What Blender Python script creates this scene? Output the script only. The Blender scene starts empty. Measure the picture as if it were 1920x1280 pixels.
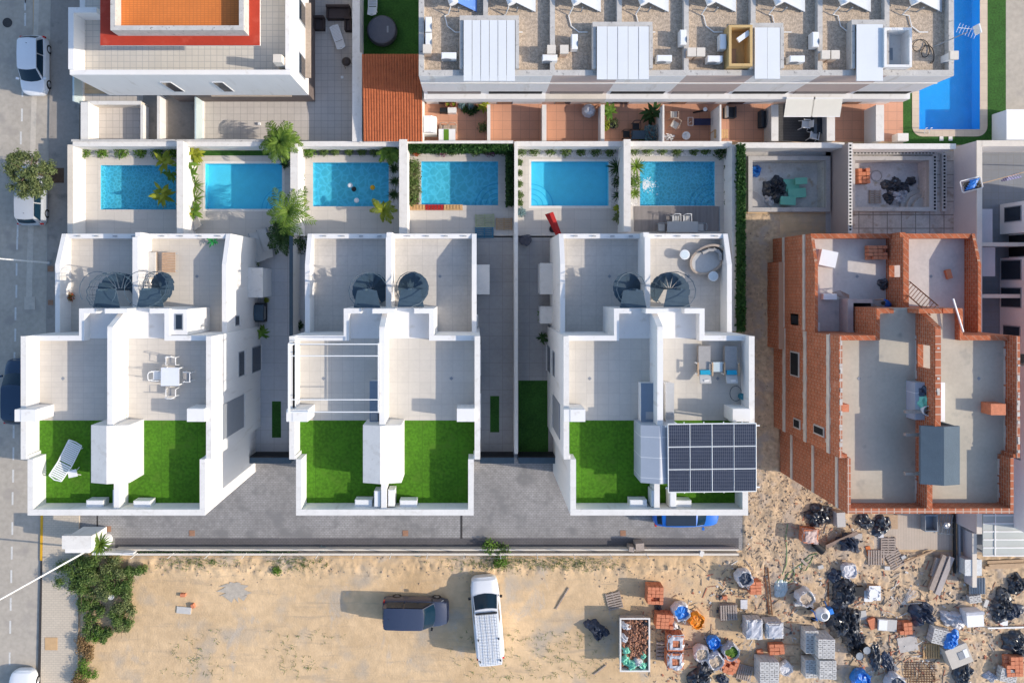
import bpy, bmesh, math, random
from mathutils import Vector, Matrix, noise as mnoise
R = math.radians
C = bpy.context.scene
COL = C.collection
rnd = random.Random(7)

# ------------------------------------------------------------------ camera, sky, sun, exposure
CAM_H, FPX, CX, CY = 49.0, 1372.0, 892.0, 529.0      # drone height, focal length in photo pixels, nadir in the photo
cam = bpy.data.cameras.new('camera'); camo = bpy.data.objects.new('camera', cam); COL.objects.link(camo)
camo.location = (0, 0, CAM_H); camo.rotation_euler = (0, 0, 0)
cam.sensor_width = 36; cam.sensor_fit = 'HORIZONTAL'; cam.lens = FPX / 1920 * 36
cam.shift_x = (960 - CX) / 1920; cam.shift_y = -(640 - CY) / 1920
cam.clip_start = 0.5; cam.clip_end = 2000
C.camera = camo
SUN_EL, SUN_AZ = R(29), R(-7.5)
w = bpy.data.worlds.new('World'); C.world = w; w.use_nodes = True
nt = w.node_tree; nt.nodes.clear()
sky = nt.nodes.new('ShaderNodeTexSky'); sky.sky_type = 'NISHITA'; sky.sun_disc = False
sky.sun_elevation = SUN_EL; sky.sun_rotation = math.pi / 2 - SUN_AZ
sky.air_density = 1.0; sky.dust_density = 1.2; sky.ozone_density = 2.0
bg = nt.nodes.new('ShaderNodeBackground'); bg.inputs[1].default_value = 0.15
wo = nt.nodes.new('ShaderNodeOutputWorld'); nt.links.new(sky.outputs[0], bg.inputs[0]); nt.links.new(bg.outputs[0], wo.inputs[0])
sl = bpy.data.lights.new('sun', 'SUN'); sl.energy = 2.7; sl.angle = R(0.5); sl.color = (1, 0.885, 0.74)
so = bpy.data.objects.new('sun', sl); COL.objects.link(so); so.location = (60, -8, 40)
sd = Vector((math.cos(SUN_AZ) * math.cos(SUN_EL), math.sin(SUN_AZ) * math.cos(SUN_EL), math.sin(SUN_EL)))
so.rotation_euler = sd.to_track_quat('Z', 'Y').to_euler()
C.view_settings.view_transform = 'Standard'; C.view_settings.look = 'None'
C.view_settings.exposure = 0.74; C.view_settings.gamma = 1.0

# ------------------------------------------------------------------ helpers
def P(x, y, z=0.0):
    s = (CAM_H - z) / FPX
    return Vector(((x - CX) * s, (CY - y) * s, z))
def onx(X, px, py):                     # photo point lying on the vertical plane x = X
    d = X * FPX / (px - CX); return (CY - py) * d / FPX, CAM_H - d
def ony(Y, px, py):                     # photo point lying on the vertical plane y = Y
    d = Y * FPX / (CY - py); return (px - CX) * d / FPX, CAM_H - d

def tag(o, label=None, cat=None, group=None, kind=None):
    if label: o['label'] = label
    if cat: o['category'] = cat
    if group: o['group'] = group
    if kind: o['kind'] = kind
    return o
def T(name, label, cat, x=0, y=0, z=0.0, rot=0.0, group=None, px=True):
    o = bpy.data.objects.new(name, None); COL.objects.link(o); o.empty_display_size = .2
    o.location = P(x, y, z) if px else (x, y, z); o.rotation_euler = (0, 0, R(rot))
    return tag(o, label, cat, group)
def copy_tree(o, parent=None):
    c = o.copy(); COL.objects.link(c); c.parent = parent
    for ch in list(o.children): copy_tree(ch, c)
    return c
def wloc(o):
    v = Vector((0, 0, 0))
    while o is not None: v += Vector(o.location); o = o.parent
    return v

class MB:
    def __init__(s): s.v = []; s.f = []; s.pr = []
    def add(s, vs, fs):
        n = len(s.v); s.pr.append((n, n+len(vs), len(s.f), len(s.f)+len(fs))); s.v += [Vector(a) for a in vs]; s.f += [tuple(i + n for i in f) for f in fs]; return s
    def box(s, x0, x1, y0, y1, z0, z1):
        if x0 > x1: x0, x1 = x1, x0
        if y0 > y1: y0, y1 = y1, y0
        return s.add([(x0,y0,z0),(x1,y0,z0),(x1,y1,z0),(x0,y1,z0),(x0,y0,z1),(x1,y0,z1),(x1,y1,z1),(x0,y1,z1)],
                     [(3,2,1,0),(4,5,6,7),(0,1,5,4),(1,2,6,5),(2,3,7,6),(3,0,4,7)])
    def pbox(s, a, b, c, d, z0, z1):    # photo rectangle (a,b)-(c,d) seen at the top z1
        p, q = P(a, b, z1), P(c, d, z1); return s.box(p.x, q.x, q.y, p.y, z0, z1)
    def rbox(s, cx, cy, cz, lx, ly, lz, rot=0, tilt=0, roll=0):
        m = Matrix.Translation((cx, cy, cz)) @ Matrix.Rotation(R(rot), 4, 'Z') @ Matrix.Rotation(R(tilt), 4, 'Y') @ Matrix.Rotation(R(roll), 4, 'X')
        t = MB().box(-lx/2, lx/2, -ly/2, ly/2, -lz/2, lz/2)
        return s.add([m @ a for a in t.v], t.f)
    def prism(s, pts, z0, z1):
        n = len(pts)
        a = sum(pts[i][0]*pts[(i+1)%n][1] - pts[(i+1)%n][0]*pts[i][1] for i in range(n))
        if a < 0: pts = pts[::-1]
        return s.add([(x,y,z0) for x,y in pts] + [(x,y,z1) for x,y in pts],
                     [tuple(range(n))[::-1], tuple(range(n, 2*n))] + [(i,(i+1)%n,n+(i+1)%n,n+i) for i in range(n)])
    def prismx(s, pts, x0, x1):         # (y,z) outline extruded along x
        n = len(pts)
        a = sum(pts[i][0]*pts[(i+1)%n][1] - pts[(i+1)%n][0]*pts[i][1] for i in range(n))
        if a < 0: pts = pts[::-1]
        return s.add([(x0,y,z) for y,z in pts] + [(x1,y,z) for y,z in pts],
                     [tuple(range(n))[::-1], tuple(range(n, 2*n))] + [(i,(i+1)%n,n+(i+1)%n,n+i) for i in range(n)])
    def prismy(s, pts, y0, y1):         # (x,z) outline extruded along y
        n = len(pts)
        a = sum(pts[i][0]*pts[(i+1)%n][1] - pts[(i+1)%n][0]*pts[i][1] for i in range(n))
        if a > 0: pts = pts[::-1]
        return s.add([(x,y0,z) for x,z in pts] + [(x,y1,z) for x,z in pts],
                     [tuple(range(n))[::-1], tuple(range(n, 2*n))] + [(i,(i+1)%n,n+(i+1)%n,n+i) for i in range(n)])
    def cyl(s, cx, cy, z0, z1, r0, r1=None, n=16, cap=True):
        if r1 is None: r1 = r0
        vs = [(cx+r0*math.cos(2*math.pi*i/n), cy+r0*math.sin(2*math.pi*i/n), z0) for i in range(n)] + \
             [(cx+r1*math.cos(2*math.pi*i/n), cy+r1*math.sin(2*math.pi*i/n), z1) for i in range(n)]
        fs = [(i,(i+1)%n,n+(i+1)%n,n+i) for i in range(n)]
        if cap: fs += [tuple(range(n))[::-1], tuple(range(n,2*n))]
        return s.add(vs, fs)
    def lathe(s, prof, n=20, cx=0, cy=0):
        vs = [(cx+r*math.cos(2*math.pi*i/n), cy+r*math.sin(2*math.pi*i/n), z) for r, z in prof for i in range(n)]
        fs = [(k*n+i, k*n+(i+1)%n, (k+1)*n+(i+1)%n, (k+1)*n+i) for k in range(len(prof)-1) for i in range(n)]
        return s.add(vs, fs)
    def tube(s, pts, r, n=6, r1=None):
        pts = [Vector(p) for p in pts]; m = len(pts); vs = []; fs = []
        for k, p in enumerate(pts):
            d = (pts[min(k+1, m-1)] - pts[max(k-1, 0)]).normalized()
            u = d.cross(Vector((0,0,1)));
            if u.length < 1e-3: u = Vector((1,0,0))
            u.normalize(); v = d.cross(u)
            rr = r if r1 is None else r + (r1-r)*k/(m-1)
            vs += [p + (u*math.cos(2*math.pi*i/n) + v*math.sin(2*math.pi*i/n))*rr for i in range(n)]
        fs = [(k*n+i, k*n+(i+1)%n, (k+1)*n+(i+1)%n, (k+1)*n+i) for k in range(m-1) for i in range(n)]
        fs += [tuple(range(n))[::-1], tuple(range((m-1)*n, m*n))]
        return s.add(vs, fs)
    def quad(s, a, b, c, d): return s.add([a,b,c,d], [(0,1,2,3)])
    def blade(s, p, ang, up, L, wd, droop=.5, seg=3):   # a leaf that leaves p at azimuth ang, elevation up, and droops
        p = Vector(p); el = up; vs = []; side = Vector((-math.sin(ang), math.cos(ang), 0))
        for k in range(seg+1):
            t = k/seg; ww = wd*(.35+1.3*t if t < .5 else 2.0*(1-t)+.02)/1.0*.5
            vs += [p - side*ww, p + side*ww]
            p = p + Vector((math.cos(ang)*math.cos(el), math.sin(ang)*math.cos(el), math.sin(el)))*(L/seg)
            el -= droop/seg
        return s.add(vs, [(2*k,2*k+2,2*k+3,2*k+1) for k in range(seg)])
    def leafcloud(s, c, rad, n, size, rg, shell=.5, squash=True):
        c = Vector(c)
        for _ in range(n):
            while True:
                d = Vector((rg.uniform(-1,1), rg.uniform(-1,1), rg.uniform(-1,1)))
                if .05 < d.length < 1: break
            d = d.normalized()*(shell + (1-shell)*rg.random())
            p = c + Vector((d.x*rad[0], d.y*rad[1], d.z*rad[2]))
            nrm = (d + Vector((rg.gauss(0,.6), rg.gauss(0,.6), rg.gauss(.5,.6)))).normalized()
            u = nrm.orthogonal().normalized(); u.rotate(Matrix.Rotation(rg.uniform(0,6.28), 3, nrm)); v = nrm.cross(u)
            a = size*rg.uniform(.6,1.4); b = a*rg.uniform(.35,.6)
            s.add([p-u*a, p-v*b, p+u*a, p+v*b], [(0,1,2,3)])
        return s
    def build(s, name, m, parent=None, world=False, smooth=False, ang=40, m2=None, f2=None):
        if parent is not None and len(s.pr) > 1 and name in ('leg','foot','post','end_plate','stand','rack_bar','bearer'): return build_split(s, name, m, parent, world=world)[0]
        me = bpy.data.meshes.new(name); o = bpy.data.objects.new(name, me); COL.objects.link(o)
        org = Vector((0,0,0))
        if parent is not None:
            o.parent = parent
            if world: org = wloc(parent)
        elif not world and s.v:
            xs = [a.x for a in s.v]; ys = [a.y for a in s.v]
            org = Vector(((min(xs)+max(xs))/2, (min(ys)+max(ys))/2, min(a.z for a in s.v))); o.location = org
        me.from_pydata([a - org for a in s.v], [], s.f); me.validate(); me.update()
        if m: me.materials.append(m)
        if m2:
            me.materials.append(m2)
            for i in range(f2, len(me.polygons)): me.polygons[i].material_index = 1
        if smooth:
            me.shade_smooth(); me.set_sharp_from_angle(angle=R(ang))
        return o
def build_split(b, name, m, parent, tol=.06, world=True):      # one part object for each group of touching pieces
    bb = []
    for a, c, d, e in b.pr:
        vs = b.v[a:c]; bb.append([min(v[i] for v in vs) - tol/2 for i in range(3)] + [max(v[i] for v in vs) + tol/2 for i in range(3)])
    left = set(range(len(b.pr))); out = []
    while left:
        grp = [left.pop()]; k = 0
        while k < len(grp):
            A = bb[grp[k]]
            near = [j for j in left if all(A[i] <= bb[j][i+3] and bb[j][i] <= A[i+3] for i in range(3))]
            left.difference_update(near); grp += near; k += 1
        q = MB()
        for j in sorted(grp):
            a, c, d, e = b.pr[j]; q.add(b.v[a:c], [tuple(i-a for i in f) for f in b.f[d:e]])
        q.pr = q.pr[:1]; out.append(q.build(name, m, parent, world))
    return out
def struct(name, mb, m, kind='structure', smooth=False):
    return tag(mb.build(name, m, None, True, smooth), kind=kind)

# ------------------------------------------------------------------ materials (all procedural)
def srgb(h):
    c = [int(h[i:i+2], 16)/255 for i in (0,2,4)]
    return tuple(a/12.92 if a < .04045 else ((a+.055)/1.055)**2.4 for a in c)
def mat(name, c, rough=.8, var=.1, scale=1.5, c2=None, k2=.55, bump=0.0, bscale=25, metal=0.0, spec=.3, tile=None, grout=None, gw=.012, brick=None, wave=None, coat=0, stretch=None, offs=0.0, fine=.5, tracks=False, smear=False):
    m = bpy.data.materials.new(name); m.use_nodes = True; t = m.node_tree; n = t.nodes; L = t.links
    b = n['Principled BSDF']; b.inputs['Roughness'].default_value = rough; b.inputs['Metallic'].default_value = metal
    b.inputs['Specular IOR Level'].default_value = spec
    if coat: b.inputs['Coat Weight'].default_value = coat; b.inputs['Coat Roughness'].default_value = .05
    tc = n.new('ShaderNodeTexCoord'); vec = tc.outputs['Object']
    if stretch:
        mp = n.new('ShaderNodeMapping'); mp.inputs['Scale'].default_value = stretch; L.new(vec, mp.inputs[0]); nv = mp.outputs[0]
    else: nv = vec
    n1 = n.new('ShaderNodeTexNoise'); n1.inputs['Scale'].default_value = scale; n1.inputs['Detail'].default_value = 6; n1.inputs['Roughness'].default_value = .65
    L.new(nv, n1.inputs['Vector'])
    n2 = n.new('ShaderNodeTexNoise'); n2.inputs['Scale'].default_value = scale*11; n2.inputs['Detail'].default_value = 3; L.new(nv, n2.inputs['Vector'])
    mx = n.new('ShaderNodeMix'); mx.data_type = 'RGBA'
    lo = tuple(max(0,a*(1-var)) for a in c); hi = tuple(min(1,a*(1+var)) for a in c)
    add = n.new('ShaderNodeMath'); add.operation = 'MULTIPLY_ADD'; L.new(n2.outputs['Fac'], add.inputs[0]); add.inputs[1].default_value = fine; add.inputs[2].default_value = -.5*fine
    sm = n.new('ShaderNodeMath'); sm.operation = 'ADD'; L.new(n1.outputs['Fac'], sm.inputs[0]); L.new(add.outputs[0], sm.inputs[1])
    mr = n.new('ShaderNodeMapRange'); mr.inputs[1].default_value = .25; mr.inputs[2].default_value = .75; L.new(sm.outputs[0], mr.inputs[0])
    L.new(mr.outputs[0], mx.inputs[0]); mx.inputs[6].default_value = (*lo,1); mx.inputs[7].default_value = (*hi,1)
    col = mx.outputs[2]
    if c2:
        n3 = n.new('ShaderNodeTexNoise'); n3.inputs['Scale'].default_value = scale*2.3; n3.inputs['Detail'].default_value = 8; L.new(nv, n3.inputs['Vector'])
        m3 = n.new('ShaderNodeMapRange'); m3.inputs[1].default_value = k2; m3.inputs[2].default_value = k2+.12; L.new(n3.outputs['Fac'], m3.inputs[0])
        x2 = n.new('ShaderNodeMix'); x2.data_type = 'RGBA'; L.new(m3.outputs[0], x2.inputs[0]); L.new(col, x2.inputs[6]); x2.inputs[7].default_value = (*c2,1); col = x2.outputs[2]
    if tracks:   # tyre tracks, damp grey-brown patches and dark specks worn into the soil
        for sc, st_, lo_, hi_, cc, am in ((.55, (.16,1.6,1), .54, .66, (.40,.31,.215), .6), (.07, (1,1,1), .52, .66, (.50,.345,.19), .7), (.22, (1,.6,1), .58, .68, (.44,.40,.35), .65), (6.0, (1,1,1), .66, .74, (.26,.20,.14), .4)):
            mp = n.new('ShaderNodeMapping'); mp.inputs['Scale'].default_value = st_; mp.inputs['Rotation'].default_value = (0,0,R(12)); L.new(vec, mp.inputs[0]); nz = n.new('ShaderNodeTexNoise'); nz.inputs['Scale'].default_value = sc*2.4; nz.inputs['Detail'].default_value = 9; nz.inputs['Roughness'].default_value = .68; nz.inputs['Distortion'].default_value = .5; L.new(mp.outputs[0], nz.inputs['Vector'])
            mr_ = n.new('ShaderNodeMapRange'); mr_.inputs[1].default_value = lo_; mr_.inputs[2].default_value = hi_; mr_.inputs[4].default_value = am; L.new(nz.outputs['Fac'], mr_.inputs[0])
            xm = n.new('ShaderNodeMix'); xm.data_type = 'RGBA'; L.new(mr_.outputs[0], xm.inputs[0]); L.new(col, xm.inputs[6]); xm.inputs[7].default_value = (*cc,1); col = xm.outputs[2]
    if tile or brick:
        bt = n.new('ShaderNodeTexBrick'); bt.offset = offs; bt.inputs['Scale'].default_value = 1
        tw, th = tile or brick
        bt.inputs['Brick Width'].default_value = tw; bt.inputs['Row Height'].default_value = th; bt.inputs['Mortar Size'].default_value = gw; bt.inputs['Mortar Smooth'].default_value = .2
        bt.inputs['Color1'].default_value = (.93,.93,.93,1); bt.inputs['Color2'].default_value = (1,1,1,1)
        if brick:
            bt.offset = .5; sx = n.new('ShaderNodeSeparateXYZ'); L.new(vec, sx.inputs[0])
            a2 = n.new('ShaderNodeMath'); a2.operation = 'ADD'; L.new(sx.outputs[0], a2.inputs[0]); L.new(sx.outputs[1], a2.inputs[1])
            cb = n.new('ShaderNodeCombineXYZ'); L.new(a2.outputs[0], cb.inputs[0]); L.new(sx.outputs[2], cb.inputs[1]); L.new(cb.outputs[0], bt.inputs['Vector'])
        else: L.new(vec, bt.inputs['Vector'])
        mu = n.new('ShaderNodeMix'); mu.data_type = 'RGBA'; mu.blend_type = 'MULTIPLY'; mu.inputs[0].default_value = .8; L.new(col, mu.inputs[6]); L.new(bt.outputs['Color'], mu.inputs[7])
        x3 = n.new('ShaderNodeMix'); x3.data_type = 'RGBA'; L.new(bt.outputs['Fac'], x3.inputs[0]); L.new(mu.outputs[2], x3.inputs[6])
        x3.inputs[7].default_value = (*(grout or tuple(a*.55 for a in c)),1); col = x3.outputs[2]
    if wave:
        wv = n.new('ShaderNodeTexWave'); wv.bands_direction = wave[0]; wv.inputs['Scale'].default_value = wave[1]; wv.inputs['Distortion'].default_value = wave[3] if len(wave) > 3 else 0
        L.new(vec, wv.inputs['Vector'])
        mw = n.new('ShaderNodeMix'); mw.data_type = 'RGBA'; mw.blend_type = 'MULTIPLY'; L.new(col, mw.inputs[6]); mw.inputs[0].default_value = wave[2]; L.new(wv.outputs['Color'], mw.inputs[7]); col = mw.outputs[2]
    if smear:   # pale mortar smeared over the laid bricks
        nz = n.new('ShaderNodeTexNoise'); nz.inputs['Scale'].default_value = 1.1; nz.inputs['Detail'].default_value = 10; nz.inputs['Roughness'].default_value = .75; L.new(vec, nz.inputs['Vector'])
        mr_ = n.new('ShaderNodeMapRange'); mr_.inputs[1].default_value = .58; mr_.inputs[2].default_value = .74; mr_.inputs[4].default_value = .55; L.new(nz.outputs['Fac'], mr_.inputs[0]); xm = n.new('ShaderNodeMix'); xm.data_type = 'RGBA'; L.new(mr_.outputs[0], xm.inputs[0]); L.new(col, xm.inputs[6]); xm.inputs[7].default_value = (.50,.36,.28,1); col = xm.outputs[2]
    L.new(col, b.inputs['Base Color'])
    if bump:
        nb = n.new('ShaderNodeTexNoise'); nb.inputs['Scale'].default_value = bscale; nb.inputs['Detail'].default_value = 4; L.new(nv, nb.inputs['Vector'])
        bp = n.new('ShaderNodeBump'); bp.inputs['Strength'].default_value = bump; bp.inputs['Distance'].default_value = .05
        L.new(nb.outputs['Fac'], bp.inputs['Height']); L.new(bp.outputs[0], b.inputs['Normal'])
    return m
WHITE = mat('white_plaster', (.75,.735,.715), .85, .04, .8, c2=(.65,.625,.585), k2=.60, fine=.3, stretch=(1.4,1.4,.22))
WHITE2 = mat('white_coping', (.71,.685,.645), .8, .07, 1.4, c2=(.64,.61,.565), k2=.56)
CREAM = mat('cream_plaster', (.66,.60,.52), .85, .08, .9)
PINKW = mat('pink_plaster', (.50,.40,.36), .85, .06, .9)
OLDTOP = mat('weathered_coping', (.50,.48,.45), .9, .15, 2.5, c2=(.22,.21,.2), k2=.6)
GREYC = mat('grey_concrete', (.46,.44,.42), .9, .14, .8, c2=(.34,.33,.32), k2=.6, bump=.2)
SCREED = mat('screed_floor', (.47,.425,.345), .9, .12, .45, c2=(.34,.32,.275), k2=.62, fine=.4)
SCREEDL = mat('light_screed_floor', (.54,.50,.47), .9, .12, .5, c2=(.43,.41,.40), k2=.64)
TERR = mat('terrace_tiles', (.56,.525,.47), .7, .06, .5, tile=(.62,.62), grout=(.46,.43,.39), gw=.010)
TERR2 = mat('narrow_terrace_tiles', (.56,.52,.465), .7, .06, .5, tile=(.60,.30), grout=(.47,.44,.40), gw=.010)
TERR3 = mat('large_terrace_tiles', (.52,.49,.45), .7, .12, .6, tile=(.90,.60), grout=(.38,.36,.34), gw=.009)
DECK = mat('pool_paving', (.57,.535,.49), .75, .05, .6, tile=(1.1,.6), grout=(.40,.38,.35), gw=.008)
PASS = mat('passage_paving', (.50,.505,.52), .8, .08, .4, tile=(.9,.9), grout=(.36,.36,.36), gw=.012)
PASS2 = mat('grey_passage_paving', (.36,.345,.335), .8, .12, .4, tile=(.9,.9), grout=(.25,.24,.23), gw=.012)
PATIO = mat('patio_paving', (.53,.49,.45), .8, .07, .6, tile=(.45,.45), grout=(.32,.30,.28), gw=.012)
TERRA = mat('terracotta_tiles', (.56,.29,.19), .8, .07, .8, tile=(.6,.6), grout=(.36,.2,.14), gw=.012)
DRIVE = mat('driveway_pavers', (.285,.28,.28), .85, .28, .35, c2=(.20,.20,.205), k2=.53, tile=(.22,.12), grout=(.19,.18,.17), gw=.012, offs=.5, fine=.7)
ASPH = mat('asphalt', (.43,.385,.325), .9, .13, .3, c2=(.355,.32,.28), k2=.56, bump=.25, bscale=60, fine=.8)
GUTTER = mat('gutter_concrete', (.52,.47,.40), .9, .15, .6, c2=(.42,.39,.34), k2=.56)
PAVE = mat('pavement', (.30,.27,.24), .9, .12, .5, c2=(.21,.195,.18), k2=.58, fine=.6)
PAVET = mat('pavement_tiles', (.56,.485,.385), .9, .08, .5, tile=(.3,.15), grout=(.42,.36,.29), gw=.012, offs=.5)
DIRT = mat('dirt', (.62,.445,.265), .95, .15, .16, c2=(.46,.375,.28), k2=.53, bump=.45, bscale=9, fine=.8, tracks=True)
DIRT2 = mat('rubble_dirt', (.54,.40,.26), .95, .20, .4, c2=(.44,.355,.275), k2=.5, bump=.8, bscale=6, fine=1.1)
GRAVEL = mat('roof_gravel', (.49,.395,.30), .95, .45, 6, c2=(.32,.26,.21), k2=.54, bump=.6, bscale=14, fine=1.6)
PEB = mat('white_pebbles', (.62,.6,.58), .8, .3, 5, c2=(.3,.29,.3), k2=.56, bump=.6, bscale=14, fine=1.2)
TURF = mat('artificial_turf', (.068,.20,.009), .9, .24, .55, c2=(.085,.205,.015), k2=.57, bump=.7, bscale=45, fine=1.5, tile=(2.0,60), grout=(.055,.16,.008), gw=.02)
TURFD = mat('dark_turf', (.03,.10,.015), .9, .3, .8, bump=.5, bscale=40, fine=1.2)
POOLS_ = mat('pool_step_edge', (.03,.40,.68), .4, .1, 2)
POOLT = mat('pool_tiles', (.10,.60,.78), .3, .13, 1.8, tile=(.05,.05), grout=(.12,.62,.88), gw=.006)
POOLB = mat('deep_pool_tiles', (.025,.34,.72), .3, .14, 1.4, tile=(.06,.06), grout=(.03,.36,.8), gw=.008)
BRICK = mat('hollow_brick', (.42,.122,.052), .9, .40, 2.2, c2=(.37,.10,.043), k2=.55, brick=(.42,.19), grout=(.46,.30,.21), gw=.016, fine=1.3, smear=True)
BRICKT = mat('clay_bricks', (.58,.215,.115), .9, .2, 4, c2=(.50,.17,.09), k2=.55, fine=1)
BLOCK = mat('concrete_blocks', (.56,.55,.53), .9, .14, 4)
MORTAR = mat('mortar', (.52,.47,.42), .9, .15, 4)
REDR = mat('red_roof_coating', (.42,.045,.022), .7, .1, .8, c2=(.47,.07,.04), k2=.6)
ORNG = mat('orange_roof_tiles', (.66,.20,.045), .8, .10, 1, tile=(.20,.12), grout=(.5,.15,.04), gw=.014)
RTILE = mat('clay_roof_tiles', (.43,.125,.05), .85, .15, 2, c2=(.35,.095,.04), k2=.55)
SHEET = mat('white_sheet_metal', (.72,.74,.75), .45, .03, 1, wave=('X', 9, .12), spec=.5)
METD = mat('dark_blue_steel', (.045,.08,.115), .55, .15, 3, spec=.4)
METG = mat('grey_steel', (.27,.30,.33), .5, .1, 3)
METW = mat('white_metal', (.80,.80,.79), .5, .03, 2)
BLACK = mat('black_plastic', (.018,.019,.022), .6, .2, 3)
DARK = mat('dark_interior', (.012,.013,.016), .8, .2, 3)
GLASSD = mat('dark_window_glass', (.02,.03,.045), .06, .1, 1, spec=.8)
GLASSB = mat('blue_car_glass', (.008,.028,.05), .08, .1, 1, spec=.35)
GREYG = mat('shutter_grey', (.25,.27,.30), .6, .06, 2)
PLASTW = mat('white_plastic', (.78,.79,.80), .45, .03, 2)
ACW = mat('white_enamel', (.76,.76,.74), .45, .05, 2)
WOOD = mat('pale_timber', (.47,.33,.21), .85, .2, 4, c2=(.3,.2,.13), k2=.6, stretch=(1,5,5))
WOODG = mat('weathered_timber', (.36,.30,.26), .85, .2, 4, c2=(.2,.17,.15), k2=.6)
WOODO = mat('pine_pallet', (.55,.34,.16), .85, .2, 4)
DECKG = mat('grey_decking', (.26,.24,.235), .8, .2, 1, wave=('X', 3.4, .35), stretch=(4,.3,1))
TARPB = mat('black_sheeting', (.035,.042,.056), .32, .4, 2, c2=(.13,.15,.18), k2=.56, spec=.7)
TARPN = mat('navy_sheeting', (.035,.05,.085), .45, .3, 2, c2=(.11,.14,.19), k2=.6, spec=.5)
TARPU = mat('blue_plastic', (.02,.19,.62), .4, .3, 4, c2=(.25,.5,.85), k2=.62, spec=.5)
TARPO = mat('orange_plastic', (.72,.24,.012), .45, .3, 4, spec=.5)
TARPW = mat('white_sacking', (.62,.62,.64), .7, .15, 5, c2=(.42,.43,.47), k2=.58)
TARPS = mat('clear_wrap', (.45,.46,.5), .25, .2, 4, c2=(.7,.7,.72), k2=.58, spec=.7)
FOAMG = mat('green_foam', (.22,.60,.45), .8, .1, 2)
SAND = mat('sand', (.5,.4,.3), .95, .2, 5)
RUBB = mat('rubble', (.42,.32,.225), .95, .35, 3, c2=(.36,.30,.25), k2=.55, fine=1.2)
RUBR = mat('broken_brick', (.32,.15,.09), .9, .5, 9, c2=(.45,.33,.27), k2=.56, bump=1, bscale=10, fine=1.2)
RUST = mat('rusty_bar', (.17,.075,.035), .8, .3, 6)
TEAL = mat('teal_fabric', (.02,.33,.50), .9, .15, 5)
GREYF = mat('grey_fabric', (.34,.33,.32), .95, .08, 6)
LGREY = mat('light_grey_fabric', (.50,.49,.47), .95, .08, 6)
TAN = mat('tan_wicker', (.42,.34,.27), .8, .15, 8)
RED = mat('red_fabric', (.36,.022,.022), .9, .15, 4)
BROWN = mat('brown_rattan', (.05,.035,.032), .7, .3, 8)
YELLOW = mat('yellow_paint', (.65,.36,.02), .7, .15, 3)
ROADW = mat('road_paint', (.60,.59,.56), .8, .12, 4, c2=(.36,.34,.32), k2=.6)
IRON = mat('iron_and_kerb_shade', (.045,.042,.042), .6, .3, 8)
RIRON = mat('rusty_cover', (.30,.17,.11), .8, .2, 6)
OCHRE = mat('ochre_cover', (.55,.36,.19), .85, .12, 3)
TYRE = mat('tyre_rubber', (.02,.02,.021), .8, .2, 6)
RIM = mat('alloy_rim', (.4,.4,.41), .35, .05, 4, metal=.6)
LEDW = mat('headlight_glass', (.6,.65,.7), .1, .05, 3, spec=.8)
LEDR = mat('tail_light', (.55,.015,.012), .2, .1, 3, spec=.6)
HOSEG = mat('green_hose', (.16,.30,.12), .6, .15, 4)
TERP = mat('terracotta_pot', (.30,.11,.06), .8, .15, 5)
def foliage(name, a, b, tr=.25):
    m = bpy.data.materials.new(name); m.use_nodes = True; t = m.node_tree; n = t.nodes; L = t.links
    bs = n['Principled BSDF']; bs.inputs['Roughness'].default_value = .6; bs.inputs['Specular IOR Level'].default_value = .25
    g = n.new('ShaderNodeNewGeometry'); mx = n.new('ShaderNodeMix'); mx.data_type = 'RGBA'
    L.new(g.outputs['Random Per Island'], mx.inputs[0]); mx.inputs[6].default_value = (*a,1); mx.inputs[7].default_value = (*b,1)
    L.new(mx.outputs[2], bs.inputs['Base Color'])
    td = n.new('ShaderNodeBsdfTranslucent'); L.new(mx.outputs[2], td.inputs[0]); ms = n.new('ShaderNodeMixShader'); ms.inputs[0].default_value = tr
    L.new(bs.outputs[0], ms.inputs[1]); L.new(td.outputs[0], ms.inputs[2]); L.new(ms.outputs[0], n['Material Output'].inputs[0])
    return m
F_GREEN = foliage('green_leaves', (.06,.15,.015), (.16,.27,.04))
F_DARK = foliage('dark_leaves', (.015,.045,.012), (.055,.11,.028))
F_YEL = foliage('yellow_green_leaves', (.20,.26,.02), (.34,.36,.04))
F_OLIVE = foliage('olive_leaves', (.085,.125,.04), (.235,.27,.11))
F_BUSH = foliage('bush_leaves', (.045,.10,.018), (.16,.23,.065))
F_PALM = foliage('palm_leaves', (.075,.16,.018), (.20,.30,.045))
F_HEDGE = foliage('hedge_leaves', (.02,.075,.015), (.07,.16,.04))
F_DRY = foliage('dry_leaves', (.15,.085,.035), (.28,.19,.09), .1)
F_RED = foliage('flowers_red', (.45,.03,.03), (.15,.2,.03))
F_PUR = foliage('flowers_purple', (.30,.06,.22), (.10,.13,.04))
F_SAGE = foliage('sage_leaves', (.10,.20,.22), (.26,.38,.40))
F_BRIGHT = foliage('bright_leaves', (.02,.22,.05), (.06,.42,.12))
BARK = mat('bark', (.16,.11,.08), .9, .3, 6)
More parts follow.
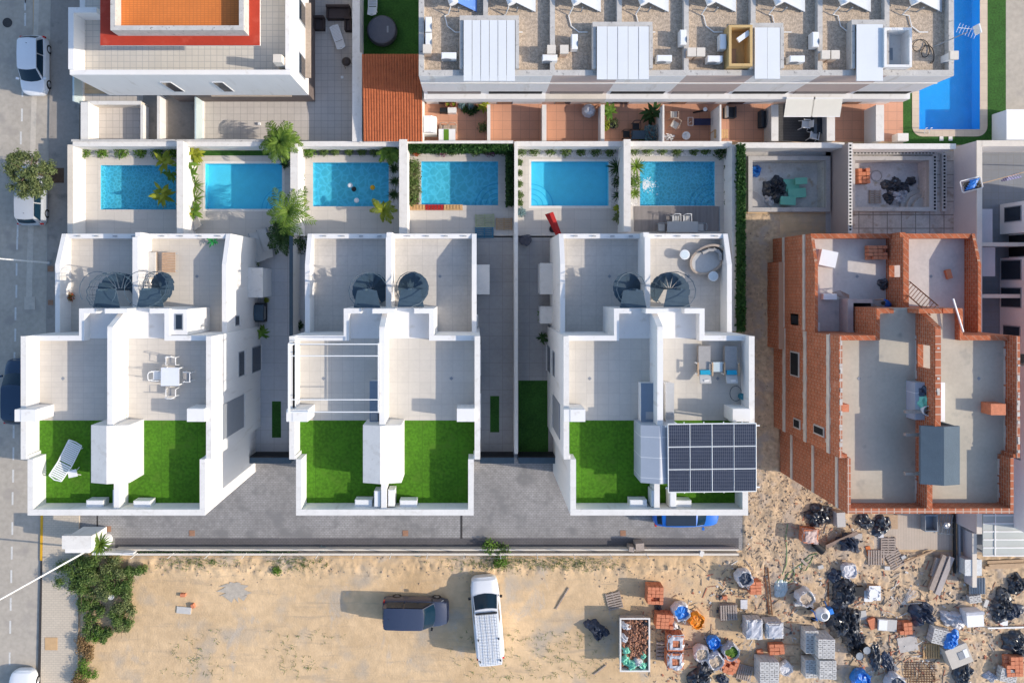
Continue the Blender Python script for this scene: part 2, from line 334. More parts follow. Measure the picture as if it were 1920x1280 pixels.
def water_mat(name, tint, bump=.15, bscale=3.0, caustic=0.0, rs=2.6):
    m = bpy.data.materials.new(name); m.use_nodes = True; t = m.node_tree; n = t.nodes; L = t.links
    n.remove(n['Principled BSDF']); out = n['Material Output']
    tr = n.new('ShaderNodeBsdfTransparent'); tr.inputs[0].default_value = (*tint,1)
    gl = n.new('ShaderNodeBsdfGlossy'); gl.inputs['Roughness'].default_value = .04
    if caustic:   # caustic light net painted into the water tint, brighter along the cell edges
        tx = n.new('ShaderNodeTexCoord'); dn = n.new('ShaderNodeTexNoise'); dn.inputs['Scale'].default_value = 1.7; L.new(tx.outputs['Object'], dn.inputs['Vector']); va = n.new('ShaderNodeVectorMath'); va.operation = 'MULTIPLY_ADD'; va.inputs[1].default_value = (.45,.45,.45); L.new(dn.outputs['Color'], va.inputs[0]); L.new(tx.outputs['Object'], va.inputs[2])
        vo = n.new('ShaderNodeTexVoronoi'); vo.feature = 'DISTANCE_TO_EDGE'; vo.inputs['Scale'].default_value = rs; L.new(va.outputs[0], vo.inputs['Vector']); rm = n.new('ShaderNodeMapRange'); rm.inputs[1].default_value = .0; rm.inputs[2].default_value = .16; L.new(vo.outputs[0], rm.inputs[0])
        cm = n.new('ShaderNodeMix'); cm.data_type = 'RGBA'; L.new(rm.outputs[0], cm.inputs[0]); cm.inputs[6].default_value = (*[min(1,a*1.12) for a in tint],1); cm.inputs[7].default_value = (*[a*(1-caustic) for a in tint],1); L.new(cm.outputs[2], tr.inputs[0])
    fr = n.new('ShaderNodeLayerWeight'); fr.inputs[0].default_value = .5
    pw = n.new('ShaderNodeMath'); pw.operation = 'POWER'; L.new(fr.outputs['Facing'], pw.inputs[0]); pw.inputs[1].default_value = 4.5
    ad = n.new('ShaderNodeMath'); ad.operation = 'MULTIPLY_ADD'; L.new(pw.outputs[0], ad.inputs[0]); ad.inputs[1].default_value = .8; ad.inputs[2].default_value = .022
    tc = n.new('ShaderNodeTexCoord'); nz = n.new('ShaderNodeTexNoise'); nz.inputs['Scale'].default_value = bscale; nz.inputs['Detail'].default_value = 3
    L.new(tc.outputs['Object'], nz.inputs['Vector']); bp = n.new('ShaderNodeBump'); bp.inputs['Strength'].default_value = bump; bp.inputs['Distance'].default_value = .1
    L.new(nz.outputs['Fac'], bp.inputs['Height']); L.new(bp.outputs[0], gl.inputs['Normal']); L.new(bp.outputs[0], fr.inputs['Normal'])
    ms = n.new('ShaderNodeMixShader'); L.new(ad.outputs[0], ms.inputs[0]); L.new(tr.outputs[0], ms.inputs[1]); L.new(gl.outputs[0], ms.inputs[2]); L.new(ms.outputs[0], out.inputs[0])
    return m
WATER = water_mat('pool_water', (.86,.99,1.0), .25, 4)
WATER1 = water_mat('rippled_caustic_water', (.90,1.0,1.0), .5, 8, .30, 4.2)
WATER2 = water_mat('waved_caustic_water', (.88,1.0,1.0), .4, 5, .20, 2.2)
WATERB = water_mat('deep_pool_water', (.75,.95,1.0), .45, 7)
def paint(name, c, rough=.3): return mat(name, c, rough, .03, 1, spec=.5, coat=.6)
CP_WHITE = paint('white_car_paint', (.75,.77,.80)); CP_SILV = paint('silver_car_paint', (.42,.45,.49)); CP_NAVY = paint('navy_car_paint', (.012,.04,.085))
CP_VAN = paint('dusty_blue_car_paint', (.028,.042,.085), .5); CP_BLUE = paint('bright_blue_car_paint', (.005,.14,.58))
# ------------------------------------------------------------------ the setting
def sheet(x0, x1, y0, y1, z, holes=()):
    xs = sorted({x0, x1, *[v for h in holes for v in h[:2] if x0 < v < x1]}); ys = sorted({y0, y1, *[v for h in holes for v in h[2:] if y0 < v < y1]})
    b = MB()
    for i in range(len(xs)-1):
        for j in range(len(ys)-1):
            a, c = (xs[i]+xs[i+1])/2, (ys[j]+ys[j+1])/2
            if any(h[0] < a < h[1] and h[2] < c < h[3] for h in holes): continue
            b.quad((xs[i],ys[j],z),(xs[i+1],ys[j],z),(xs[i+1],ys[j+1],z),(xs[i],ys[j+1],z))
    return b
def prect(a, b, c, d, z=0.0):
    p, q = P(a, b, z), P(c, d, z); return (p.x, q.x, q.y, p.y)
POOLS = [prect(*q) for q in [(189,310,330,393),(385,307,529,392),(587,305,729,387),(790,303,934,385),(996,303,1141,386),(1200,303,1340,386)]]
ROUGH = [prect(1408,302,1545,390), prect(1599,302,1737,389)]
BIGP = prect(1723,-60,1837,243)
HOLES = POOLS + ROUGH + [BIGP]
struct('ground', sheet(-260, 260, -260, 260, 0.0, HOLES), DIRT)
struct('road', sheet(-60, P(62,0).x, -60, 60, .012), ASPH)
struct('gutter', MB().prism([tuple(P(66,-60))[:2], tuple(P(75,-60))[:2], tuple(P(60,560))[:2], tuple(P(49,560))[:2]], .0, .018), GUTTER)
struct('parking_lane', MB().prism([tuple(P(75,-60))[:2], tuple(P(98,-60))[:2], tuple(P(88,640))[:2], tuple(P(72,1400))[:2], tuple(P(40,1400))[:2], tuple(P(58,640))[:2]], .0, .015), ASPH)
struct('pavement', MB().prism([tuple(P(98,-60))[:2], tuple(P(156,-60))[:2], tuple(P(136,960))[:2], tuple(P(84,960))[:2], tuple(P(88,640))[:2]], .0, .12), PAVE)
struct('lower_pavement', MB().prism([tuple(P(83,960))[:2], tuple(P(150,960))[:2], tuple(P(146,1400))[:2], tuple(P(76,1400))[:2]], .0, .121), PAVET)
struct('kerb', MB().prism([tuple(P(78,1049))[:2], tuple(P(81,1049))[:2], tuple(P(74,1400))[:2], tuple(P(70,1400))[:2]], .0, .135), IRON)  # the kerb's black shadow line is put into its colour
struct('yellow_kerb', MB().prism([tuple(P(78,955))[:2], tuple(P(83,955))[:2], tuple(P(81,1049))[:2], tuple(P(77,1049))[:2]], .0, .135), YELLOW)
pts = [(48,-18),(47,-4),(47,25),(43,68),(43,113),(42,158),(41,204),(39,247),(37,290),(35,335),(33,378),(33,420),(32,444),(31,493),(30.5,534),(29,576),(28.5,616),(27,660),(26.5,702),(26,752),(25.5,797),(25,838),(24.5,880),(23.5,922),(23,978),(22,1024),(21,1068),(20,1120),(19,1163),(18,1222)]
mk = MB()
for x, y in pts:
    a = P(x, y, .016); b_ = P(x-.6, y+24, .016); mk.quad((a.x-.06,b_.y,.017),(a.x+.06,b_.y,.017),(a.x+.07,a.y,.017),(a.x-.05,a.y,.017))
struct('road_markings', mk, ROADW)
def cover(name, label, px, py, hw, hh, m, z=.125, cat='manhole cover', round_=False):
    p = P(px, py, z); b = MB()
    if round_: b.lathe([(0, .006), (hw*.82, .006), (hw*.85, .012), (hw, .012), (hw, -.01)], 24)
    else: b.box(-hw, hw, -hh, hh, -.01, .008); b.box(-hw*.85, hw*.85, -hh*.85, hh*.85, .008, .013)
    o = b.build(name, m); o.location = p; tag(o, label, cat)
cover('manhole_cover', 'round dark iron manhole cover in the road beside the white hatchback', 14, 43, .32, .32, IRON, .013, round_=True)
cover('utility_cover', 'square dark inspection cover in the pavement above the street tree', 98, 313, .13, .13, IRON)
cover('utility_cover', 'square dark red inspection cover beside the foot of the street lamp arm', 95, 504, .2, .19, RIRON)
cover('utility_cover', 'small reddish inspection cover on the pavement below the street lamp', 95, 567, .17, .17, RIRON)
cover('utility_cover', 'large grey chamber cover where the gutter strip ends', 56, 568, .36, .42, GUTTER, .018)
cover('utility_cover', 'square ochre chamber cover in the tiled pavement by the dry bushes', 96, 1206, .42, .42, OCHRE)
for q, l in (((203,991), 'rusty cover in the driveway nearest the entrance palm'), ((360,999), 'dark rusty cover in the driveway below the street-side house'), ((760,999), 'rusty cover in the driveway below the middle house'), ((1168,999), 'rusty cover in the driveway below the bright blue car')):
    cover('driveway_cover', l, *q, .19, .19, RIRON, .01)
struct('planting_pit', MB().pbox(92,315,120,343,0,.126), mat('pit_soil', (.12,.075,.05), .95, .3, 3, bump=.6))
struct('pool_terrace', sheet(*prect(138,276,1384,445), .006, POOLS), DECK)
struct('side_passage', sheet(-14.9, -9.8, -11.9, 3.1, .006), PASS)
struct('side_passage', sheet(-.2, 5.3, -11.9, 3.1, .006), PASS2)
struct('driveway', sheet(*prect(146,862,1392,1031), .006), DRIVE)
struct('driveway_edge', sheet(*prect(216,1008,1385,1029), .009), mat('dark_pavers', (.12,.115,.125), .85, .2, .5, tile=(.22,.12), grout=(.08,.08,.08), gw=.012, offs=.5))
struct('driveway_joint', MB().pbox(863,962,867,1009,0,.010).pbox(181,962,184,997,0,.010), IRON)
struct('patio', sheet(*prect(590,-60,664,266), .006), PATIO)
struct('patio', sheet(*prect(372,150,590,266), .006), PATIO)
struct('front_patio', sheet(*prect(150,176,268,266), .006), PATIO)
struct('ramp', sheet(*prect(268,150,364,266), .006), PAVE)
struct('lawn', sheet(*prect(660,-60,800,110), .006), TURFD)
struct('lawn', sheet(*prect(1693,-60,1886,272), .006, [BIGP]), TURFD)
struct('dark_road', sheet(*prect(1886,-60,2100,206), .006), ASPH)
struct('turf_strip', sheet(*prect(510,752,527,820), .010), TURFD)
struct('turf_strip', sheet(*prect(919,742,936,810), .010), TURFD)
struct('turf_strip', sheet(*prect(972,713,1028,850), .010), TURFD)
struct('gravel_bed', sheet(*prect(969,280,1170,295), .010), PEB)
struct('gravel_bed', sheet(*prect(969,295,979,400), .010), PEB)
struct('gravel_bed', sheet(*prect(1144,298,1170,386), .010), PEB)
struct('gravel_bed', sheet(*prect(1182,280,1372,293), .010), PEB)
struct('gravel_bed', sheet(*prect(1358,293,1372,390), .010), PEB)
struct('gravel_bed', sheet(*prect(1182,293,1198,386), .010), PEB)
struct('gravel_bed', sheet(*prect(150,281,332,293), .010), PEB)
struct('gravel_bed', sheet(*prect(560,281,750,291), .010), mat('dark_pebbles', (.14,.15,.17), .9, .3, 5, bump=.5))
struct('gravel_bed', sheet(*prect(346,285,366,410), .010), PEB)
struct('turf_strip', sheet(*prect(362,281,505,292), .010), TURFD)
struct('gravel_bed', sheet(*prect(732,292,750,386), .010), PEB)
struct('planting_bed', sheet(*prect(762,304,785,385), .010), mat('bed_soil', (.12,.09,.06), .95, .3, 3))
struct('decking', MB().box(*prect(1189,387,1347,434), 0, .05), DECKG)
struct('kerb', MB().pbox(1348,387,1350,434,0,.06), METG)

# dirt lot: one displaced sheet (with a berm below the boundary wall) + loose stones
def gz(x, y):
    n = mnoise.fractal(Vector((x*.55, y*.55, 3.1)), .9, 2.1, 5)*.055 + mnoise.fractal(Vector((x*2.3, y*2.3, 8.1)), .9, 2.0, 3)*.022
    yy = CY - y*FPX/CAM_H; xx = CX + x*FPX/CAM_H
    berm = math.exp(-((yy-1062)/17)**2)*(.75 if 240 < xx < 1430 else .1)
    n += berm*(.12 + mnoise.fractal(Vector((x*1.9, y*1.5, 1)), .75, 2.1, 5)*.13 + abs(mnoise.noise(Vector((x*4.3, y*2.6, 5))))*.12)
    if xx > 1385: n += mnoise.fractal(Vector((x*2.2, y*2.2, 9)), .7, 2.1, 5)*.055 + abs(mnoise.noise(Vector((x*6, y*6, 2))))*.05
    if xx < 1385: n *= .3 + .7*math.exp(-((yy-1060)/26)**2) if yy > 1075 else 1
    return max(.02, .06 + n)
def gp(px, py):
    p = P(px, py); p.z = gz(p.x, p.y); return p
def dirt(name, a, b, c, d, step, m):
    x0, x1, y0, y1 = prect(a, b, c, d); nx = int((x1-x0)/step); ny = int((y1-y0)/step); g = MB()
    g.v = [Vector((x0+(x1-x0)*i/nx, y0+(y1-y0)*j/ny, gz(x0+(x1-x0)*i/nx, y0+(y1-y0)*j/ny) if 0 < i < nx and 0 < j < ny else .004)) for j in range(ny+1) for i in range(nx+1)]
    g.f = [(j*(nx+1)+i, j*(nx+1)+i+1, (j+1)*(nx+1)+i+1, (j+1)*(nx+1)+i) for j in range(ny) for i in range(nx)]
    struct(name, g, m, smooth=True)
dirt('dirt_lot', 150, 1040, 1418, 1330, .11, DIRT)
dirt('building_site_ground', 1392, 400, 1462, 1060, .11, DIRT2)
dirt('building_site_soil', 1388, 1034, 2060, 1330, .10, DIRT2)
dirt('building_site_edge', 1440, 880, 1640, 1062, .10, DIRT2)
rb = MB(); rg = random.Random(3)
def stone(b, p, r, rg):
    vs = [p + Vector((math.cos(a)*r*rg.uniform(.6,1.2), math.sin(a)*r*rg.uniform(.6,1.2), r*rg.uniform(-.1,.25))) for a in [i*1.2566 for i in range(5)]]
    b.add(vs + [p + Vector((rg.uniform(-.3,.3)*r, rg.uniform(-.3,.3)*r, r*rg.uniform(.5,.9)))], [(i,(i+1)%5,5) for i in range(5)])
for i in range(3400):
    k = rg.random()
    if k < .16: x, y = rg.uniform(240,1400), rg.gauss(1064,13)
    elif k < .62: x, y = rg.uniform(1395,1570), rg.uniform(880,1060)
    elif k < .9: x, y = rg.uniform(1120,1930), rg.uniform(1060,1290)
    else: x, y = rg.uniform(1395,1442), rg.uniform(400,880)
    if y < 1043 and x < 1390: continue
    stone(rb, gp(x, y), rg.choice([.02,.03,.03,.04,.05,.06,.09]), rg)
struct('rubble', rb, RUBB, 'stuff')
gv = MB()
for i in range(900):
    x, y = rg.gauss(*rg.choice([(930,50),(1020,60),(1080,40),(560,30),(380,40)])), rg.choice([rg.gauss(1052,6), rg.uniform(1180,1270), rg.gauss(1052,8)])
    if y < 1043: continue
    cl = gp(x, y)
    for _ in range(3): gv.blade(cl + Vector((rg.gauss(0,.06), rg.gauss(0,.06), 0)), rg.uniform(0,6.28), rg.uniform(.6,1.4), rg.uniform(.1,.3), .03, .8, 2)
struct('weeds', gv, F_BUSH, 'stuff')

# ------------------------------------------------------------------ pools
def basin(name, r, depth, m, parent, z0=0.0):
    x0, x1, y0, y1 = r; b = MB()
    b.quad((x0,y0,-depth),(x1,y0,-depth),(x1,y1,-depth),(x0,y1,-depth))
    b.quad((x0,y0,-depth),(x0,y0,z0),(x1,y0,z0),(x1,y0,-depth)); b.quad((x1,y1,-depth),(x1,y1,z0),(x0,y1,z0),(x0,y1,-depth))
    b.quad((x0,y1,-depth),(x0,y1,z0),(x0,y0,z0),(x0,y0,-depth)); b.quad((x1,y0,-depth),(x1,y0,z0),(x1,y1,z0),(x1,y1,-depth))
    return b.build(name, m, parent, True)
def coping(r, wd, h, m, parent):
    x0, x1, y0, y1 = r; b = MB()
    b.box(x0-wd, x1+wd, y1, y1+wd, 0, h); b.box(x0-wd, x1+wd, y0-wd, y0, 0, h); b.box(x0-wd, x0, y0, y1, 0, h); b.box(x1, x1+wd, y0, y1, 0, h)
    return b.build('coping', m, parent, True)
PL = ['rectangular blue pool in the yard nearest the street, lined with banana plants', 'blue pool with corner steps in the yard with the reclined grey loungers',
      'blue pool with small floating toys on its water', 'blue pool beside the timber pallets, under the flowering hedge',
      'blue pool beside three dark rosette plants, below the terracotta patios', 'blue pool with a water jet and grey timber decking']
corner = [None, 'se', None, 'se', 'sw', 'se']
for i, r in enumerate(POOLS):
    t = T('swimming_pool', PL[i], 'swimming pool', (r[0]+r[1])/2, (r[2]+r[3])/2, 0, 0, 'garden swimming pools', px=False)
    basin('basin', r, .62, POOLT, t); coping(r, .16, .014, WHITE2 if i in (1, 4) else DECK, t)
    if corner[i]:
        cx_, sg = (r[1], -1) if corner[i] == 'se' else (r[0], 1); s_ = MB()
        for k, rad in enumerate((1.55, 1.2, .85, .5)):
            arc = [(cx_ + sg*rad*math.cos(a)*.999 + sg*.002, r[2] + rad*math.sin(a) + .002) for a in [j*math.pi/2/12 for j in range(13)]]
            s_.prism([(cx_ + sg*.002, r[2]+.002)] + arc, -.615, -.55 + k*.11)
        s_.build('pool_steps', POOLT, t, True); s_ = MB()
        for k, rad in enumerate((1.55, 1.2, .85, .5)):
            for j in range(12):
                a, c_ = j*math.pi/24, (j+1)*math.pi/24; z = -.546 + k*.11; A_ = lambda an, rd: (cx_ + sg*rd*math.cos(an), r[2] + rd*math.sin(an), z)
                s_.quad(*[A_(a, rad-.05), A_(a, rad-.002), A_(c_, rad-.002), A_(c_, rad-.05)][::-sg if sg < 0 else -1])
        s_.build('step_edge', POOLS_, t, True)
    MB().quad((r[0],r[2],-.07),(r[1],r[2],-.07),(r[1],r[3],-.07),(r[0],r[3],-.07)).build('water', (WATER1, WATER, WATER2, WATER2, WATER, WATER1)[i], t, True)
r = BIGP
t = T('swimming_pool', 'large deep blue pool with rounded beige coping in green lawn', 'swimming pool', (r[0]+r[1])/2, (r[2]+r[3])/2, 0, px=False)
basin('basin', r, .8, POOLB, t)
def rrect(x0, x1, y0, y1, rad, n=6):
    o = []
    for cx_, cy_, a0 in ((x1-rad,y1-rad,0),(x0+rad,y1-rad,90),(x0+rad,y0+rad,180),(x1-rad,y0+rad,270)):
        o += [(cx_+rad*math.cos(R(a0+90*k/n)), cy_+rad*math.sin(R(a0+90*k/n))) for k in range(n+1)]
    return o
out = rrect(r[0]-.47, r[1]+.5, r[2]-.47, r[3]+.5, .7); b = MB(); inn = []
for x, y in out: inn.append((min(max(x, r[0]), r[1]), min(max(y, r[2]), r[3])))
n_ = len(out)
b.add([(x,y,.03) for x,y in out]+[(x,y,.03) for x,y in inn]+[(x,y,0) for x,y in out], [(i,(i+1)%n_,n_+(i+1)%n_,n_+i) for i in range(n_)]+[(i,2*n_+i,2*n_+(i+1)%n_,(i+1)%n_) for i in range(n_)])
b.build('coping', mat('beige_coping', (.56,.46,.36), .8, .08, 2, tile=(.5,.5), grout=(.45,.36,.28), gw=.01), t, True)
MB().quad((r[0],r[2],-.07),(r[1],r[2],-.07),(r[1],r[3],-.07),(r[0],r[3],-.07)).build('water', WATERB, t, True)
for q in (1779, 1762): tag(MB().pbox(q,256,q+7,264,0,.05).build('stepping_stone', WHITE2), 'small white slab below the large pool, %s' % ('under the ladder rails' if q == 1762 else 'further from the ladder rails'), 'paving slab')
b = MB()
for k in (1733, 1742): b.tube([P(k,250,.05)+Vector((0,0,0)), P(k,247,.6), P(k+3,241,.75), P(k+6,240,.3)], .025)
tag(b.build('pool_ladder', METW), 'curved white ladder rails at the rim of the large deep blue pool', 'pool ladder')

ROUGH_L = ['empty concrete pool shell holding green foam sheets', 'empty concrete pool shell filled with black sheeting and clay bricks']
for i, r in enumerate(ROUGH):
    t = T('pool_shell', ROUGH_L[i], 'unfinished pool', (r[0]+r[1])/2, (r[2]+r[3])/2, 0, 0, 'unfinished pool shells', px=False)
    basin('basin', r, .95, mat('pool_render_%d' % i, (.60,.585,.55) if i == 0 else (.58,.55,.54), .9, .2, .7, c2=(.44,.37,.28), k2=.60, bump=.3), t)
    coping(r, .28, .30, GREYC, t)
    b = MB(); sx = r[0] if i == 0 else r[1]; sg = 1 if i == 0 else -1
    for k, rad in enumerate((1.3, 1.0, .7)):
        b.prism([(sx+sg*.002, r[2]+.002)] + [(sx+sg*rad*math.cos(j*math.pi/24), r[2]+.002+rad*math.sin(j*math.pi/24)) for j in range(13)], -.94, -.75+k*.22)
    b.build('pool_steps', GREYC, t, True)
struct('yard_slab', sheet(*prect(1384,283,1562,300), .012), GREYC)
struct('unfinished_yard', sheet(*prect(1548,283,1562,440), .012), GREYC)
struct('unfinished_yard', sheet(*prect(1560,283,1790,445), .012, [ROUGH[1]]), mat('dusty_slab', (.50,.46,.42), .95, .25, .7, c2=(.37,.31,.26), k2=.54, tile=(.95,.9), grout=(.2,.18,.16), gw=.03))

# ------------------------------------------------------------------ garden walls
def wallp(label, a, b, c, d, z, m=WHITE, name='garden_wall', top=None, z0=0):
    p, q = P(a, b, z), P(c, d, z); t = T(name, label, 'wall', (p.x+q.x)/2, (p.y+q.y)/2, z0, px=False)
    MB().box(p.x, q.x, q.y, p.y, z0, z-.05).build('wall_face', m, t, True)
    MB().box(p.x-.02, q.x+.02, q.y-.02, p.y+.02, z-.05, z).build('coping', top or WHITE2, t, True)
    return t
wallp('white garden wall along the street beside the first pool', 127,272,136,437,1.6, top=CREAM)
wallp('white back wall of the first two pool yards, nearest the street', 137,265.5,547,274,1.6)
wallp('white back wall of the pool yard with floating toys', 561,265.5,749,274,1.6)
wallp('white back wall behind the flowering hedge', 763,264.5,962,268.5,1.7)
wallp('white back wall between the terracotta patios and the planted pebble beds', 968,265.5,1372,274,1.6)
wallp('white wall above the empty shell with foam sheets', 1384,268,1583,277,1.6)
wallp('white wall above the empty shell filled with sheeting', 1599,270,1792,279,1.6)
wallp('white wall between the first and second pool yards', 332,265,343,437,2.1)
wallp('white wall dividing the loungers yard from the pool with toys', 545,270,558,440,2.0)
wallp('white wall between the pool with toys and the pallet yard', 749,262,763,437,2.1)
wallp('thin white wall beside the pallet yard running down to the gates', 965,266,970.5,850,1.75)
wallp('white wall between the pebble-bed yards of the red parasol and the decking', 1170,262,1182,434,2.1)
wallp('white wall carrying the tall green hedge by the decked yard', 1373,272,1382,620,1.6)
wallp('dark topped passage wall between the street-side and middle houses', 543,440,548.5,856,1.9, m=WHITE, top=METD)
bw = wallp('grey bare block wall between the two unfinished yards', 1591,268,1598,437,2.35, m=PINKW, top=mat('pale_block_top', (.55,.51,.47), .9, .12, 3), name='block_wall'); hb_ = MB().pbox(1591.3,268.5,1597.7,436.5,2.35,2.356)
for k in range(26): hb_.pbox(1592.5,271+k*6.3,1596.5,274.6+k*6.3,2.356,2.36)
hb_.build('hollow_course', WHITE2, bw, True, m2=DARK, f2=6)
wallp('pale rendered wall end, lowered to let sun onto the slab, by the speckled crate', 1824,1000,1831,1100,1.0, m=mat('shade_lavender_render_low', (.56,.53,.55), .9, .06, .5), top=CREAM, name='boundary_wall')  # wall end made low so that sun reaches the beige slab
wallp('long pale rendered boundary wall beside the brick building', 1832,264,1841,1000,2.3, m=mat('shade_lavender_render', (.56,.53,.55), .9, .06, .5), top=CREAM, name='boundary_wall')  # lavender of the skylit shade is put into the render colour
wallp('pale wall closing the courtyard beside the large lawn', 1841.5,264,2100,274,2.3, m=WHITE, top=CREAM, name='boundary_wall')
wallp('white wall beside the rattan seats, running down to the pool yards', 661,-60,674,265,1.8)
wallp('narrow white wall beside the clay tile roof', 674.5,100,678,266,1.9)
wallp('cream wall in front of the patio of the red roofed house', 134,262,548,265,1.65, m=CREAM, top=OLDTOP)
# hole bricks of the unfinished yard
b = MB()
b.pbox(1598,283,1757,290,0,.24).pbox(1749,290.1,1757,396,0,.24).pbox(1767,288,1775,396,0,.24)
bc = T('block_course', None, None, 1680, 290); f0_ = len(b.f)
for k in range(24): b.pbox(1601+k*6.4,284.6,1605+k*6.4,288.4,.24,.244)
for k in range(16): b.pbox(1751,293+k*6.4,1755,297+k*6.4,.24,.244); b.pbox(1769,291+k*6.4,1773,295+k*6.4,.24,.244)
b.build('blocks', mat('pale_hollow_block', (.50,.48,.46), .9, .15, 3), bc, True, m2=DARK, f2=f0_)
tag(bc, 'course of grey hollow blocks round the empty shell with sheeting', 'block course')
# south boundary of the driveway: low wall, planter hedge, leaning light fence
t = T('boundary_wall', 'long low cream wall between the driveway and the dirt lot', 'wall', 800, 1033)
MB().pbox(216,1029,1385,1032,0,.5).pbox(216,1037,1385,1041,0,.55).build('wall_face', CREAM, t, True)
sheet(*prect(216,1032,1385,1037), .3).build('planter_soil', mat('planter_soil', (.30,.24,.18), .95, .2, 2), t, True)
hb = MB(); rg = random.Random(5)
for i in range(1900):
    p = P(rg.uniform(226,560), rg.uniform(1031.5,1037.5), .3); hb.leafcloud(p + Vector((0,0,rg.uniform(0,.22))), (.03,.03,.03), 1, .06, rg)
tag(hb.build('planter_hedge', F_DARK), 'low dark clipped hedge in the long planter below the driveway', 'hedge')
t = T('fence', 'light white post fence along the dirt lot', 'fence', 640, 1038, .55)
for k in range(15):
    a = P(258+k*68, 1036, .55); MB().tube([a, a+Vector((0,0,1.0))], .022).build('post', METW, t, True)
for z in (.95, 1.5):
    MB().tube([P(258,1036,.55)+Vector((0,0,z-.55)), P(1210,1036,.55)+Vector((0,0,z-.55))], .006, 4).build('rail', METG, t, True)
p = P(171,1033,.55); q = P(240,1037,.9)
tag(MB().pbox(172,1036,250,1040,.0,.9).build('garden_wall', WHITE), 'short white wall stub below the entrance palm', 'wall')
# entrance gatehouse
t = T('entrance_box', 'white entrance meter box with an overhanging slab roof at the kerb', 'meter box', 158, 1020)
MB().pbox(122,1008,168,1036,0.12,2.3).build('wall_face', WHITE, t, True)
MB().pbox(116,1004,172,1029,2.3,2.65).build('roof', WHITE2, t, True)
tag(MB().lathe([(.42,0),(.5,.5),(.47,.9),(.40,.9),(.38,.6),(0,.6)], 20, P(200,1010).x, P(200,1010).y).build('planter_pot', PLASTW, smooth=True), 'round white planter under the entrance palm', 'planter')
for a, b_, l in ((468,545,'dark steel gate slab closing the passage nearest the street'), (900,964,'dark steel gate slab at the foot of the passage with pallets'), (972,1042,'dark steel gate slab below the dark passage lawn')):
    t = T('gate', l, 'gate', (a+b_)/2, 863, 0, 0, 'passage gates')
    MB().pbox(a,857,b_,868.5,0,1.35).build('gate_leaf', METD, t, True); MB().pbox(a,856,b_,857.5,0,1.45).build('top_rail', BLACK, t, True)

# ------------------------------------------------------------------ white semi-detached houses
X0, X1, XC = -10.15, .23, -5.03
YF, YJ, YB, YE, YR = -12.68, -9.63, -2.95, -1.45, 2.88
def spiral_stair(x, y, z0, z1, sgn, a_end, house, cage=False):
    """dark steel spiral stair with treads, pole and railing"""
    n = 13; st = MB(); h = (z1-z0)/n; rail = []; posts = MB()
    for k in range(n):
        a0 = R(a_end) - sgn*R(27)*(n-k); a1 = a0 + sgn*R(31); z = z0 + h*(k+1)
        pts = [(x+.08*math.cos(a0), y+.08*math.sin(a0)), (x+.95*math.cos(a0), y+.95*math.sin(a0)), (x+.97*math.cos((a0+a1)/2), y+.97*math.sin((a0+a1)/2)), (x+.95*math.cos(a1), y+.95*math.sin(a1)), (x+.08*math.cos(a1), y+.08*math.sin(a1))]
        st.prism(pts, z-.04, z)
        for t_ in ((0, .5) if cage else (0,)):
            aa = a0 + (a1-a0)*t_; q = Vector((x+.98*math.cos(aa), y+.98*math.sin(aa), z)); rail.append(q + Vector((0,0,.95))); posts.tube([q, q+Vector((0,0,.95))], .010, 4)
    # landing plate towards the roof terrace
    st.prism([(x-.75,y-1.02),(x+.75,y-1.02),(x+.55,y-.05),(x+.06,y+.06),(x-.06,y+.06),(x-.55,y-.05)], z1-.02, z1+.02)
    s = st.build('spiral_stair', METD, house, True)
    MB().cyl(x, y, z0, z1+1.0, .06, n=10).build('centre_pole', METD, s, True)
    posts.build('balusters', METD, s, True)
    rl = MB().tube(rail, .022, 5)
    for f in (.3, .6) if cage else (): rl.tube([p - Vector((0,0,.95*f)) for p in rail], .010, 4)
    ring = [Vector((x+1.0*math.cos(R(a)), y+1.0*math.sin(R(a)), z1+.95)) for a in range(-40 if sgn > 0 else 40, 221 if sgn > 0 else 301, 12)]
    rl.tube(ring, .018, 5) if cage else None; rl.build('handrail', METD, s, True)
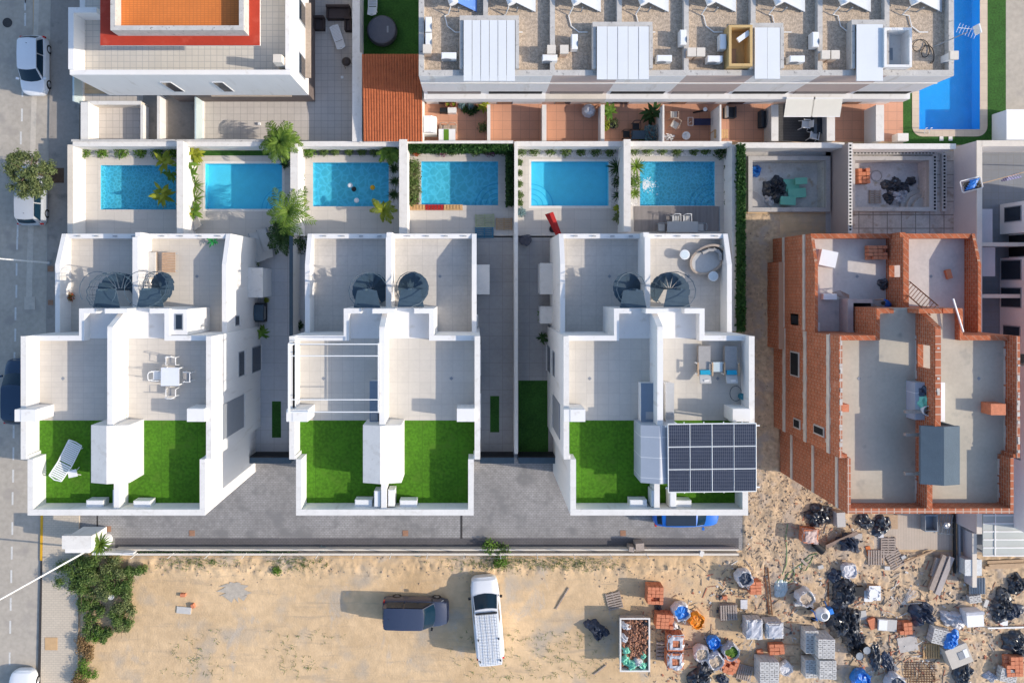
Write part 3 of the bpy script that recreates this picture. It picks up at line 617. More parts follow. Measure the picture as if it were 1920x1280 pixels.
def duplex(label, DX, o):
    g = lambda v: v + DX
    W, TP = o.get('wall', WHITE), o.get('top', WHITE2)
    t = T(o.get('name', 'white_house'), label, 'house', DX-5, -5, 0, px=False, group=o.get('group'))
    x0, x1, xc = g(o.get('x0', X0)), g(o.get('x1', X1)), g(o.get('xc', XC)); rx0, rx1 = g(o.get('rx0', -10.0)), g(o.get('rx1', .05)); ex0, ex1 = g(o.get('ex0', -7.3)), g(o.get('ex1', -2.3))
    ZT, ZS = 4.95, 7.9
    ins = o.get('ins', .37); b = MB(); b.box(rx0, rx1, YB, YR, 0, ZT); b.box(x0, x1, YJ, YB, 0, ZS); b.box(x0+ins, x1-.35, YF, YJ, 0, ZS); b.box(ex0, ex1, YB, YE, ZT, ZS)
    b.build('wall', W, t, True)
    ft, fs = o['floors']
    for a, c in ((rx0+.2, xc-.1), (xc+.1, rx1-.2)):
        f = sheet(a, c, YB, YR-.2, ZT+.005, [(ex0-.01, ex1+.01, YB-1, YE+.0)]); f.build('terrace_floor', ft, t, True)
    for k, (a, c) in enumerate(((x0+.2, xc-.1), (xc+.1, x1-.2))):
        f = sheet(a, c, YJ if o.get('noturf') else -7.75, YB-.2, ZS+.005)
        fa, fc = (max(a, x0+o.get('ins', .37)+.2), min(c, x1-.35-.2))
        if o.get('noturf'): q_ = sheet(fa, fc, YF+.2, YJ, ZS+.005); n0 = len(f.v); f.v += q_.v; f.f += [tuple(i+n0 for i in q) for q in q_.f]; e = (max(a, ex0+.2), min(c, ex1-.2)); f2 = sheet(e[0], e[1], YB-.2, YE+.02, ZS+.005); f.v += []; n0 = len(f.v); f.v += f2.v; f.f += [tuple(i+n0 for i in q) for q in f2.f]
        f.build('roof_floor', fs[k] if isinstance(fs, tuple) else fs, t, True)
        if not o.get('noturf'):
            tf = sheet(a, c, YJ, -7.75, ZS+.012); q_ = sheet(fa, fc, YF+.2, YJ, ZS+.012); n0 = len(tf.v); tf.v += q_.v; tf.f += [tuple(i+n0 for i in q) for q in q_.f]; tf.build('roof_turf', TURF, t, True)
    hp = o.get('hp', 9.1); low = o.get('low', 8.55); nz = o.get('nz', 5.45); th = o.get('th', .28)
    b = MB()
    b.prismx([(YR,ZT),(YR,nz),(1.05,6.15),(YB,6.15),(YB,ZT)], rx0, rx0+th); b.prismx([(YR,ZT),(YR,nz),(1.05,6.15),(YB,6.15),(YB,ZT)], rx1-th, rx1)
    b.box(rx0+th, rx1-th, YR-.28, YR, ZT, nz-.02)
    hl = o.get('holes'); b.box(xc-.16, xc+.16, YE, .3 if hl else YR-.28, ZT, 6.75);
    if hl: b.box(xc-.16, xc+.16, 1.0, YR-.28, ZT, 6.75); b.box(xc-.16, xc+.16, .3, 1.0, ZT, 5.3); b.box(xc-.16, xc+.16, .3, 1.0, 6.42, 6.75)
    b.box(xc-.16, xc+.16, YR-.28, YR+.02, nz-.02, 6.4)
    build_split(b, 'terrace_parapet', W, t)
    b = MB()
    b.box(x0+th, x0+ins, YJ, YJ+.2, ZS, hp); b.box(x1-.35, x1-th, YJ, YJ+.2, ZS, hp)
    b.box(x0, x0+th, YJ, YB, ZS, hp); b.box(x1-th, x1, YJ, YB, ZS, hp)
    b.box(x0+ins, x0+ins+th, YF+.30, YJ, ZS, hp); b.box(x1-.35-th, x1-.35, YF+.30, YJ, ZS, hp)
    b.box(x0+ins, x1-.35, YF, YF+.30, ZS, hp)
    b.box(x0+th, ex0+th, YB-.28, YB, ZS, low); b.box(ex1-th, x1-th, YB-.28, YB, ZS, low)
    b.box(ex0, ex0+th, YB, YE, ZS, low); b.box(ex1-th, ex1, YB, YE, ZS, low)
    b.box(ex0+th, ex0+.95, YE-.28, YE, ZS, low); b.box(xc-.62, xc+.62, YE-.26, YE, ZS, 9.0); b.box(ex1-1.1, ex1-th, YE-.28, YE, ZS, low)
    build_split(b, 'roof_parapet', W, t)
    if TP is not None:
        b = MB(); e = .012   # copings: thin caps standing a little proud of the parapets
        def cap(a0, a1, c0, c1, z): b.box(a0-e, a1+e, c0-e, c1+e, z, z+.03)
        cap(x0, x0+th, YJ, YB, hp); cap(x1-th, x1, YJ, YB, hp); cap(x0+.37, x1-.35, YF, YF+.30, hp+.001)
        cap(x0+.37, x0+.37+th, YF+.33, YJ-.02, hp); cap(x1-.35-th, x1-.35, YF+.33, YJ-.02, hp)
        build_split(b, 'coping', TP, t)
    ct = 9.65
    ys_ = -3.45 if hl else -10.4; b = MB().prismx([(YE-.26,ZS),(YE-.26,8.4),(YE-.95,ct),(ys_,ct),(ys_,ZS)], xc-.155, xc+.155)
    if hl: b.box(xc-.155, xc+.155, -10.4, -4.75, ZS, ct); b.box(xc-.155, xc+.155, -4.75, -3.45, ZS, 8.12); b.box(xc-.155, xc+.155, -4.75, -3.45, 9.22, ct)
    b.box(xc-.15, xc+.15, YF+.30, -10.4, ZS, 8.95)
    b.build('party_wall', W, t, True)
    if not o.get('nobox'):
        b = MB().prismy([(xc-1.04,ZS),(xc-1.04,9.62),(xc-.08,9.88),(xc+1.03,9.62),(xc+1.03,ZS)], -10.78, -7.68); b.build('stair_head', o.get('box', WHITE2), t, True)
    b = MB(); b.box(x0+th+.005, x0+1.1, -7.5, -6.85, ZS, 9.62); b.box(x0-.05, x0+th, -7.5, -6.85, hp, 9.6) if TP is not None else None
    b.box(x1-1.25, x1-th-.005, -7.55, -6.85, ZS, 9.35)
    if not o.get('nopier'): build_split(b, 'pier', W, t)
    br = MB()
    for k in (.2, .42, .64, .86):
        for a, c in ((rx0, xc), (xc, rx1)): br.box(a+(c-a)*k-.12, a+(c-a)*k+.12, YR-.17, YR-.12, nz-.02, nz+.09)
    if TP is not None: build_split(br, 'rail_bracket', METG, t)
    gl = MB()
    for a in (x0+1.6, x1-1.6): gl.cyl(a, -5.4, ZS, ZS+.02, .11, n=4)
    for a in (rx0+3.1, rx1-2.2): gl.cyl(a, .35, ZT, ZT+.02, .11, n=4)
    build_split(gl, 'floor_drain', GREYG, t)
    if not o.get('nostair'):
        spiral_stair(xc-1.08, -.42, ZT, ZS, 1, -70, t, DX < -5); spiral_stair(xc+1.38, -.38, ZT, ZS, -1, 250, t, DX < -5)
    return t
def win(house, side, X, ya, yb, za, zb, m=GLASSD, name='window', sill=True):
    s = 1 if side == 'e' else -1
    f = MB().box(X, X+s*.03, ya-.06, yb+.06, za-.06, zb+.06).build(name, GREYG if m is GREYG else METG, house, True)
    MB().box(X+s*.03, X+s*.045, ya, yb, za, zb).build('pane', m, f, True)
    if sill: MB().box(X, X+s*.10, ya-.1, yb+.1, za-.13, za-.06).build('sill', WHITE2, f, True)
LX, RX = -14.63, 14.95
hL = duplex('street-side white pair of houses with the dining table on its roof', LX, dict(floors=(TERR2, (TERR2, TERR2)), group='white houses with roof lawns'))
hM = duplex('middle white pair of houses with a bare wire pergola on its roof', 0.0, dict(floors=(TERR3, (TERR, TERR)), group='white houses with roof lawns'))
RBOX = mat('bluish_roof_panel', (.42,.45,.50), .5, .05, 1, tile=(5,1.1), grout=(.7,.7,.7), gw=.02)
hR = duplex('white pair of houses carrying the solar panels', RX, dict(floors=(TERR3, (TERR, TERR)), box=RBOX, group='white houses with roof lawns'))
for h, X, s in ((hL, X1+LX, 'e'), (hM, X1, 'e'), (hR, X0+RX, 'w'), (hM, X0, 'w')):
    win(h, s, X, -8.9, -7.0, 3.7, 7.3, GREYG, 'loggia'); win(h, s, X, -5.7, -4.3, 3.6, 4.5); win(h, s, X, -5.8, -4.25, .1, 1.85)
MB().box(-16.92, -16.0, -2.93, -1.5, 4.96, 8.4).build('skylight_box', WHITE, hL, True); sk = MB().box(-16.68, -16.22, -2.65, -1.75, 8.4, 8.44).build('skylight', METG, hL, True); MB().box(-16.62, -16.28, -2.6, -1.8, 8.44, 8.446).build('pane', GLASSD, sk, True)
for h, dx in ((hL, LX), (hM, 0), (hR, RX)):
    for c in (-7.9, -2.2):
        f = MB().box(c+dx-1.3, c+dx+1.3, YF-.03, YF, .05, 2.3).build('garage_door', GREYG, h, True)
        f = MB().box(c+dx-1.0, c+dx+1.0, YF-.03, YF, 4.4, 6.2).build('window', METG, h, True); MB().box(c+dx-.92, c+dx+.92, YF-.045, YF-.03, 4.48, 6.12).build('pane', GLASSD, f, True)
for hx, s in ((hL, .05+LX), (hM, .05)): win(hx, 'e', s, -2.6, -2.1, 4.0, 4.6)
for l, a in (('white storage cabinet against the street-side house, by the grey barbecue', (-14.58,-13.65,-.95,.9,2.2)), ('white storage cabinet against the middle house beside the pallets', (.06,.86,-.75,1.1,1.9)),
             ('tall white storage cabinet against the solar panel house', (4.15,4.94,-.75,1.2,1.9)), ('smaller white storage cabinet with a vent against the solar panel house', (4.2,4.94,-2.65,-1.6,1.5))):
    t = T('storage_cabinet', l, 'cabinet', (a[0]+a[1])/2, (a[2]+a[3])/2, 0, px=False, group='white outdoor cabinets')
    MB().box(a[0],a[1],a[2],a[3],0,a[4]-.04).build('body', PLASTW, t, True); MB().box(a[0]-.02,a[1]+.03,a[2]-.03,a[3]+.03,a[4]-.04,a[4]).build('lid', WHITE2, t, True)
# ------------------------------------------------------------------ unfinished brick house
K = 30.05
hK = duplex('unfinished bare brick pair of houses with grey screed roofs', K, dict(name='brick_house', wall=BRICK, top=None, floors=(SCREEDL, (SCREED, SCREED)), noturf=True, nobox=True, nopier=True, nostair=True, holes=True, low=8.3, nz=5.6,
    hp=8.85, ins=.46, x0=19.92-K, x1=29.85-K, xc=24.85-K, rx0=19.86-K, rx1=29.6-K, ex0=22.3-K, ex1=27.1-K, th=.18))
b = MB()
for z in (1.95, 4.95, 7.88): b.box(19.87, 19.92, YJ, YB, z-.36, z); b.box(20.33, 20.38, YF, YJ-.06, z-.28, z)
for z in (1.95, 4.9): b.box(19.81, 19.86, YB+.06, YR, z-.28, z)
build_split(b, 'slab_edge', mat('raw_slab_edge', (.58,.52,.45), .9, .2, 2), hK)
b = MB()
for a, c, z in ((19.84, 20.14, 0),): pass
for x in (19.92, 29.67): b.box(x+.0, x+.18, YJ+.01, YB-.01, 8.85, 8.88)
b.box(20.39, 29.49, YF+.01, YF+.29, 8.85, 8.88); b.box(20.38, 20.56, YF+.3, YJ, 8.85, 8.88); b.box(29.32, 29.50, YF+.3, YJ, 8.85, 8.88); b.box(24.7, 25.0, -7.4, -2.5, 9.65, 9.68)
build_split(b, 'brick_course', mat('brick_top', (.43,.14,.07), .9, .22, 3, tile=(.42,.42), grout=(.5,.38,.3), gw=.03), hK)
rg = random.Random(31); b = MB()
for xx, y0_, y1_ in ((24.685,-12.3,-10.9),(24.685,-7.6,-3.0),(29.655,-9.5,-3.3),(29.305,-12.3,-9.8)):
    y = y0_
    while y < y1_: q_ = rg.uniform(.2,.7); b.box(xx-.02, xx+.015, y, min(y+q_, y1_), 7.91, 7.91+rg.uniform(.05,.16)); y += q_+rg.choice([0,0,.1])
for i in range(60): y = rg.uniform(-12,-3.4); xx = rg.choice([20.02, 29.75, 24.85]); z_ = 9.681 if xx == 24.85 else 8.881; b.box(xx-rg.uniform(.03,.09), xx+.07, y, y+rg.uniform(.05,.3), z_, z_+rg.uniform(.01,.05)) if -9.5 < y and (xx != 24.85 or y > -7.3) else None
b.build('mortar_line', MORTAR, hK, True)
b = MB(); b.box(24.35, 24.69, -7.1, -4.2, 9.1, 9.45) if 0 else None
b.prismy([(24.05,9.30),(24.05,9.45),(25.1,9.78),(26.1,9.55),(26.1,9.38)], -10.9, -7.75); b.box(25.95, 26.1, -10.85, -7.8, 7.9, 9.38); b.build('stair_head', mat('felt_roofing', (.10,.135,.165), .9, .1, 1, bump=.3), hK, True)
for q in ((1485,590,1498,608),(1484,660,1498,705),(1490,785,1500,803),(1528,797,1545,817)):
    (ya, za), (yb, zb) = onx(19.92, q[0], q[1]), onx(19.92, q[2], q[3]); za, zb = sorted((za, zb)); ya, yb = sorted((ya, yb))
    f = MB().box(19.86, 19.925, ya-.08, yb+.08, za-.08, zb+.08).build('window', GREYC, hK, True); MB().box(19.85, 19.86, ya, yb, za, zb).build('pane', DARK, f, True)
rg = random.Random(11); b = MB()
for i in range(240):
    z = rg.choice([1.75,1.6,4.75,4.6,7.7,7.5]) + rg.uniform(-.15,.15); y = rg.uniform(-9.5,-3)
    b.box(19.90, 19.912, y, y+rg.uniform(.1,.5), z, z+rg.uniform(.04,.16))
b.build('mortar_patch', MORTAR, hK, True)
MB().box(19.5, 19.86, -4.3, 1.3, 0, 1.9).build('lower_wall', BRICK, hK, True)
# light well on the rear terrace
b = MB(); b.pbox(1590,560,1600,628,4.95,6.0); b.pbox(1600,561,1636,568,4.95,5.9); b.pbox(1600,620,1634,632,4.95,5.9); b.pbox(1634,581,1643,630,4.95,6.0); b.build('light_well', mat('dusty_pink_render', (.44,.37,.36), .9, .12, 2), hK, True)
q = prect(1600,568,1634,620,5.1); sheet(*q, 5.05).build('well_glass', DARK, hK, True)
b = MB(); b.pbox(1572,758,1592,772,7.9,8.7); b.build('chimney_stub', BRICKT, hK, True)
b = MB(); b.pbox(1858,757,1886,778,7.9,8.7); b.build('chimney_stub', BRICKT, hK, True)
b = MB()
for y in (772, 815, 888):
    p = P(1698,y,8.9); b.box(p.x, p.x+1.1, p.y-.08, p.y+.08, 8.7, 8.9)
build_split(b, 'timber_prop', WOODG, hK)
MB().pbox(1716,717,1742,787,7.9,8.75).build('well_slab', RBOX, hK, True)

# ------------------------------------------------------------------ house with the red roof
t = T('red_roofed_house', 'white house with a red roof deck and orange tiled recess', 'house', 340, 80)
x0, x1, y0 = -23.0, -10.5, 11.74
MB().box(x0, x1, y0, 32, 3.0, 6.5).build('wall', WHITE, t, True)
MB().box(x0+3.2, x1-.25, y0+.33, 32, 0, 3.0).build('ground_wall', mat('dark_stone_cladding', (.16,.13,.12), .8, .2, 2), t, True)
sheet(x0+.3, x1-.25, y0+.25, 32, 6.506).build('terrace_floor', mat('pale_terrace_tiles', (.58,.545,.49), .7, .05, .5, tile=(.36,.36), grout=(.40,.39,.37), gw=.016), t, True)
b = MB(); b.box(x0, x0+.3, y0+.28, 15.2, 6.5, 7.7); b.box(x0, x1, y0, y0+.28, 6.5, 7.55); b.box(x1-.25, x1, y0+.28, 32, 6.5, 7.7); b.box(x0, x0+1.6, 15.2, 15.5, 6.5, 7.7); b.build('parapet', WHITE, t, True)
z = 9.6; a, c = P(188,85,z), P(487,85,z)
MB().box(a.x+.95, -12.65, 13.78, 32, 6.51, z-.15).build('upper_wall', WHITE, t, True)
MB().box(a.x, c.x, a.y, 32, z-.15, z-.03).build('roof_edge', WHITE2, t, True)
rr = MB().box(a.x, c.x, a.y-.01, 32, z-.03, z+.01).build('roof', REDR, t, True)
p, q = P(207,57,z+.9), P(457,57,z+.9)
b = MB(); b.box(p.x, p.x+.25, p.y, 32, z, z+.9); b.box(q.x-.25, q.x, p.y, 32, z, z+.9); b.box(p.x+.25, q.x-.25, p.y, p.y+.25, z, z+.9); b.build('roof_kerb', OLDTOP, rr, True)
sheet(p.x+.25, q.x-.25, p.y+.25, 32, z+.25).build('recess_floor', ORNG, rr, True)
ch = MB().pbox(512,102,528,117,6.5,8.3); ch.build('chimney', CREAM, t, True)
for xa, xb in ((-18.5,-17.95),(-15.45,-14.9)):
    za, zb = 4.0, 6.0
    f = MB().box(xa-.05, xb+.05, y0-.03, y0, min(za,zb)-.05, max(za,zb)+.05).build('window', METW, t, True); MB().box(xa, xb, y0-.04, y0-.03, min(za,zb), max(za,zb)).build('pane', GLASSD, f, True)
for ya, yb, l in ((15.6, 18.6, 0), (12.4, 14.2, 0)):
    f = MB().box(x1, x1+.03, ya, ya+1.3, 4.0, 5.6).build('window', METG, t, True); MB().box(x1+.03, x1+.04, ya+.08, ya+1.22, 4.08, 5.52).build('pane', GLASSD, f, True)
MB().box(x1, x1+.32, 12.6, 17.2, 3.75, 3.9).build('awning_case', TAN, t, True)
p, q = P(396,173,2.9), P(546,181,2.9); MB().box(p.x, q.x, q.y, p.y+.4, 2.75, 2.9).build('awning_case', TAN, t, True)
# glass balustrades and low walls of its patio
for l, a in (('frosted glass screen between the ramp and the paved patio', (363,180,373,264,1.3)), ('frosted glass screen beside the street, at the corner of the red roofed house', (134,142,148,190,1.2))):
    t = T('glass_screen', l, 'screen', (a[0]+a[2])/2, (a[1]+a[3])/2); p, q = P(a[0]+2,a[1],a[4]), P(a[0]+5,a[3],a[4])
    MB().box(p.x, q.x, q.y, p.y, .2, a[4]).build('glass_panel', mat('frosted_glass', (.50,.60,.62), .3, .05, 2, spec=.6), t, True); MB().box(p.x-.05, q.x+.05, q.y, p.y, 0, .2).build('base_wall', WHITE, t, True)
wallp('low white wall on the street side of the front patio', 152,192,165,262,1.4); wallp('low cream wall along the top of the front patio', 165,190,264,196,1.0, m=CREAM)
wallp('slim white wall beside the ramp of the red roofed house', 264,196,268,262,.9); wallp('slim white wall splitting the ramp of the red roofed house', 295,176,299,262,1.0)
# clay tile lean-to
t = T('tiled_shed', 'lean-to shed with a clay tile roof next to the row of patios', 'shed', 737, 182)
p, q = P(678,102,2.6), P(793,265,2.0); rf = MB(); n = 22
for i in range(n):
    x = p.x+.02 + (q.x-p.x-.04)*i/n; wd = (q.x-p.x-.04)/n
    for k in range(24):
        ya = p.y + (q.y-p.y)*k/24; yb = p.y + (q.y-p.y)*(k+1.12)/24; za = 2.6-.6*k/24; zb = 2.6-.6*(k+1.12)/24
        m_ = 5; vs = []
        for e, (yy, zz) in enumerate(((ya, za), (yb, zb+.035))):
            for j in range(m_+1):
                an = math.pi*j/m_; vs.append((x+wd*.5-math.cos(an)*wd*.5, yy, zz+math.sin(an)*.055))
        rf.add(vs, [(j, m_+1+j, m_+2+j, j+1) for j in range(m_)])
rf.build('roof', RTILE, t, True); MB().prismx([(p.y,0),(p.y,2.55),(q.y,1.95),(q.y,0)], p.x+.03, q.x-.03).build('wall', WHITE, t, True)

# ------------------------------------------------------------------ terraced row
ux = [-3.27 + 3.84*k for k in range(9)]; YW = 11.85; ZG = 6.62
UL = ['end house of the terrace with the blue covered solar collector', 'terrace house beside the first white roof cover, above the plain terracotta patio', 'terrace house with a pinkish facade above the patio with the plastic-wrapped bundle',
      'terrace house above the patio with the black chairs and large plants', 'terrace house with a pinkish facade next to the open ochre stairwell', 'terrace house above the patio with grey wicker seats',
      'terrace house above the cream folding awnings', 'end house of the terrace with the aerial mast, beside the large pool']
hx = []
for k in range(8):
    a, c = ux[k], ux[k+1]; m = PINKW if k in (2, 4, 6) else WHITE
    t = T('terraced_house', UL[k], 'house', (a+c)/2, 14, 0, px=False, group='terraced houses with gravel roofs'); hx.append(t)
    MB().box(a, c, YW, 32, 3.5, ZG-.006).box(a, c, YW+.07, 32, 0, 3.5).build('wall', m, t, True)
    MB().box(a+.25, c-.25, YW+.03, YW+.07, 2.78, 3.46).build('window_band', DARK if k % 2 else mat('shutter_brown_%d' % k, (.20,.17,.16), .7, .1, 2), t, True)
    MB().box(a, c, YW-.28, YW+.07, 2.0, 2.75).build('canopy', CREAM if k == 2 else WHITE, t, True)
    MB().box(a, c, YW-.05, YW, 5.35, 5.5).build('ledge', WHITE2, t, True)
    sheet(a+.12, c-.12, YW+.3, 32, ZG).build('roof_gravel', GRAVEL, t, True)
    b = MB(); b.box(a-.14 if k else a, a+.14 if k else a+.3, YW+.32, 32, ZG-.006, 7.0)
    if k == 7: b.box(c-.3, c, YW+.32, 32, ZG-.006, 7.0)
    b.box(a, c, YW, YW+.32, ZG-.006, 7.0); b.build('parapet', OLDTOP, t, True)
    MB().box(a, c, YW-.012, YW, 6.1, 6.98).build('facade_panel', m, t, True)
    f = MB().box(a+.8, a+1.9, YW+.03, YW+.07, .1, 1.95).build('patio_door', GREYG, t, True); MB().box(a+.85, a+1.85, YW+.01, YW+.03, .15, 1.9).build('pane', GLASSD, f, True)
# white covers over the stairwells and the two open wells
def stairwell(k, a, b_, c, d, label, well=None, wm=None, parts=6, z=7.35):
    t = T('stairwell_cover', label, 'roof cover', (a+c)/2, (b_+d)/2, ZG, 0, 'white sheet roof covers'); p, q = P(a, b_, z), P(c, d, z)
    n = parts; b = MB()
    for i in range(n): b.box(p.x+(q.x-p.x)*i/n+.012, p.x+(q.x-p.x)*(i+1)/n-.012, q.y, p.y, z-.08-.015*(i % 2), z-.015*(i % 2))
    b.build('sheet_roof', SHEET, t, True)
    b = MB(); e = .22
    b.box(p.x-e, q.x+e, p.y+.02, p.y+.3, ZG, z-.1); b.box(p.x-e, p.x-.02, YW+.33, p.y+.02, ZG, z-.12); b.box(q.x+.02, q.x+e, YW+.33, p.y+.02, ZG, z-.02)
    b.build('curb', OLDTOP, t, True)
    return t
stairwell(0, 869,38,966,152,'widest white sheet cover, with a plain sheet beside the first rooftop boiler', parts=6)
stairwell(1, 1119,50,1217,149,'white sheet cover between the paired tan chimneys', parts=5)
stairwell(2, 1415,52,1463,148,'narrow white sheet cover next to the open ochre stairwell', parts=2)
stairwell(3, 1606,46,1656,152,'plain white cover beside the white open stairwell', parts=1)
for (a, b_, c, d), m, l in (((1367,47,1411,124), mat('ochre_plaster', (.55,.38,.17), .85, .08, 1), 'open ochre stairwell with a white lamp, next to the narrow white cover'), ((1658,52,1710,126), WHITE, 'open white stairwell with a dark doorway at the end of the terrace')):
    t = T('open_stairwell', l, 'stairwell', (a+c)/2, (b_+d)/2, ZG); p, q = P(a, b_, 7.5), P(c, d, 7.5)
    b = MB(); e = .14
    b.box(p.x, q.x, p.y-e, p.y, ZG, 7.5); b.box(p.x, q.x, q.y, q.y+e, ZG, 7.5); b.box(p.x, p.x+e, q.y+e, p.y-e, ZG, 7.5); b.box(q.x-e, q.x, q.y+e, p.y-e, ZG, 7.5); b.build('well_wall', m, t, True)
    sheet(p.x+e, q.x-e, q.y+e, p.y-e, (ZG+.04)).build('well_floor', m if m is not WHITE else WHITE2, t, True)
    MB().box(p.x+e+.1, p.x+e+.5, q.y+e+.1, q.y+1.2, (ZG+.04), 6.8).build('step', mat('step_'+m.name, (.30,.2,.13) if m is not WHITE else (.2,.2,.22), .8), t, True)
    if m is not WHITE: MB().rbox(q.x-.45, p.y-.6, 7.3, .8, .28, .14, 35).build('lamp', PLASTW, t, True)
    else: MB().box(p.x+e, p.x+e+.8, q.y+e+.5, p.y-.9, ZG+.05, ZG+.08).build('doorway', METG, t, True)
# rooftop solar water heaters
HL = ['beside the blue covered collector', 'above the first white cover', 'above the wrapped bundle patio', 'above the paired tan chimneys', 'between the second white cover and the ochre stairwell', 'above the narrow white cover', 'left of the plain white cover', 'above the white open stairwell']
for k, x in enumerate((846, 956, 1078, 1205, 1331, 1460, 1583, 1716)):
    t = T('solar_heater', 'rooftop water heater and collector, ' + HL[k], 'solar heater', x, 5, ZG, 0, 'rooftop solar water heaters')
    z = 7.6; p = P(x, 2, z); y = P(0, 5, z).y
    MB().tube([(p.x-.35, y+1.3, z-.15), (p.x+.15, y, z-.15)], .27, 12).build('tank', PLASTW, t, True, True)
    a = P(x+8, 5, 7.3); c = P(x+48, 24, 6.6)
    b = MB().add([(a.x,a.y,7.45),(c.x,c.y,6.7),(c.x,c.y+2.2,6.7),(a.x,a.y+2.2,7.45),(a.x,a.y,7.37),(c.x,c.y,6.62),(c.x,c.y+2.2,6.62),(a.x,a.y+2.2,7.37)], [(0,1,2,3),(7,6,5,4),(0,4,5,1),(3,2,6,7),(1,5,6,2),(0,3,7,4)])
    b.build('collector', mat('collector_%d' % k, (.10,.22,.55) if k == 0 else (.50,.53,.56), .35, .08, 1.5, c2=(.3,.45,.75) if k == 0 else None), t, True)
    b = MB()
    for e in (.15, .85):
        for y_ in (0, 2.0): b.box(a.x+(c.x-a.x)*e-.03, a.x+(c.x-a.x)*e+.03, c.y+y_, c.y+y_+.06, ZG, 7.42-.75*e)
    b.build('stand', METG, t, True)
    g_ = P(x-12, 30, ZG+.05); MB().tube([(p.x-.05,y-.1,7.2), (p.x-.2,y-.35,6.7), (g_.x,g_.y,(ZG+.06)), (g_.x+.15,g_.y-.6,(ZG+.06)), (g_.x+.6,g_.y-.95,(ZG+.06)), (g_.x+1.1,g_.y-.95,(ZG+.06))], .035, 6).build('pipe', ACW, t, True)
def ac_unit(label, x, y, z, rot=0, w=.85, d=.36, h=.62, group='air conditioner units'):
    t = T('air_conditioner', label, 'air conditioner', x, y, z, rot, group, px=False)
    b = MB().box(-w/2, w/2, -d/2, d/2, .08, h); b.build('casing', ACW, t)
    b = MB().box(-w*.42, -w*.32, -d/2, d/2, 0, .08).box(w*.32, w*.42, -d/2, d/2, 0, .08); b.build('foot', BLACK, t)
    MB().add([((.0-.13)*1+.28*math.cos(i*.3927), -d/2-.01, .42+.28*math.sin(i*.3927)) for i in range(16)], [tuple(range(16))]).build('fan_grille', GREYG, t)
    MB().box(-w/2+.03, w/2-.03, -d/2+.05, d/2-.03, h, h+.015).build('top_cover', PLASTW, t)
for x, y, r_, l in ((804,50,90,'upper of two white units at the street end of the terrace roof'),(804,80,90,'lower of two white units at the street end of the terrace roof'),(842,108,0,'white unit beside the widest white cover'),(1030,112,0,'small unit tucked against the first paired chimney'),(1076,82,90,'upright white unit beside the single tan chimney'),
                        (1243,113,0,'white unit left of the second pair of chimneys'),(1278,74,90,'upright white unit above the second pair of chimneys'),(1352,82,90,'upright white unit beside the open ochre stairwell'),(1337,114,0,'white unit right of the second pair of chimneys'),(1524,78,90,'upright white unit left of the plain white cover'),(1490,114,0,'white unit right of the narrow white cover')):
    p = P(x, y, 6.9); ac_unit(l, p.x, p.y, ZG+.01, r_, group='air conditioner units on the terrace roof')
CHL = ['lone tan chimney at the street end of the terrace roof', 'tan chimney on the party wall beside a small white unit', 'tan chimney beside the upright white unit, first pair', 'taller tan chimney of the second pair', 'tan chimney of the second pair nearer the ochre stairwell', 'tan chimney of the third pair, on the party wall', 'pale chimney of the third pair, near the plain cover', 'white chimney at the far corner by the large pool']
for k, (x, y) in enumerate(((801,92),(1034,93),(1058,93),(1297,98),(1314,98),(1548,103),(1566,103),(1797,104))):
    t = T('chimney', CHL[k], 'chimney', x, y, ZG, 0, 'terrace roof chimneys'); p = P(x, y, 7.5); m = WHITE if k == 7 else mat('chimney_render_%d' % k, (.52,.38,.28), .9, .1, 2)
    if k == 7: p.x -= .25
    MB().box(p.x-.2, p.x+.2, p.y-.2, p.y+.2, ZG, 7.4).build('stack', m, t, True); MB().box(p.x-.24, p.x+.24, p.y-.24, p.y+.24, 7.4, 7.55).build('cap', CREAM, t, True)
# aerial mast and hose loops
t = T('aerial', 'white television aerial on a mast over the large pool edge', 'aerial', 1775, 80, ZG); p = P(1770,88,7.0)
MB().tube([(p.x-.6,p.y,7.0),(p.x,p.y+.15,9.0)], .025).build('mast', METG, t, True)
b = MB(); q = Vector((p.x, p.y+.15, 9.0)); b.tube([q-Vector((.5,-.25,0)), q+Vector((.5,.15,0))], .02)
for k in range(7): e = q + Vector((-.5+.16*k, .25-.06*k, 0)); b.tube([e-Vector((.05,.22,.1)), e+Vector((.05,.22,.1))], .012, 4)
b.rbox(q.x+.55, q.y+.15, 9.0, .06, .5, .5, 15); b.build('antenna', METW, t, True)
b = MB(); b.tube([P(1719+16*math.cos(a*.45)*(1-.02*a)+a*.9, 80+14*math.sin(a*.45)+a*.8, (ZG+.06)) for a in range(34)], .025, 5)
b.tube([P(1718,112,6.4),P(1735,110,6.4),P(1750,117,6.4),P(1766,118,6.4)], .09, 6); tag(b.build('cable_coil', BLACK), 'tangled black cable coil on the gravel under the aerial mast', 'cable')

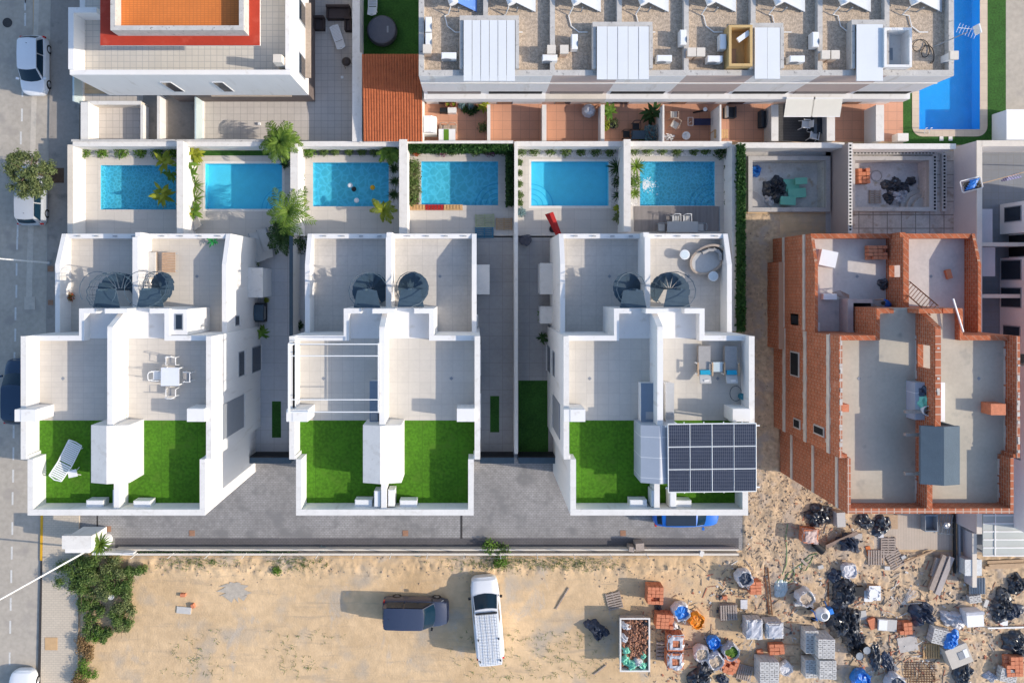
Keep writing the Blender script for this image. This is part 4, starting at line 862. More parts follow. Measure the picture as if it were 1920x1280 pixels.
# patios of the row: floor, dividers, awnings
px_ = [797, 908, 1021, 1128, 1243, 1350, 1450, 1556, 1656, 1693]
PM = [TERRA]*6 + [DECKG, TERRA, TERRA]
for k in range(9): struct('patio_floor', sheet(*prect(px_[k],176,px_[k+1],266), .008), PM[k] if k != 6 else mat('dark_decking', (.10,.10,.105), .8, .2, 1, wave=('Y', 3, .4)))
DL = ['white wall between the potted plant patio and the plain terracotta patio', 'cream wall right of the plain terracotta patio', 'white wall with potted shrubs standing on it', 'pale wall left of the patio with the exercise bench', 'pale wall right of the patio with the exercise bench', 'speckled wall beside the dark wicker seats', 'speckled wall right of the decked patio', 'plain wall at the last terracotta patio']
for k, (a, c, z, m) in enumerate(((914,919,1.1,CREAM),(1017,1024,1.1,CREAM),(1127,1133,1.2,WHITE),(1243,1245,1.9,WHITE),(1350,1352,1.9,WHITE),(1447,1459,1.3,GREYC),(1551,1565,1.3,GREYC),(1643,1657,1.5,WHITE))):
    wallp(DL[k], a, 197, c, 264, z, m=m, name='patio_wall')
for k, (a, c) in enumerate(((1473,1523),(1524,1575))):
    t = T('awning', 'cream fabric awning over the decked patio, %s' % ('above the white plastic chairs' if k == 0 else 'reaching the plain terracotta patio'), 'awning', (a+c)/2, 200, 2.6, 0, 'cream awnings')
    p, q = P(a, 187, 2.7), P(c, 218, 2.45); b = MB(); n = 6
    for i in range(n):
        ya = p.y+(q.y-p.y)*i/n; yb = p.y+(q.y-p.y)*(i+1)/n; za = 2.8-.35*i/n; zb = 2.8-.35*(i+1)/n
        b.add([(p.x,ya,za),(q.x,ya,za),(q.x,yb,zb),(p.x,yb,zb),(p.x,ya,za-.02),(q.x,ya,za-.02),(q.x,yb,zb-.02),(p.x,yb,zb-.02)], [(3,2,1,0),(4,5,6,7),(0,1,5,4),(1,2,6,5),(2,3,7,6),(3,0,4,7)])
    b.build('awning_fabric', mat('cream_fabric', (.66,.645,.58), .9, .03, 2), t, True); MB().box(p.x, q.x, p.y, p.y+.12, 2.75, 2.87).build('case', METW, t, True); MB().box(p.x, q.x, q.y-.05, q.y, 2.4, 2.46).build('front_bar', METW, t, True)

# ------------------------------------------------------------------ courtyard house at the far side
t = T('courtyard_house', 'pale house with dark windows behind the long boundary wall', 'house', 1960, 480)
x = 35.1
MB().box(x, 45, 3.2, 5.2, 0, 6).box(x, 45, -4.6, 1.6, 0, 6).box(x+.6, 45, 1.6, 3.2, 0, 6).box(x, 45, -16, -5.4, 0, 6).build('wall', mat('near_white_render', (.82,.81,.80), .9, .05, 1), t, True)  # one even near-white tone for all walls of the house
for ya, yb, za, zb in ((4.0,4.9,.5,1.9),(.2,1.4,.2,1.9),(-1.6,-.4,.2,1.9),(-3.9,-2.9,.4,1.8),(-7,-6.2,.4,1.8),(-9,-8,.4,1.8),(-11.4,-10.4,.4,1.8)):
    f = MB().box(x-.04, x, ya-.06, yb+.06, za-.06, zb+.06).build('window', METG, t, True); MB().box(x-.05, x-.04, ya, yb, za, zb).build('pane', GLASSD, f, True)
MB().box(x+.56, x+.6, 1.7, 3.1, .05, 2.1).build('door', DARK, t, True)
struct('courtyard', sheet(32.4, 50, -22, 9, .006), mat('courtyard_paving', (.22,.235,.26), .8, .08, .5, tile=(.5,.5), grout=(.2,.2,.2)))  # the courtyard's bluish dark shade is put into the paving colour
for py, l in ((455,'pale partition wall across the courtyard, below the clothes drier'), (552,'pale partition wall across the courtyard, beside the brick building')):
    wallp(l, 1842, py, 1960, py+6, 1.9, m=WHITE, top=CREAM, name='partition_wall')
for a, b_, c, d, l in ((1841,392,1861,455,'pale slab roof over the upper courtyard store'), (1842,463,1866,518,'pale slab roof over the lower courtyard store')):
    q = T('store_shed', l, 'store', (a+c)/2, (b_+d)/2); p_, q_ = P(a,b_,1.6), P(c,d,1.6); MB().box(p_.x+.05, q_.x-.05, q_.y+.05, p_.y-.05, 0, 1.5).build('wall', WHITE, q, True); MB().box(p_.x, q_.x, q_.y, p_.y, 1.5, 1.6).build('roof', mat('slab_'+str(b_), (.50,.48,.50), .9, .06, 1), q, True)
q = T('carport', 'pale green panelled carport roof with white battens, lowered to let sun onto the slab', 'carport', 1880, 1000)  # carport roof set low so that its shadow spares the beige slab
p_, q_ = P(1843,845,1.25), P(1960,1041,1.25); b = MB(); n = 13; bb = MB(); yy = p_.y
for i in range(n):
    ya = p_.y+(q_.y-p_.y)*i/n; yb = p_.y+(q_.y-p_.y)*(i+1)/n
    bb.box(p_.x, q_.x, yb-.035, yb+.035, 1.25, 1.29)
MB().box(p_.x, q_.x, q_.y, p_.y, 1.19, 1.25).build('roof_panel', mat('pale_panel', (.43,.46,.44), .6, .05, 1), q, True); bb.box(p_.x+.75, p_.x+.81, q_.y, p_.y, 1.29, 1.31).build('batten', METW, q, True)
b = MB()
for x_ in (p_.x+.1, q_.x-.2):
    for y_ in (q_.y+.1, p_.y-.2): b.box(x_, x_+.1, y_, y_+.1, 0, 1.19)
b.build('post', METG, q, True)
wallp('low white wall of the neighbouring car park beside the lawn', 1888,206,1960,262,1.4, m=mat('blueish_panel', (.60,.63,.66), .7, .04, 1), top=METW, name='panel_wall')
# tall hedges
def hedge(label, a, b_, c, d, z, leaf=.10, m=F_HEDGE, dens=260, name='hedge', z0=0):
    p, q = P(a, b_, z), P(c, d, z); rg = random.Random(int(a+b_)); t = T(name, label, 'hedge', (p.x+q.x)/2, (p.y+q.y)/2, z0, px=False)
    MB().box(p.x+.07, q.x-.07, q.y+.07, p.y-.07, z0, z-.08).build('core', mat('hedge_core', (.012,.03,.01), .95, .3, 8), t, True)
    b = MB(); A = abs((q.x-p.x)*(q.y-p.y)) + 2*(abs(q.x-p.x)+abs(q.y-p.y))*(z-z0)*.6
    for i in range(int(A*dens)):
        k = rg.random()
        if k < .5: v = Vector((rg.uniform(p.x,q.x), rg.uniform(q.y,p.y), z-.07+rg.gauss(0,.04)))
        else:
            sx = rg.random() < .5; zz = rg.uniform(z0, z)
            v = Vector((rg.choice([p.x+.04,q.x-.04]) if abs(q.y-p.y) > abs(q.x-p.x) else rg.uniform(p.x,q.x), rg.uniform(q.y,p.y) if abs(q.y-p.y) > abs(q.x-p.x) else rg.choice([p.y-.04,q.y+.04]), zz)) + Vector((rg.gauss(0,.03),rg.gauss(0,.03),0))
        b.leafcloud(v, (.02,.02,.02), 1, leaf, rg)
    return b.build('foliage', m, t, True) and t
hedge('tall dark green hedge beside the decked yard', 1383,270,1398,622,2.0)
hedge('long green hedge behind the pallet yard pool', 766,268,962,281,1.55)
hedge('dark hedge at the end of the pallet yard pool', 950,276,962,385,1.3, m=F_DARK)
# ------------------------------------------------------------------ trees and plants
def tree(label, bx, by, h, rad, n, m, seed, leaf=.16, trunk=.12, name='street_tree', z0=.12):
    rg = random.Random(seed); t = T(name, label, 'tree', bx, by, z0)
    tr = MB().tube([(0,0,0),(.05,.02,h*.3),(-.05,.05,h*.62)], trunk, 8, trunk*.6); lim = []
    for k in range(7):
        a = k*.9+rg.random(); e = Vector((rad*.62*math.cos(a), rad*.62*math.sin(a), h*.62+rad*rg.uniform(.0,.45))); tr.tube([(-.05,.05,h*.58), tuple(e*.5+Vector((0,0,h*.33))), tuple(e)], trunk*.45, 6, .02); lim.append(e)
    tr.build('trunk', BARK, t, smooth=True); c = MB()
    for k in range(70):
        a = rg.uniform(0,6.28); r = rad*math.sqrt(rg.random())*.92; q = Vector((r*math.cos(a), r*math.sin(a), h*.62+rg.uniform(-.15,.5)*rad*(1.15-r/rad)))
        c.leafcloud(q, [rad*.22*rg.uniform(.6,1.3), rad*.22*rg.uniform(.6,1.3), rad*.2], n//70, leaf, rg, .1)
    c.build('crown', m, t); return t
tree('feathery olive green street tree overhanging the silver car', 100, 334, 4.1, 1.62, 17000, F_OLIVE, 2, .062, .10)
def shrub(b, p, r, rg, n=70, leaf=.09, h=.9): b.leafcloud(p + Vector((0,0,r*h*.55)), (r*.9, r*.9, r*h*.6), n, leaf, rg, .35)
def rosette(b, p, r, rg, n=26, wd=.10):
    for k in range(n): b.blade(p + Vector((0,0,.12)), k*2.4+rg.gauss(0,.1), rg.uniform(.25,1.15), r*rg.uniform(.85,1.15), wd, rg.uniform(.5,1.1))
def paddle(b, p, r, rg, n=9):
    for k in range(n): b.blade(p + Vector((rg.gauss(0,.1), rg.gauss(0,.1), r*rg.uniform(.3,1.3))), rg.uniform(0,6.28), rg.uniform(.0,.9), r*rg.uniform(.75,1.2), r*.33, rg.uniform(.5,1.5), 5)
def plant(kind, px, py, r, m, label, group=None, z=0.0, name=None, n=None):
    rg = random.Random(int(px*13+py*7)); p = P(px, py, z); b = MB(); wr = 1.22*r*(CAM_H-z)/FPX
    if kind == 's': shrub(b, p, wr*1.25, rg, n or int(110+wr*520), .045+.05*wr)
    elif kind == 'r': rosette(b, p, wr, rg, n or 34, (.05+.05*wr) if name != 'cycad' else .11)
    elif kind == 'b': paddle(b, p, wr, rg, n or 25)
    o = b.build(name or {'s':'shrub','r':'rosette_plant','b':'banana_plant'}[kind], m)
    return tag(o, label, {'s':'shrub','r':'plant','b':'banana plant'}[kind], group)
def palm(px, py, h, r, m, label, n=16, name='palm', fan=False, z0=0.0):
    rg = random.Random(int(px*3+py)); t = T(name, label, 'palm', px, py, z0)
    MB().tube([(0,0,0),(.03,.02,h*.5),(0,0,h)], .10, 8, .07).build('trunk', BARK, t, smooth=True); b = MB()
    for k in range(n):
        a = k*2.4 + rg.gauss(0,.15); el = rg.uniform(.1,1.15); L = r*rg.uniform(.8,1.1); p = Vector((0,0,h)); d = el; seg = 8; prev = p
        if fan:
            e = p + Vector((math.cos(a)*math.cos(el), math.sin(a)*math.cos(el), math.sin(el)))*L*.55; b.tube([p, e], .012, 4)
            for j in range(13): b.blade(e, a + (j-6)*.22, el*.4, L*.5, .05, .5, 2)
            continue
        for s_ in range(seg):
            nx = p + Vector((math.cos(a)*math.cos(d), math.sin(a)*math.cos(d), math.sin(d)))*(L/seg); b.tube([p, nx], .014, 4)
            for sd_ in (1, -1):
                for u in (0, .5): b.blade(p+(nx-p)*u, a + sd_*rg.uniform(.7,1.05), d-.1, L*.34*(1-.75*abs((s_+u)/seg-.35)), .06, .8, 2)
            p = nx; d -= rg.uniform(.15,.28)
    b.build('crown', m, t); return t
ORD = ['first','second','third','fourth','fifth','sixth','seventh','eighth']
def row(pts, r, m, txt, grp, kind='s'):
    for k, (x, y) in enumerate(pts): plant(kind, x, y, r*rnd.uniform(.85,1.12), m, txt % ORD[k], grp)
row([(161,287),(195,287),(231,287),(265,287),(298,287),(327,287)], 10.5, F_GREEN, 'round green shrub behind the pool nearest the street, %s from the street', 'shrubs round the first pool')
row([(147,303),(146,327),(147,357)], 8, F_YEL, 'yellow green shrub along the street wall, %s down from the corner', 'shrubs along the street wall')
plant('s', 148, 382, 9, F_RED, 'red flowering shrub at the lower end of the street wall row', 'shrubs along the street wall')
plant('b', 317, 306, 17, F_YEL, 'bright yellow green banana plant at the upper corner of the first pool'); plant('b', 326, 330, 11, F_GREEN, 'darker green banana plant between two yellow ones at the first pool'); plant('b', 314, 366, 18, F_YEL, 'ragged yellow banana plant at the lower corner of the first pool')
plant('b', 373, 292, 17, F_YEL, 'banana plant with yellow tips in the upper corner of the loungers yard'); plant('b', 357, 312, 19, F_GREEN, 'broad leaved green plant next to the white wall, above two spiky plants'); plant('b', 362, 328, 14, F_GREEN, 'small broad leaved plant just above the spiky plants')
plant('r', 366, 348, 19, F_PALM, 'spiky olive plant beside the second pool, upper of the two'); plant('r', 367, 374, 19, F_PALM, 'spiky olive plant beside the second pool, lower of the two'); plant('b', 358, 396, 17, F_YEL, 'pale yellow broad leaved plant near the covered lounger'); plant('b', 369, 396, 16, F_GREEN, 'green broad leaved plant near the covered lounger')
plant('r', 537, 309, 10, F_DARK, 'dark spiky plant squeezed between pool and wall under the big palm')
palm(540, 277, 1.9, 1.55, F_PALM, 'largest bright green palm leaning over the top of the loungers yard wall', 34); plant('s', 556, 282, 17, F_GREEN, 'dense bushy green plant at the foot of the largest palm'); plant('s', 582, 285, 11, F_GREEN, 'round green shrub in the corner of the yard with the floating toys')
palm(560, 405, 2.6, 1.9, F_PALM, 'tall feathery palm with long drooping fronds over the dividing wall', 17); palm(538, 452, 1.4, 1.35, F_DARK, 'dark green palm above the passage beside the street-side house', 15); palm(535, 428, .8, 1.1, F_DARK, 'low dark palm beside the two grey loungers', 12)
plant('s', 563, 458, 15, F_DARK, 'dark bush under the feathery palm beside the middle house')
for x, y, r_, m, l in ((565,332,7,F_BUSH,'small clipped ball shrub, first down the dividing wall'), (567,360,9,F_BUSH,'clipped ball shrub, second down the dividing wall'), (566,378,8,F_YEL,'yellow tinged ball shrub, third down the dividing wall'), (566,395,6,F_SAGE,'pale blue green ball shrub, lowest down the dividing wall')): plant('s', x, y, r_, m, l, 'ball shrubs down the dividing wall')
row([(608,285),(629,284),(655,284),(679,284),(703,284)], 8, F_BUSH, 'small shrub in dark gravel behind the pool with toys, %s from the big palm', 'shrubs behind the pool with toys')
palm(734, 292, 1.1, .95, F_PALM, 'spiky green palm in the upper corner beside the pool with toys', 20); palm(724, 398, 1.3, 1.05, F_YEL, 'small palm with loose pale fronds below the pool with toys', 11)
row([(740,317),(741,341),(740,366)], 12, F_DARK, 'dark spiky plant beside the pool with toys, %s down the wall', 'dark spiky plants by the pool with toys', 'r')
plant('s', 780, 284, 9, F_RED, 'red tipped shrub in front of the long hedge'); plant('s', 830, 284, 9, F_PUR, 'purple flowering shrub in front of the long hedge, nearer the white wall'); plant('s', 848, 284, 8, F_BUSH, 'green shrub between the purple flowering ones'); plant('s', 892, 284, 9, F_BUSH, 'green shrub in the middle of the long hedge'); plant('s', 918, 284, 10, F_PUR, 'purple flowering shrub at the pebble yard end of the long hedge'); plant('s', 945, 284, 8, F_DARK, 'dark shrub at the corner of the two hedges')
for k, y in enumerate((313,328,343,358,372)): plant('s', 774+(k%2)*3, y, 12, F_OLIVE if k % 2 else F_BUSH, '%s bush down the mixed bed beside the pallet yard pool' % ['topmost','second','middle','fourth','lowest'][k], 'bushes in the mixed bed')
row([(975,283),(1001,283),(1032,282),(1060,284),(1089,284),(1116,283),(1143,285)], 9, F_BUSH, 'small shrub in white pebbles behind the fifth pool, %s from the corner', 'pebble bed shrubs behind the fifth pool')
row([(974,305),(974,325),(974,345),(974,366),(974,381)], 6, F_BUSH, 'tiny shrub in the pebble strip beside the fifth pool, %s down', 'tiny shrubs beside the fifth pool')
plant('s', 977, 398, 8, F_SAGE, 'pale green succulent at the end of the pebble strip')
plant('r', 1157, 316, 19, F_DARK, 'dark rosette plant by the fifth pool, topmost and widest', 'dark rosettes by the fifth pool'); plant('s', 1160, 342, 11, F_DARK, 'leafy dark plant between two rosettes by the fifth pool', 'dark rosettes by the fifth pool'); plant('r', 1159, 367, 12, F_DARK, 'dark rosette plant by the fifth pool, lowest and smallest', 'dark rosettes by the fifth pool')
plant('b', 1160, 394, 9, F_YEL, 'yellow leaved potted plant by the white wall near the red parasol'); plant('b', 1158, 409, 9, F_OLIVE, 'drooping olive potted plant against the wall end near the red parasol')
row([(1188,281),(1213,282),(1241,281),(1268,284),(1300,283),(1322,283)], 9, F_BUSH, 'small shrub in pebbles behind the pool with the jet, %s from the wall', 'pebble bed shrubs behind the pool with the jet'); plant('s', 1350, 286, 12, F_DARK, 'biggest dark shrub in the corner behind the pool with the jet')
row([(1365,294),(1365,315),(1365,338),(1365,361),(1365,381)], 7, F_DARK, 'tiny dark shrub in the pebbles along the tall hedge, %s down', 'tiny shrubs along the tall hedge')
plant('r', 1192, 314, 17, F_PALM, 'spiky green plant beside the water jet, topmost'); plant('s', 1189, 341, 11, F_GREEN, 'leafy bright shrub beside the water jet'); plant('r', 1189, 363, 11, F_PALM, 'spiky pale plant beside the water jet, lowest')
plant('b', 402, 452, 8, F_BRIGHT, 'bright emerald potted plant on the rear terrace corner', z=5.0); plant('s', 440, 462, 6, F_OLIVE, 'grey green plant behind the white terrace wall end', z=3.4); plant('s', 478, 492, 8, F_GREEN, 'bushy plant in a white box against the street-side house'); plant('b', 495, 622, 13, F_GREEN, 'climbing leafy plant on the passage wall below the barbecue', n=18); plant('s', 500, 563, 4, F_YEL, 'small yellow plant beside the grey barbecue')
plant('b', 1016, 590, 8, F_GREEN, 'slender leafy plant beside the smaller cabinet'); plant('b', 1017, 634, 9, F_DARK, 'dark leafy plant in a pot against the solar panel house'); plant('r', 232, 780, 9, F_PALM, 'little spiky plant on top of the party wall of the street-side roof', z=8.0); plant('s', 132, 556, 8, F_RED, 'red and green potted plant on the rear terrace by the round stair cage', z=5.0)
plant('s', 560, 610, 8, F_DARK, 'dark plant in the narrow strip beside the middle house')
# patio plants
plant('b', 906, 202, 10, F_YEL, 'bright yellow green plant at the end of the potted plant row'); plant('s', 905, 240, 8, F_OLIVE, 'reddish olive shrub at the lower end of the narrow patio bed')
for k, (x, y, m) in enumerate(((866,199,F_SAGE),(882,200,F_SAGE),(872,207,F_DARK),(884,212,F_DARK),(893,206,F_DARK))): plant('s', x, y, 6, m, 'potted plant under the terrace canopy, %s from the terracotta planters' % ORD[k], 'potted plants under the canopy')
plant('b', 1139, 212, 13, F_GREEN, 'tall bright plant on the patio wall above the round pot'); plant('s', 1133, 236, 9, F_YEL, 'yellow green plant standing on the patio wall'); plant('b', 1218, 218, 18, F_DARK, 'big dark leafy plant in the shaded patio corner'); plant('r', 1199, 256, 12, F_PALM, 'spiky pale plant beside the black chair'); plant('s', 1150, 233, 8, F_OLIVE, 'sparse plant in the round dark pot'); 
b = MB(); rg = random.Random(9); q = prect(1210,234,1232,265,.8)
for i in range(420): b.leafcloud((rg.uniform(q[0],q[1]), rg.uniform(q[2],q[3]), rg.uniform(.5,.85)), (.02,.02,.02), 1, .08, rg)
tag(b.build('sage_hedge', F_SAGE), 'pale blue green block of foliage beside the white patio wall', 'hedge')
plant('s', 918, 1022, 13, F_GREEN, 'green shrub growing over the low boundary wall, nearer the white pickup'); plant('s', 942, 1030, 13, F_BUSH, 'loose shrub sprawling over the low boundary wall beside a greener one'); plant('s', 938, 1050, 12, F_GREEN, 'green weed clump on the bank above the white pickup', z=.15); plant('s', 520, 1068, 7, F_GREEN, 'small green weed clump alone on the bank, far from the cars', z=.1); plant('s', 605, 1029, 6, F_SAGE, 'small blue green plant in the long planter'); plant('s', 782, 1034, 6, F_SAGE, 'second blue green plant in the long planter, nearer the pickup'); plant('r', 191, 1017, 21, F_PALM, 'dark green cycad palm behind the white entrance box', name='cycad', n=60, z=1.2)
# bushes on the corner of the dirt lot
BL = [(150,1066,30),(185,1062,30),(222,1065,26),(252,1068,20),(160,1100,26),(196,1096,28),(236,1100,24),(168,1130,20),(244,1128,24),(222,1150,22),(180,1165,18),(232,1172,18),(205,1182,15)]
for k, (x, y, r_) in enumerate(BL):
    rg = random.Random(40+k); p = gp(x, y); t = T('bush', '%s in the thicket below the entrance palm, %s' % (['dense green bush','loose green bush','twiggy grey bush'][k % 3], ['at the pavement corner','under the lamp arm','next to the low fence','inside the fence','behind the corner bush','in the middle','above the white bucket','at the pavement edge below','right of the white bucket','below the white bucket','at the lower pavement edge','at the lower lot edge','furthest down'][k]), 'bush', p.x, p.y, p.z, px=False, group='bushes on the corner of the lot')
    wr = r_*.042; st = MB()
    for j in range(9): a = j*.7; st.tube([(0,0,0),(wr*.4*math.cos(a),wr*.4*math.sin(a),wr*.5),(wr*.8*math.cos(a),wr*.8*math.sin(a),wr*.7)], .02, 4, .008)
    st.build('stem', BARK, t); b = MB()
    for j in range(9): b.leafcloud((rg.gauss(0,wr*.42), rg.gauss(0,wr*.42), wr*rg.uniform(.25,.75)), (wr*.42,wr*.42,wr*.3), int(150+wr*210), .06, rg, .15)
    b.build('foliage', [F_BUSH,F_BUSH,F_OLIVE][k % 3], t)
for k, (x, y, r_, m, l) in enumerate(((158,1196,17,F_DRY,'dry brown bush on the pavement edge, upper one'),(186,1188,13,F_GREEN,'bright green bush beside the upper dry bush'),(166,1216,15,F_DRY,'dry brown bush on the pavement edge, in the middle'),(163,1243,17,F_GREEN,'leafy green bush between two dry ones'),(152,1270,18,F_DRY,'dry brown bush at the bottom of the pavement edge'))):
    rg = random.Random(70+k); p = gp(x, y); b = MB(); wr = r_*.044
    for j in range(7): b.leafcloud(p+Vector((rg.gauss(0,wr*.4), rg.gauss(0,wr*.4), wr*.55)), (wr*.5,wr*.5,wr*.5), 190, .055, rg, .2)
    tag(b.build('bush', m), l, 'bush', 'bushes on the corner of the lot')

# ------------------------------------------------------------------ vehicles
def car(name, label, x, y, rot, Ln, W, H, m, kind='hatch', roofm=None, glass=GLASSB):
    t = T(name, label, 'car' if kind != 'van' else 'van', x, y, .01, rot, px=False)
    st = {'hatch': dict(belt=.60, hood=.56, xr0=-.485, xr1=-.40, xf1=.10, xf0=.275, rb=.58), 'sedan': dict(belt=.60, hood=.58, xr0=-.44, xr1=-.30, xf1=.08, xf0=.25, rb=.58),
          'van': dict(belt=.56, hood=.52, xr0=-.49, xr1=-.46, xf1=.12, xf0=.285, rb=.55), 'pickup': dict(belt=.57, hood=.53, xr0=-.495, xr1=-.485, xf1=.185, xf0=.315, rb=.56)}[kind]
    us = [-.5,-.495,-.482,-.46,-.42,-.36,-.2,0,.2,.29,.36,.41,.445,.47,.487,.496,.5]; ws = [.60,.72,.83,.91,.965,.995,1,1,1,.99,.97,.935,.88,.80,.68,.55,.42]
    if kind in ('van','pickup'): ws[:5] = [.84,.90,.94,.97,.99]; ws[-4:] = [.87,.78,.66,.54]
    hull = MB(); n = len(us)
    for u, ww in zip(us, ws):
        hw = W/2*ww; d = H*st['belt'] if u < st['xf0']-.02 else H*(st['belt'] + (st['hood']-.10-st['belt'])*((u-st['xf0']+.02)/(.52-st['xf0']))**1.8)
        if u > .48: d -= H*.05
        if u < -.485: d = H*(st['rb']-.04)
        prof = [(-hw*.9,.20),(-hw,.30),(-hw*1.0,d*.66),(-hw*.985,d*.84),(-hw*.93,d*.95),(-hw*.84,d),(-hw*.45,d+.03),(0,d+.04)]
        hull.v += [Vector((u*Ln, y_, z_)) for y_, z_ in prof + [(-a, z_) for a, z_ in prof[-2::-1]]]
    k = 15
    for i in range(n-1):
        for j in range(k-1): hull.f.append((i*k+j, (i+1)*k+j, (i+1)*k+j+1, i*k+j+1))
        hull.f.append((i*k+k-1, (i+1)*k+k-1, (i+1)*k, i*k))
    hull.f += [tuple(range(k))[::-1][::-1], tuple(range((n-1)*k, n*k))[::-1]]
    zb, zr = H*st['belt']*.97, H; wb, wt = W*.455, W*(.37 if kind != 'pickup' else .40)
    if kind == 'van': wt = W*.40
    def ring(xx, z_, hw, bow=0.0): return [Vector((xx*Ln + bow*(1-f*f), hw*f, z_+.02*(1-f*f)*(1 if z_ > zb+.1 else 0))) for f in (-1,-.6,0,.6,1)]
    b0 = len(hull.v); bw = .06 if kind in ('hatch','sedan') else .03; rings = [ring(st['xr0'],zb,wb*.90,-bw), ring(st['xr1'],zr-.06,wt*.93,-bw), ring(st['xr1']+.035,zr-.012,wt,-bw*.7), ring((st['xr1']+st['xf1'])/2,zr+.012,wt*1.02), ring(st['xf1']-.035,zr-.01,wt,.06), ring(st['xf1'],zr-.045,wt*.97,.08), ring(st['xf0'],zb-.02,wb*.95,.15)]
    for r_ in rings: hull.v += r_
    for i in range(6):
        for j in range(4): hull.f.append((b0+i*5+j, b0+(i+1)*5+j, b0+(i+1)*5+j+1, b0+i*5+j+1))
    low = [hull.v[b0+i*5].copy() for i in range(7)]; 
    side = [hull.v[b0+i*5+4].copy() for i in range(7)]
    for e, sgn in ((0,1),(4,-1)):
        idx = [b0+i*5+e for i in range(7)]
        hull.f.append(tuple(idx[::-1] if sgn > 0 else idx))
    body = hull.build('body', m, t, smooth=True, ang=32)
    def glassquad(nm, a, b_, c, d, ins=.07, mm=None):
        a, b_, c, d = map(Vector, (a, b_, c, d)); ce = (a+b_+c+d)/4; nn = (b_-a).cross(d-a).normalized(); 
        if nn.z < -.05 or nn.dot(ce-Vector((0,0,H*.5))) < 0: nn = -nn
        vs = [p + (ce-p)*ins + nn*.012 for p in (a,b_,c,d)]; return MB().add(vs, [(0,1,2,3)]).build(nm, mm or glass, t)
    X = lambda u: u*Ln
    def glassband(nm, ra, rb_, t0, t1, shr, sx):
        b = MB(); row = []
        for t_ in (t0, t1):
            row.append([(a*(1-t_)+c*t_) for a, c in zip(ra, rb_)])
        for r2 in row:
            for q in r2: b.v.append(Vector((q.x+sx*.012, q.y*shr, q.z+.012)))
        b.f = [(i, i+1, 5+i+1, 5+i) for i in range(4)]; b.build(nm, glass, t, smooth=True)
    glassband('windscreen', rings[6], rings[5], .10, .97, .94, 1); glassband('rear_window', rings[0], rings[1], .30, .92, .88, -1)
    mid = (st['xr1']+st['xf1'])/2
    for s in (1, -1):
        if kind != 'pickup': glassquad('side_window', (X(st['xr0']+.04),s*wb*.97,zb+.03), (X(mid),s*wb*1.0,zb+.03), (X(mid),s*wt*1.02,zr-.04), (X(st['xr1']+.03),s*wt,zr-.05), .07)
        glassquad('side_window', (X(mid if kind != 'pickup' else mid+.14),s*wb*1.0,zb+.03), (X(st['xf0']-.03),s*wb*.98,zb+.03), (X(st['xf1']-.01),s*wt*1.0,zr-.05), (X(mid if kind != 'pickup' else mid+.14),s*wt*1.02,zr-.04), .07)
        MB().rbox(X(st['xf0']-.035), s*(W/2+.07), zb+.06, .14, .17, .12, s*8).build('mirror', m if kind == 'hatch' else BLACK, t)
        a = MB().add([(X(.462),s*W*.30,H*.40),(X(.38),s*W*.452,H*.44),(X(.405),s*W*.475,H*.36),(X(.475),s*W*.37,H*.32)], [(0,1,2,3)])
        for v in a.v: v.z = max(v.z, .3) + .075; v.x += .015
        a.build('headlight', LEDW, t)
        MB().rbox(X(-.478), s*W*.42, H*.50, .10, .20, .24).build('tail_light', LEDR, t)
        for xx in (-.30, .305):
            wh = T('wheel', None, None, X(xx), s*(W/2-.095), .31, px=False); wh.parent = t
            ty = MB(); ty.lathe([(.19,-.10),(.29,-.10),(.315,-.06),(.315,.06),(.29,.10),(.19,.10)], 18)
            for v in ty.v: v.y, v.z = v.z, v.y
            ty.build('tyre', TYRE, wh, smooth=True); rm = MB().cyl(0,0,-.085,.085,.20,n=12)
            for v in rm.v: v.y, v.z = v.z, v.y
            rm.build('rim', RIM, wh)
    MB().box(X(.475),X(.497),-W*.2,W*.2,.30,.44).build('grille', BLACK, t); MB().box(X(st['xf0'])-.02, X(st['xf0'])+.08, -wb*.8, wb*.8, zb-.005, zb+.02).build('wiper_cowl', BLACK, t)
    MB().cyl(X(st['xr1']+.08),0,H+.01,H+.06,.03,.01,6).build('aerial', BLACK, t)
    return t
car('parked_car', 'white hatchback parked in the shade above the olive green tree', -29.2, 14.3, -90, 3.85, 1.68, 1.45, CP_WHITE)
car('parked_car', 'silver hatchback with red tail lights parked under the street tree', -29.35, 5.75, 90, 4.0, 1.70, 1.48, CP_SILV)
car('parked_car', 'dark navy car parked against the street-side house', -30.25, -7.2, 90, 4.3, 1.75, 1.42, CP_NAVY)
car('parked_car', 'white car cut off at the bottom of the street', -29.95, -27.7, 90, 4.1, 1.75, 1.42, CP_WHITE)
car('parked_car', 'bright blue car with a dark glass roof half hidden on the driveway', 13.9, -15.2, 0, 4.3, 1.8, 1.5, CP_BLUE, roofm=1)
car('parked_van', 'dusty dark blue van parked crosswise on the dirt lot', -3.95, -21.75, -1, 4.35, 1.75, 1.82, CP_VAN, 'van')
v = car('pickup', 'white long pickup with a barred roof rack on the dirt lot', .75, -22.1, 95, 5.35, 1.92, 1.86, CP_WHITE, 'pickup')
b = MB()
for k in range(17): b.tube([(-2.45+k*.20,-.62,1.965),(-2.45+k*.20,.62,1.965)], .012, 4)
for s in (-.62,-.31,0,.31,.62): b.tube([(-2.5,s,1.955),(.80,s,1.955)], .014, 4)
b.build('roof_rack', METG, v); b = MB().box(.80,.88,-.70,.70,1.90,2.02)
for q in (-2.3,-.9): b.box(q,q+.08,.62,.70,1.88,2.0); b.box(q,q+.08,-.70,-.62,1.88,2.0)
b.build('rack_bar', BLACK, v)
o = [c for c in COL.objects if c.name.startswith('parked_car') and 'bright blue' in c['label']][0]
MB().box(-1.55, .40, -.60, .60, 1.505, 1.535).build('glass_roof', GLASSD, o)

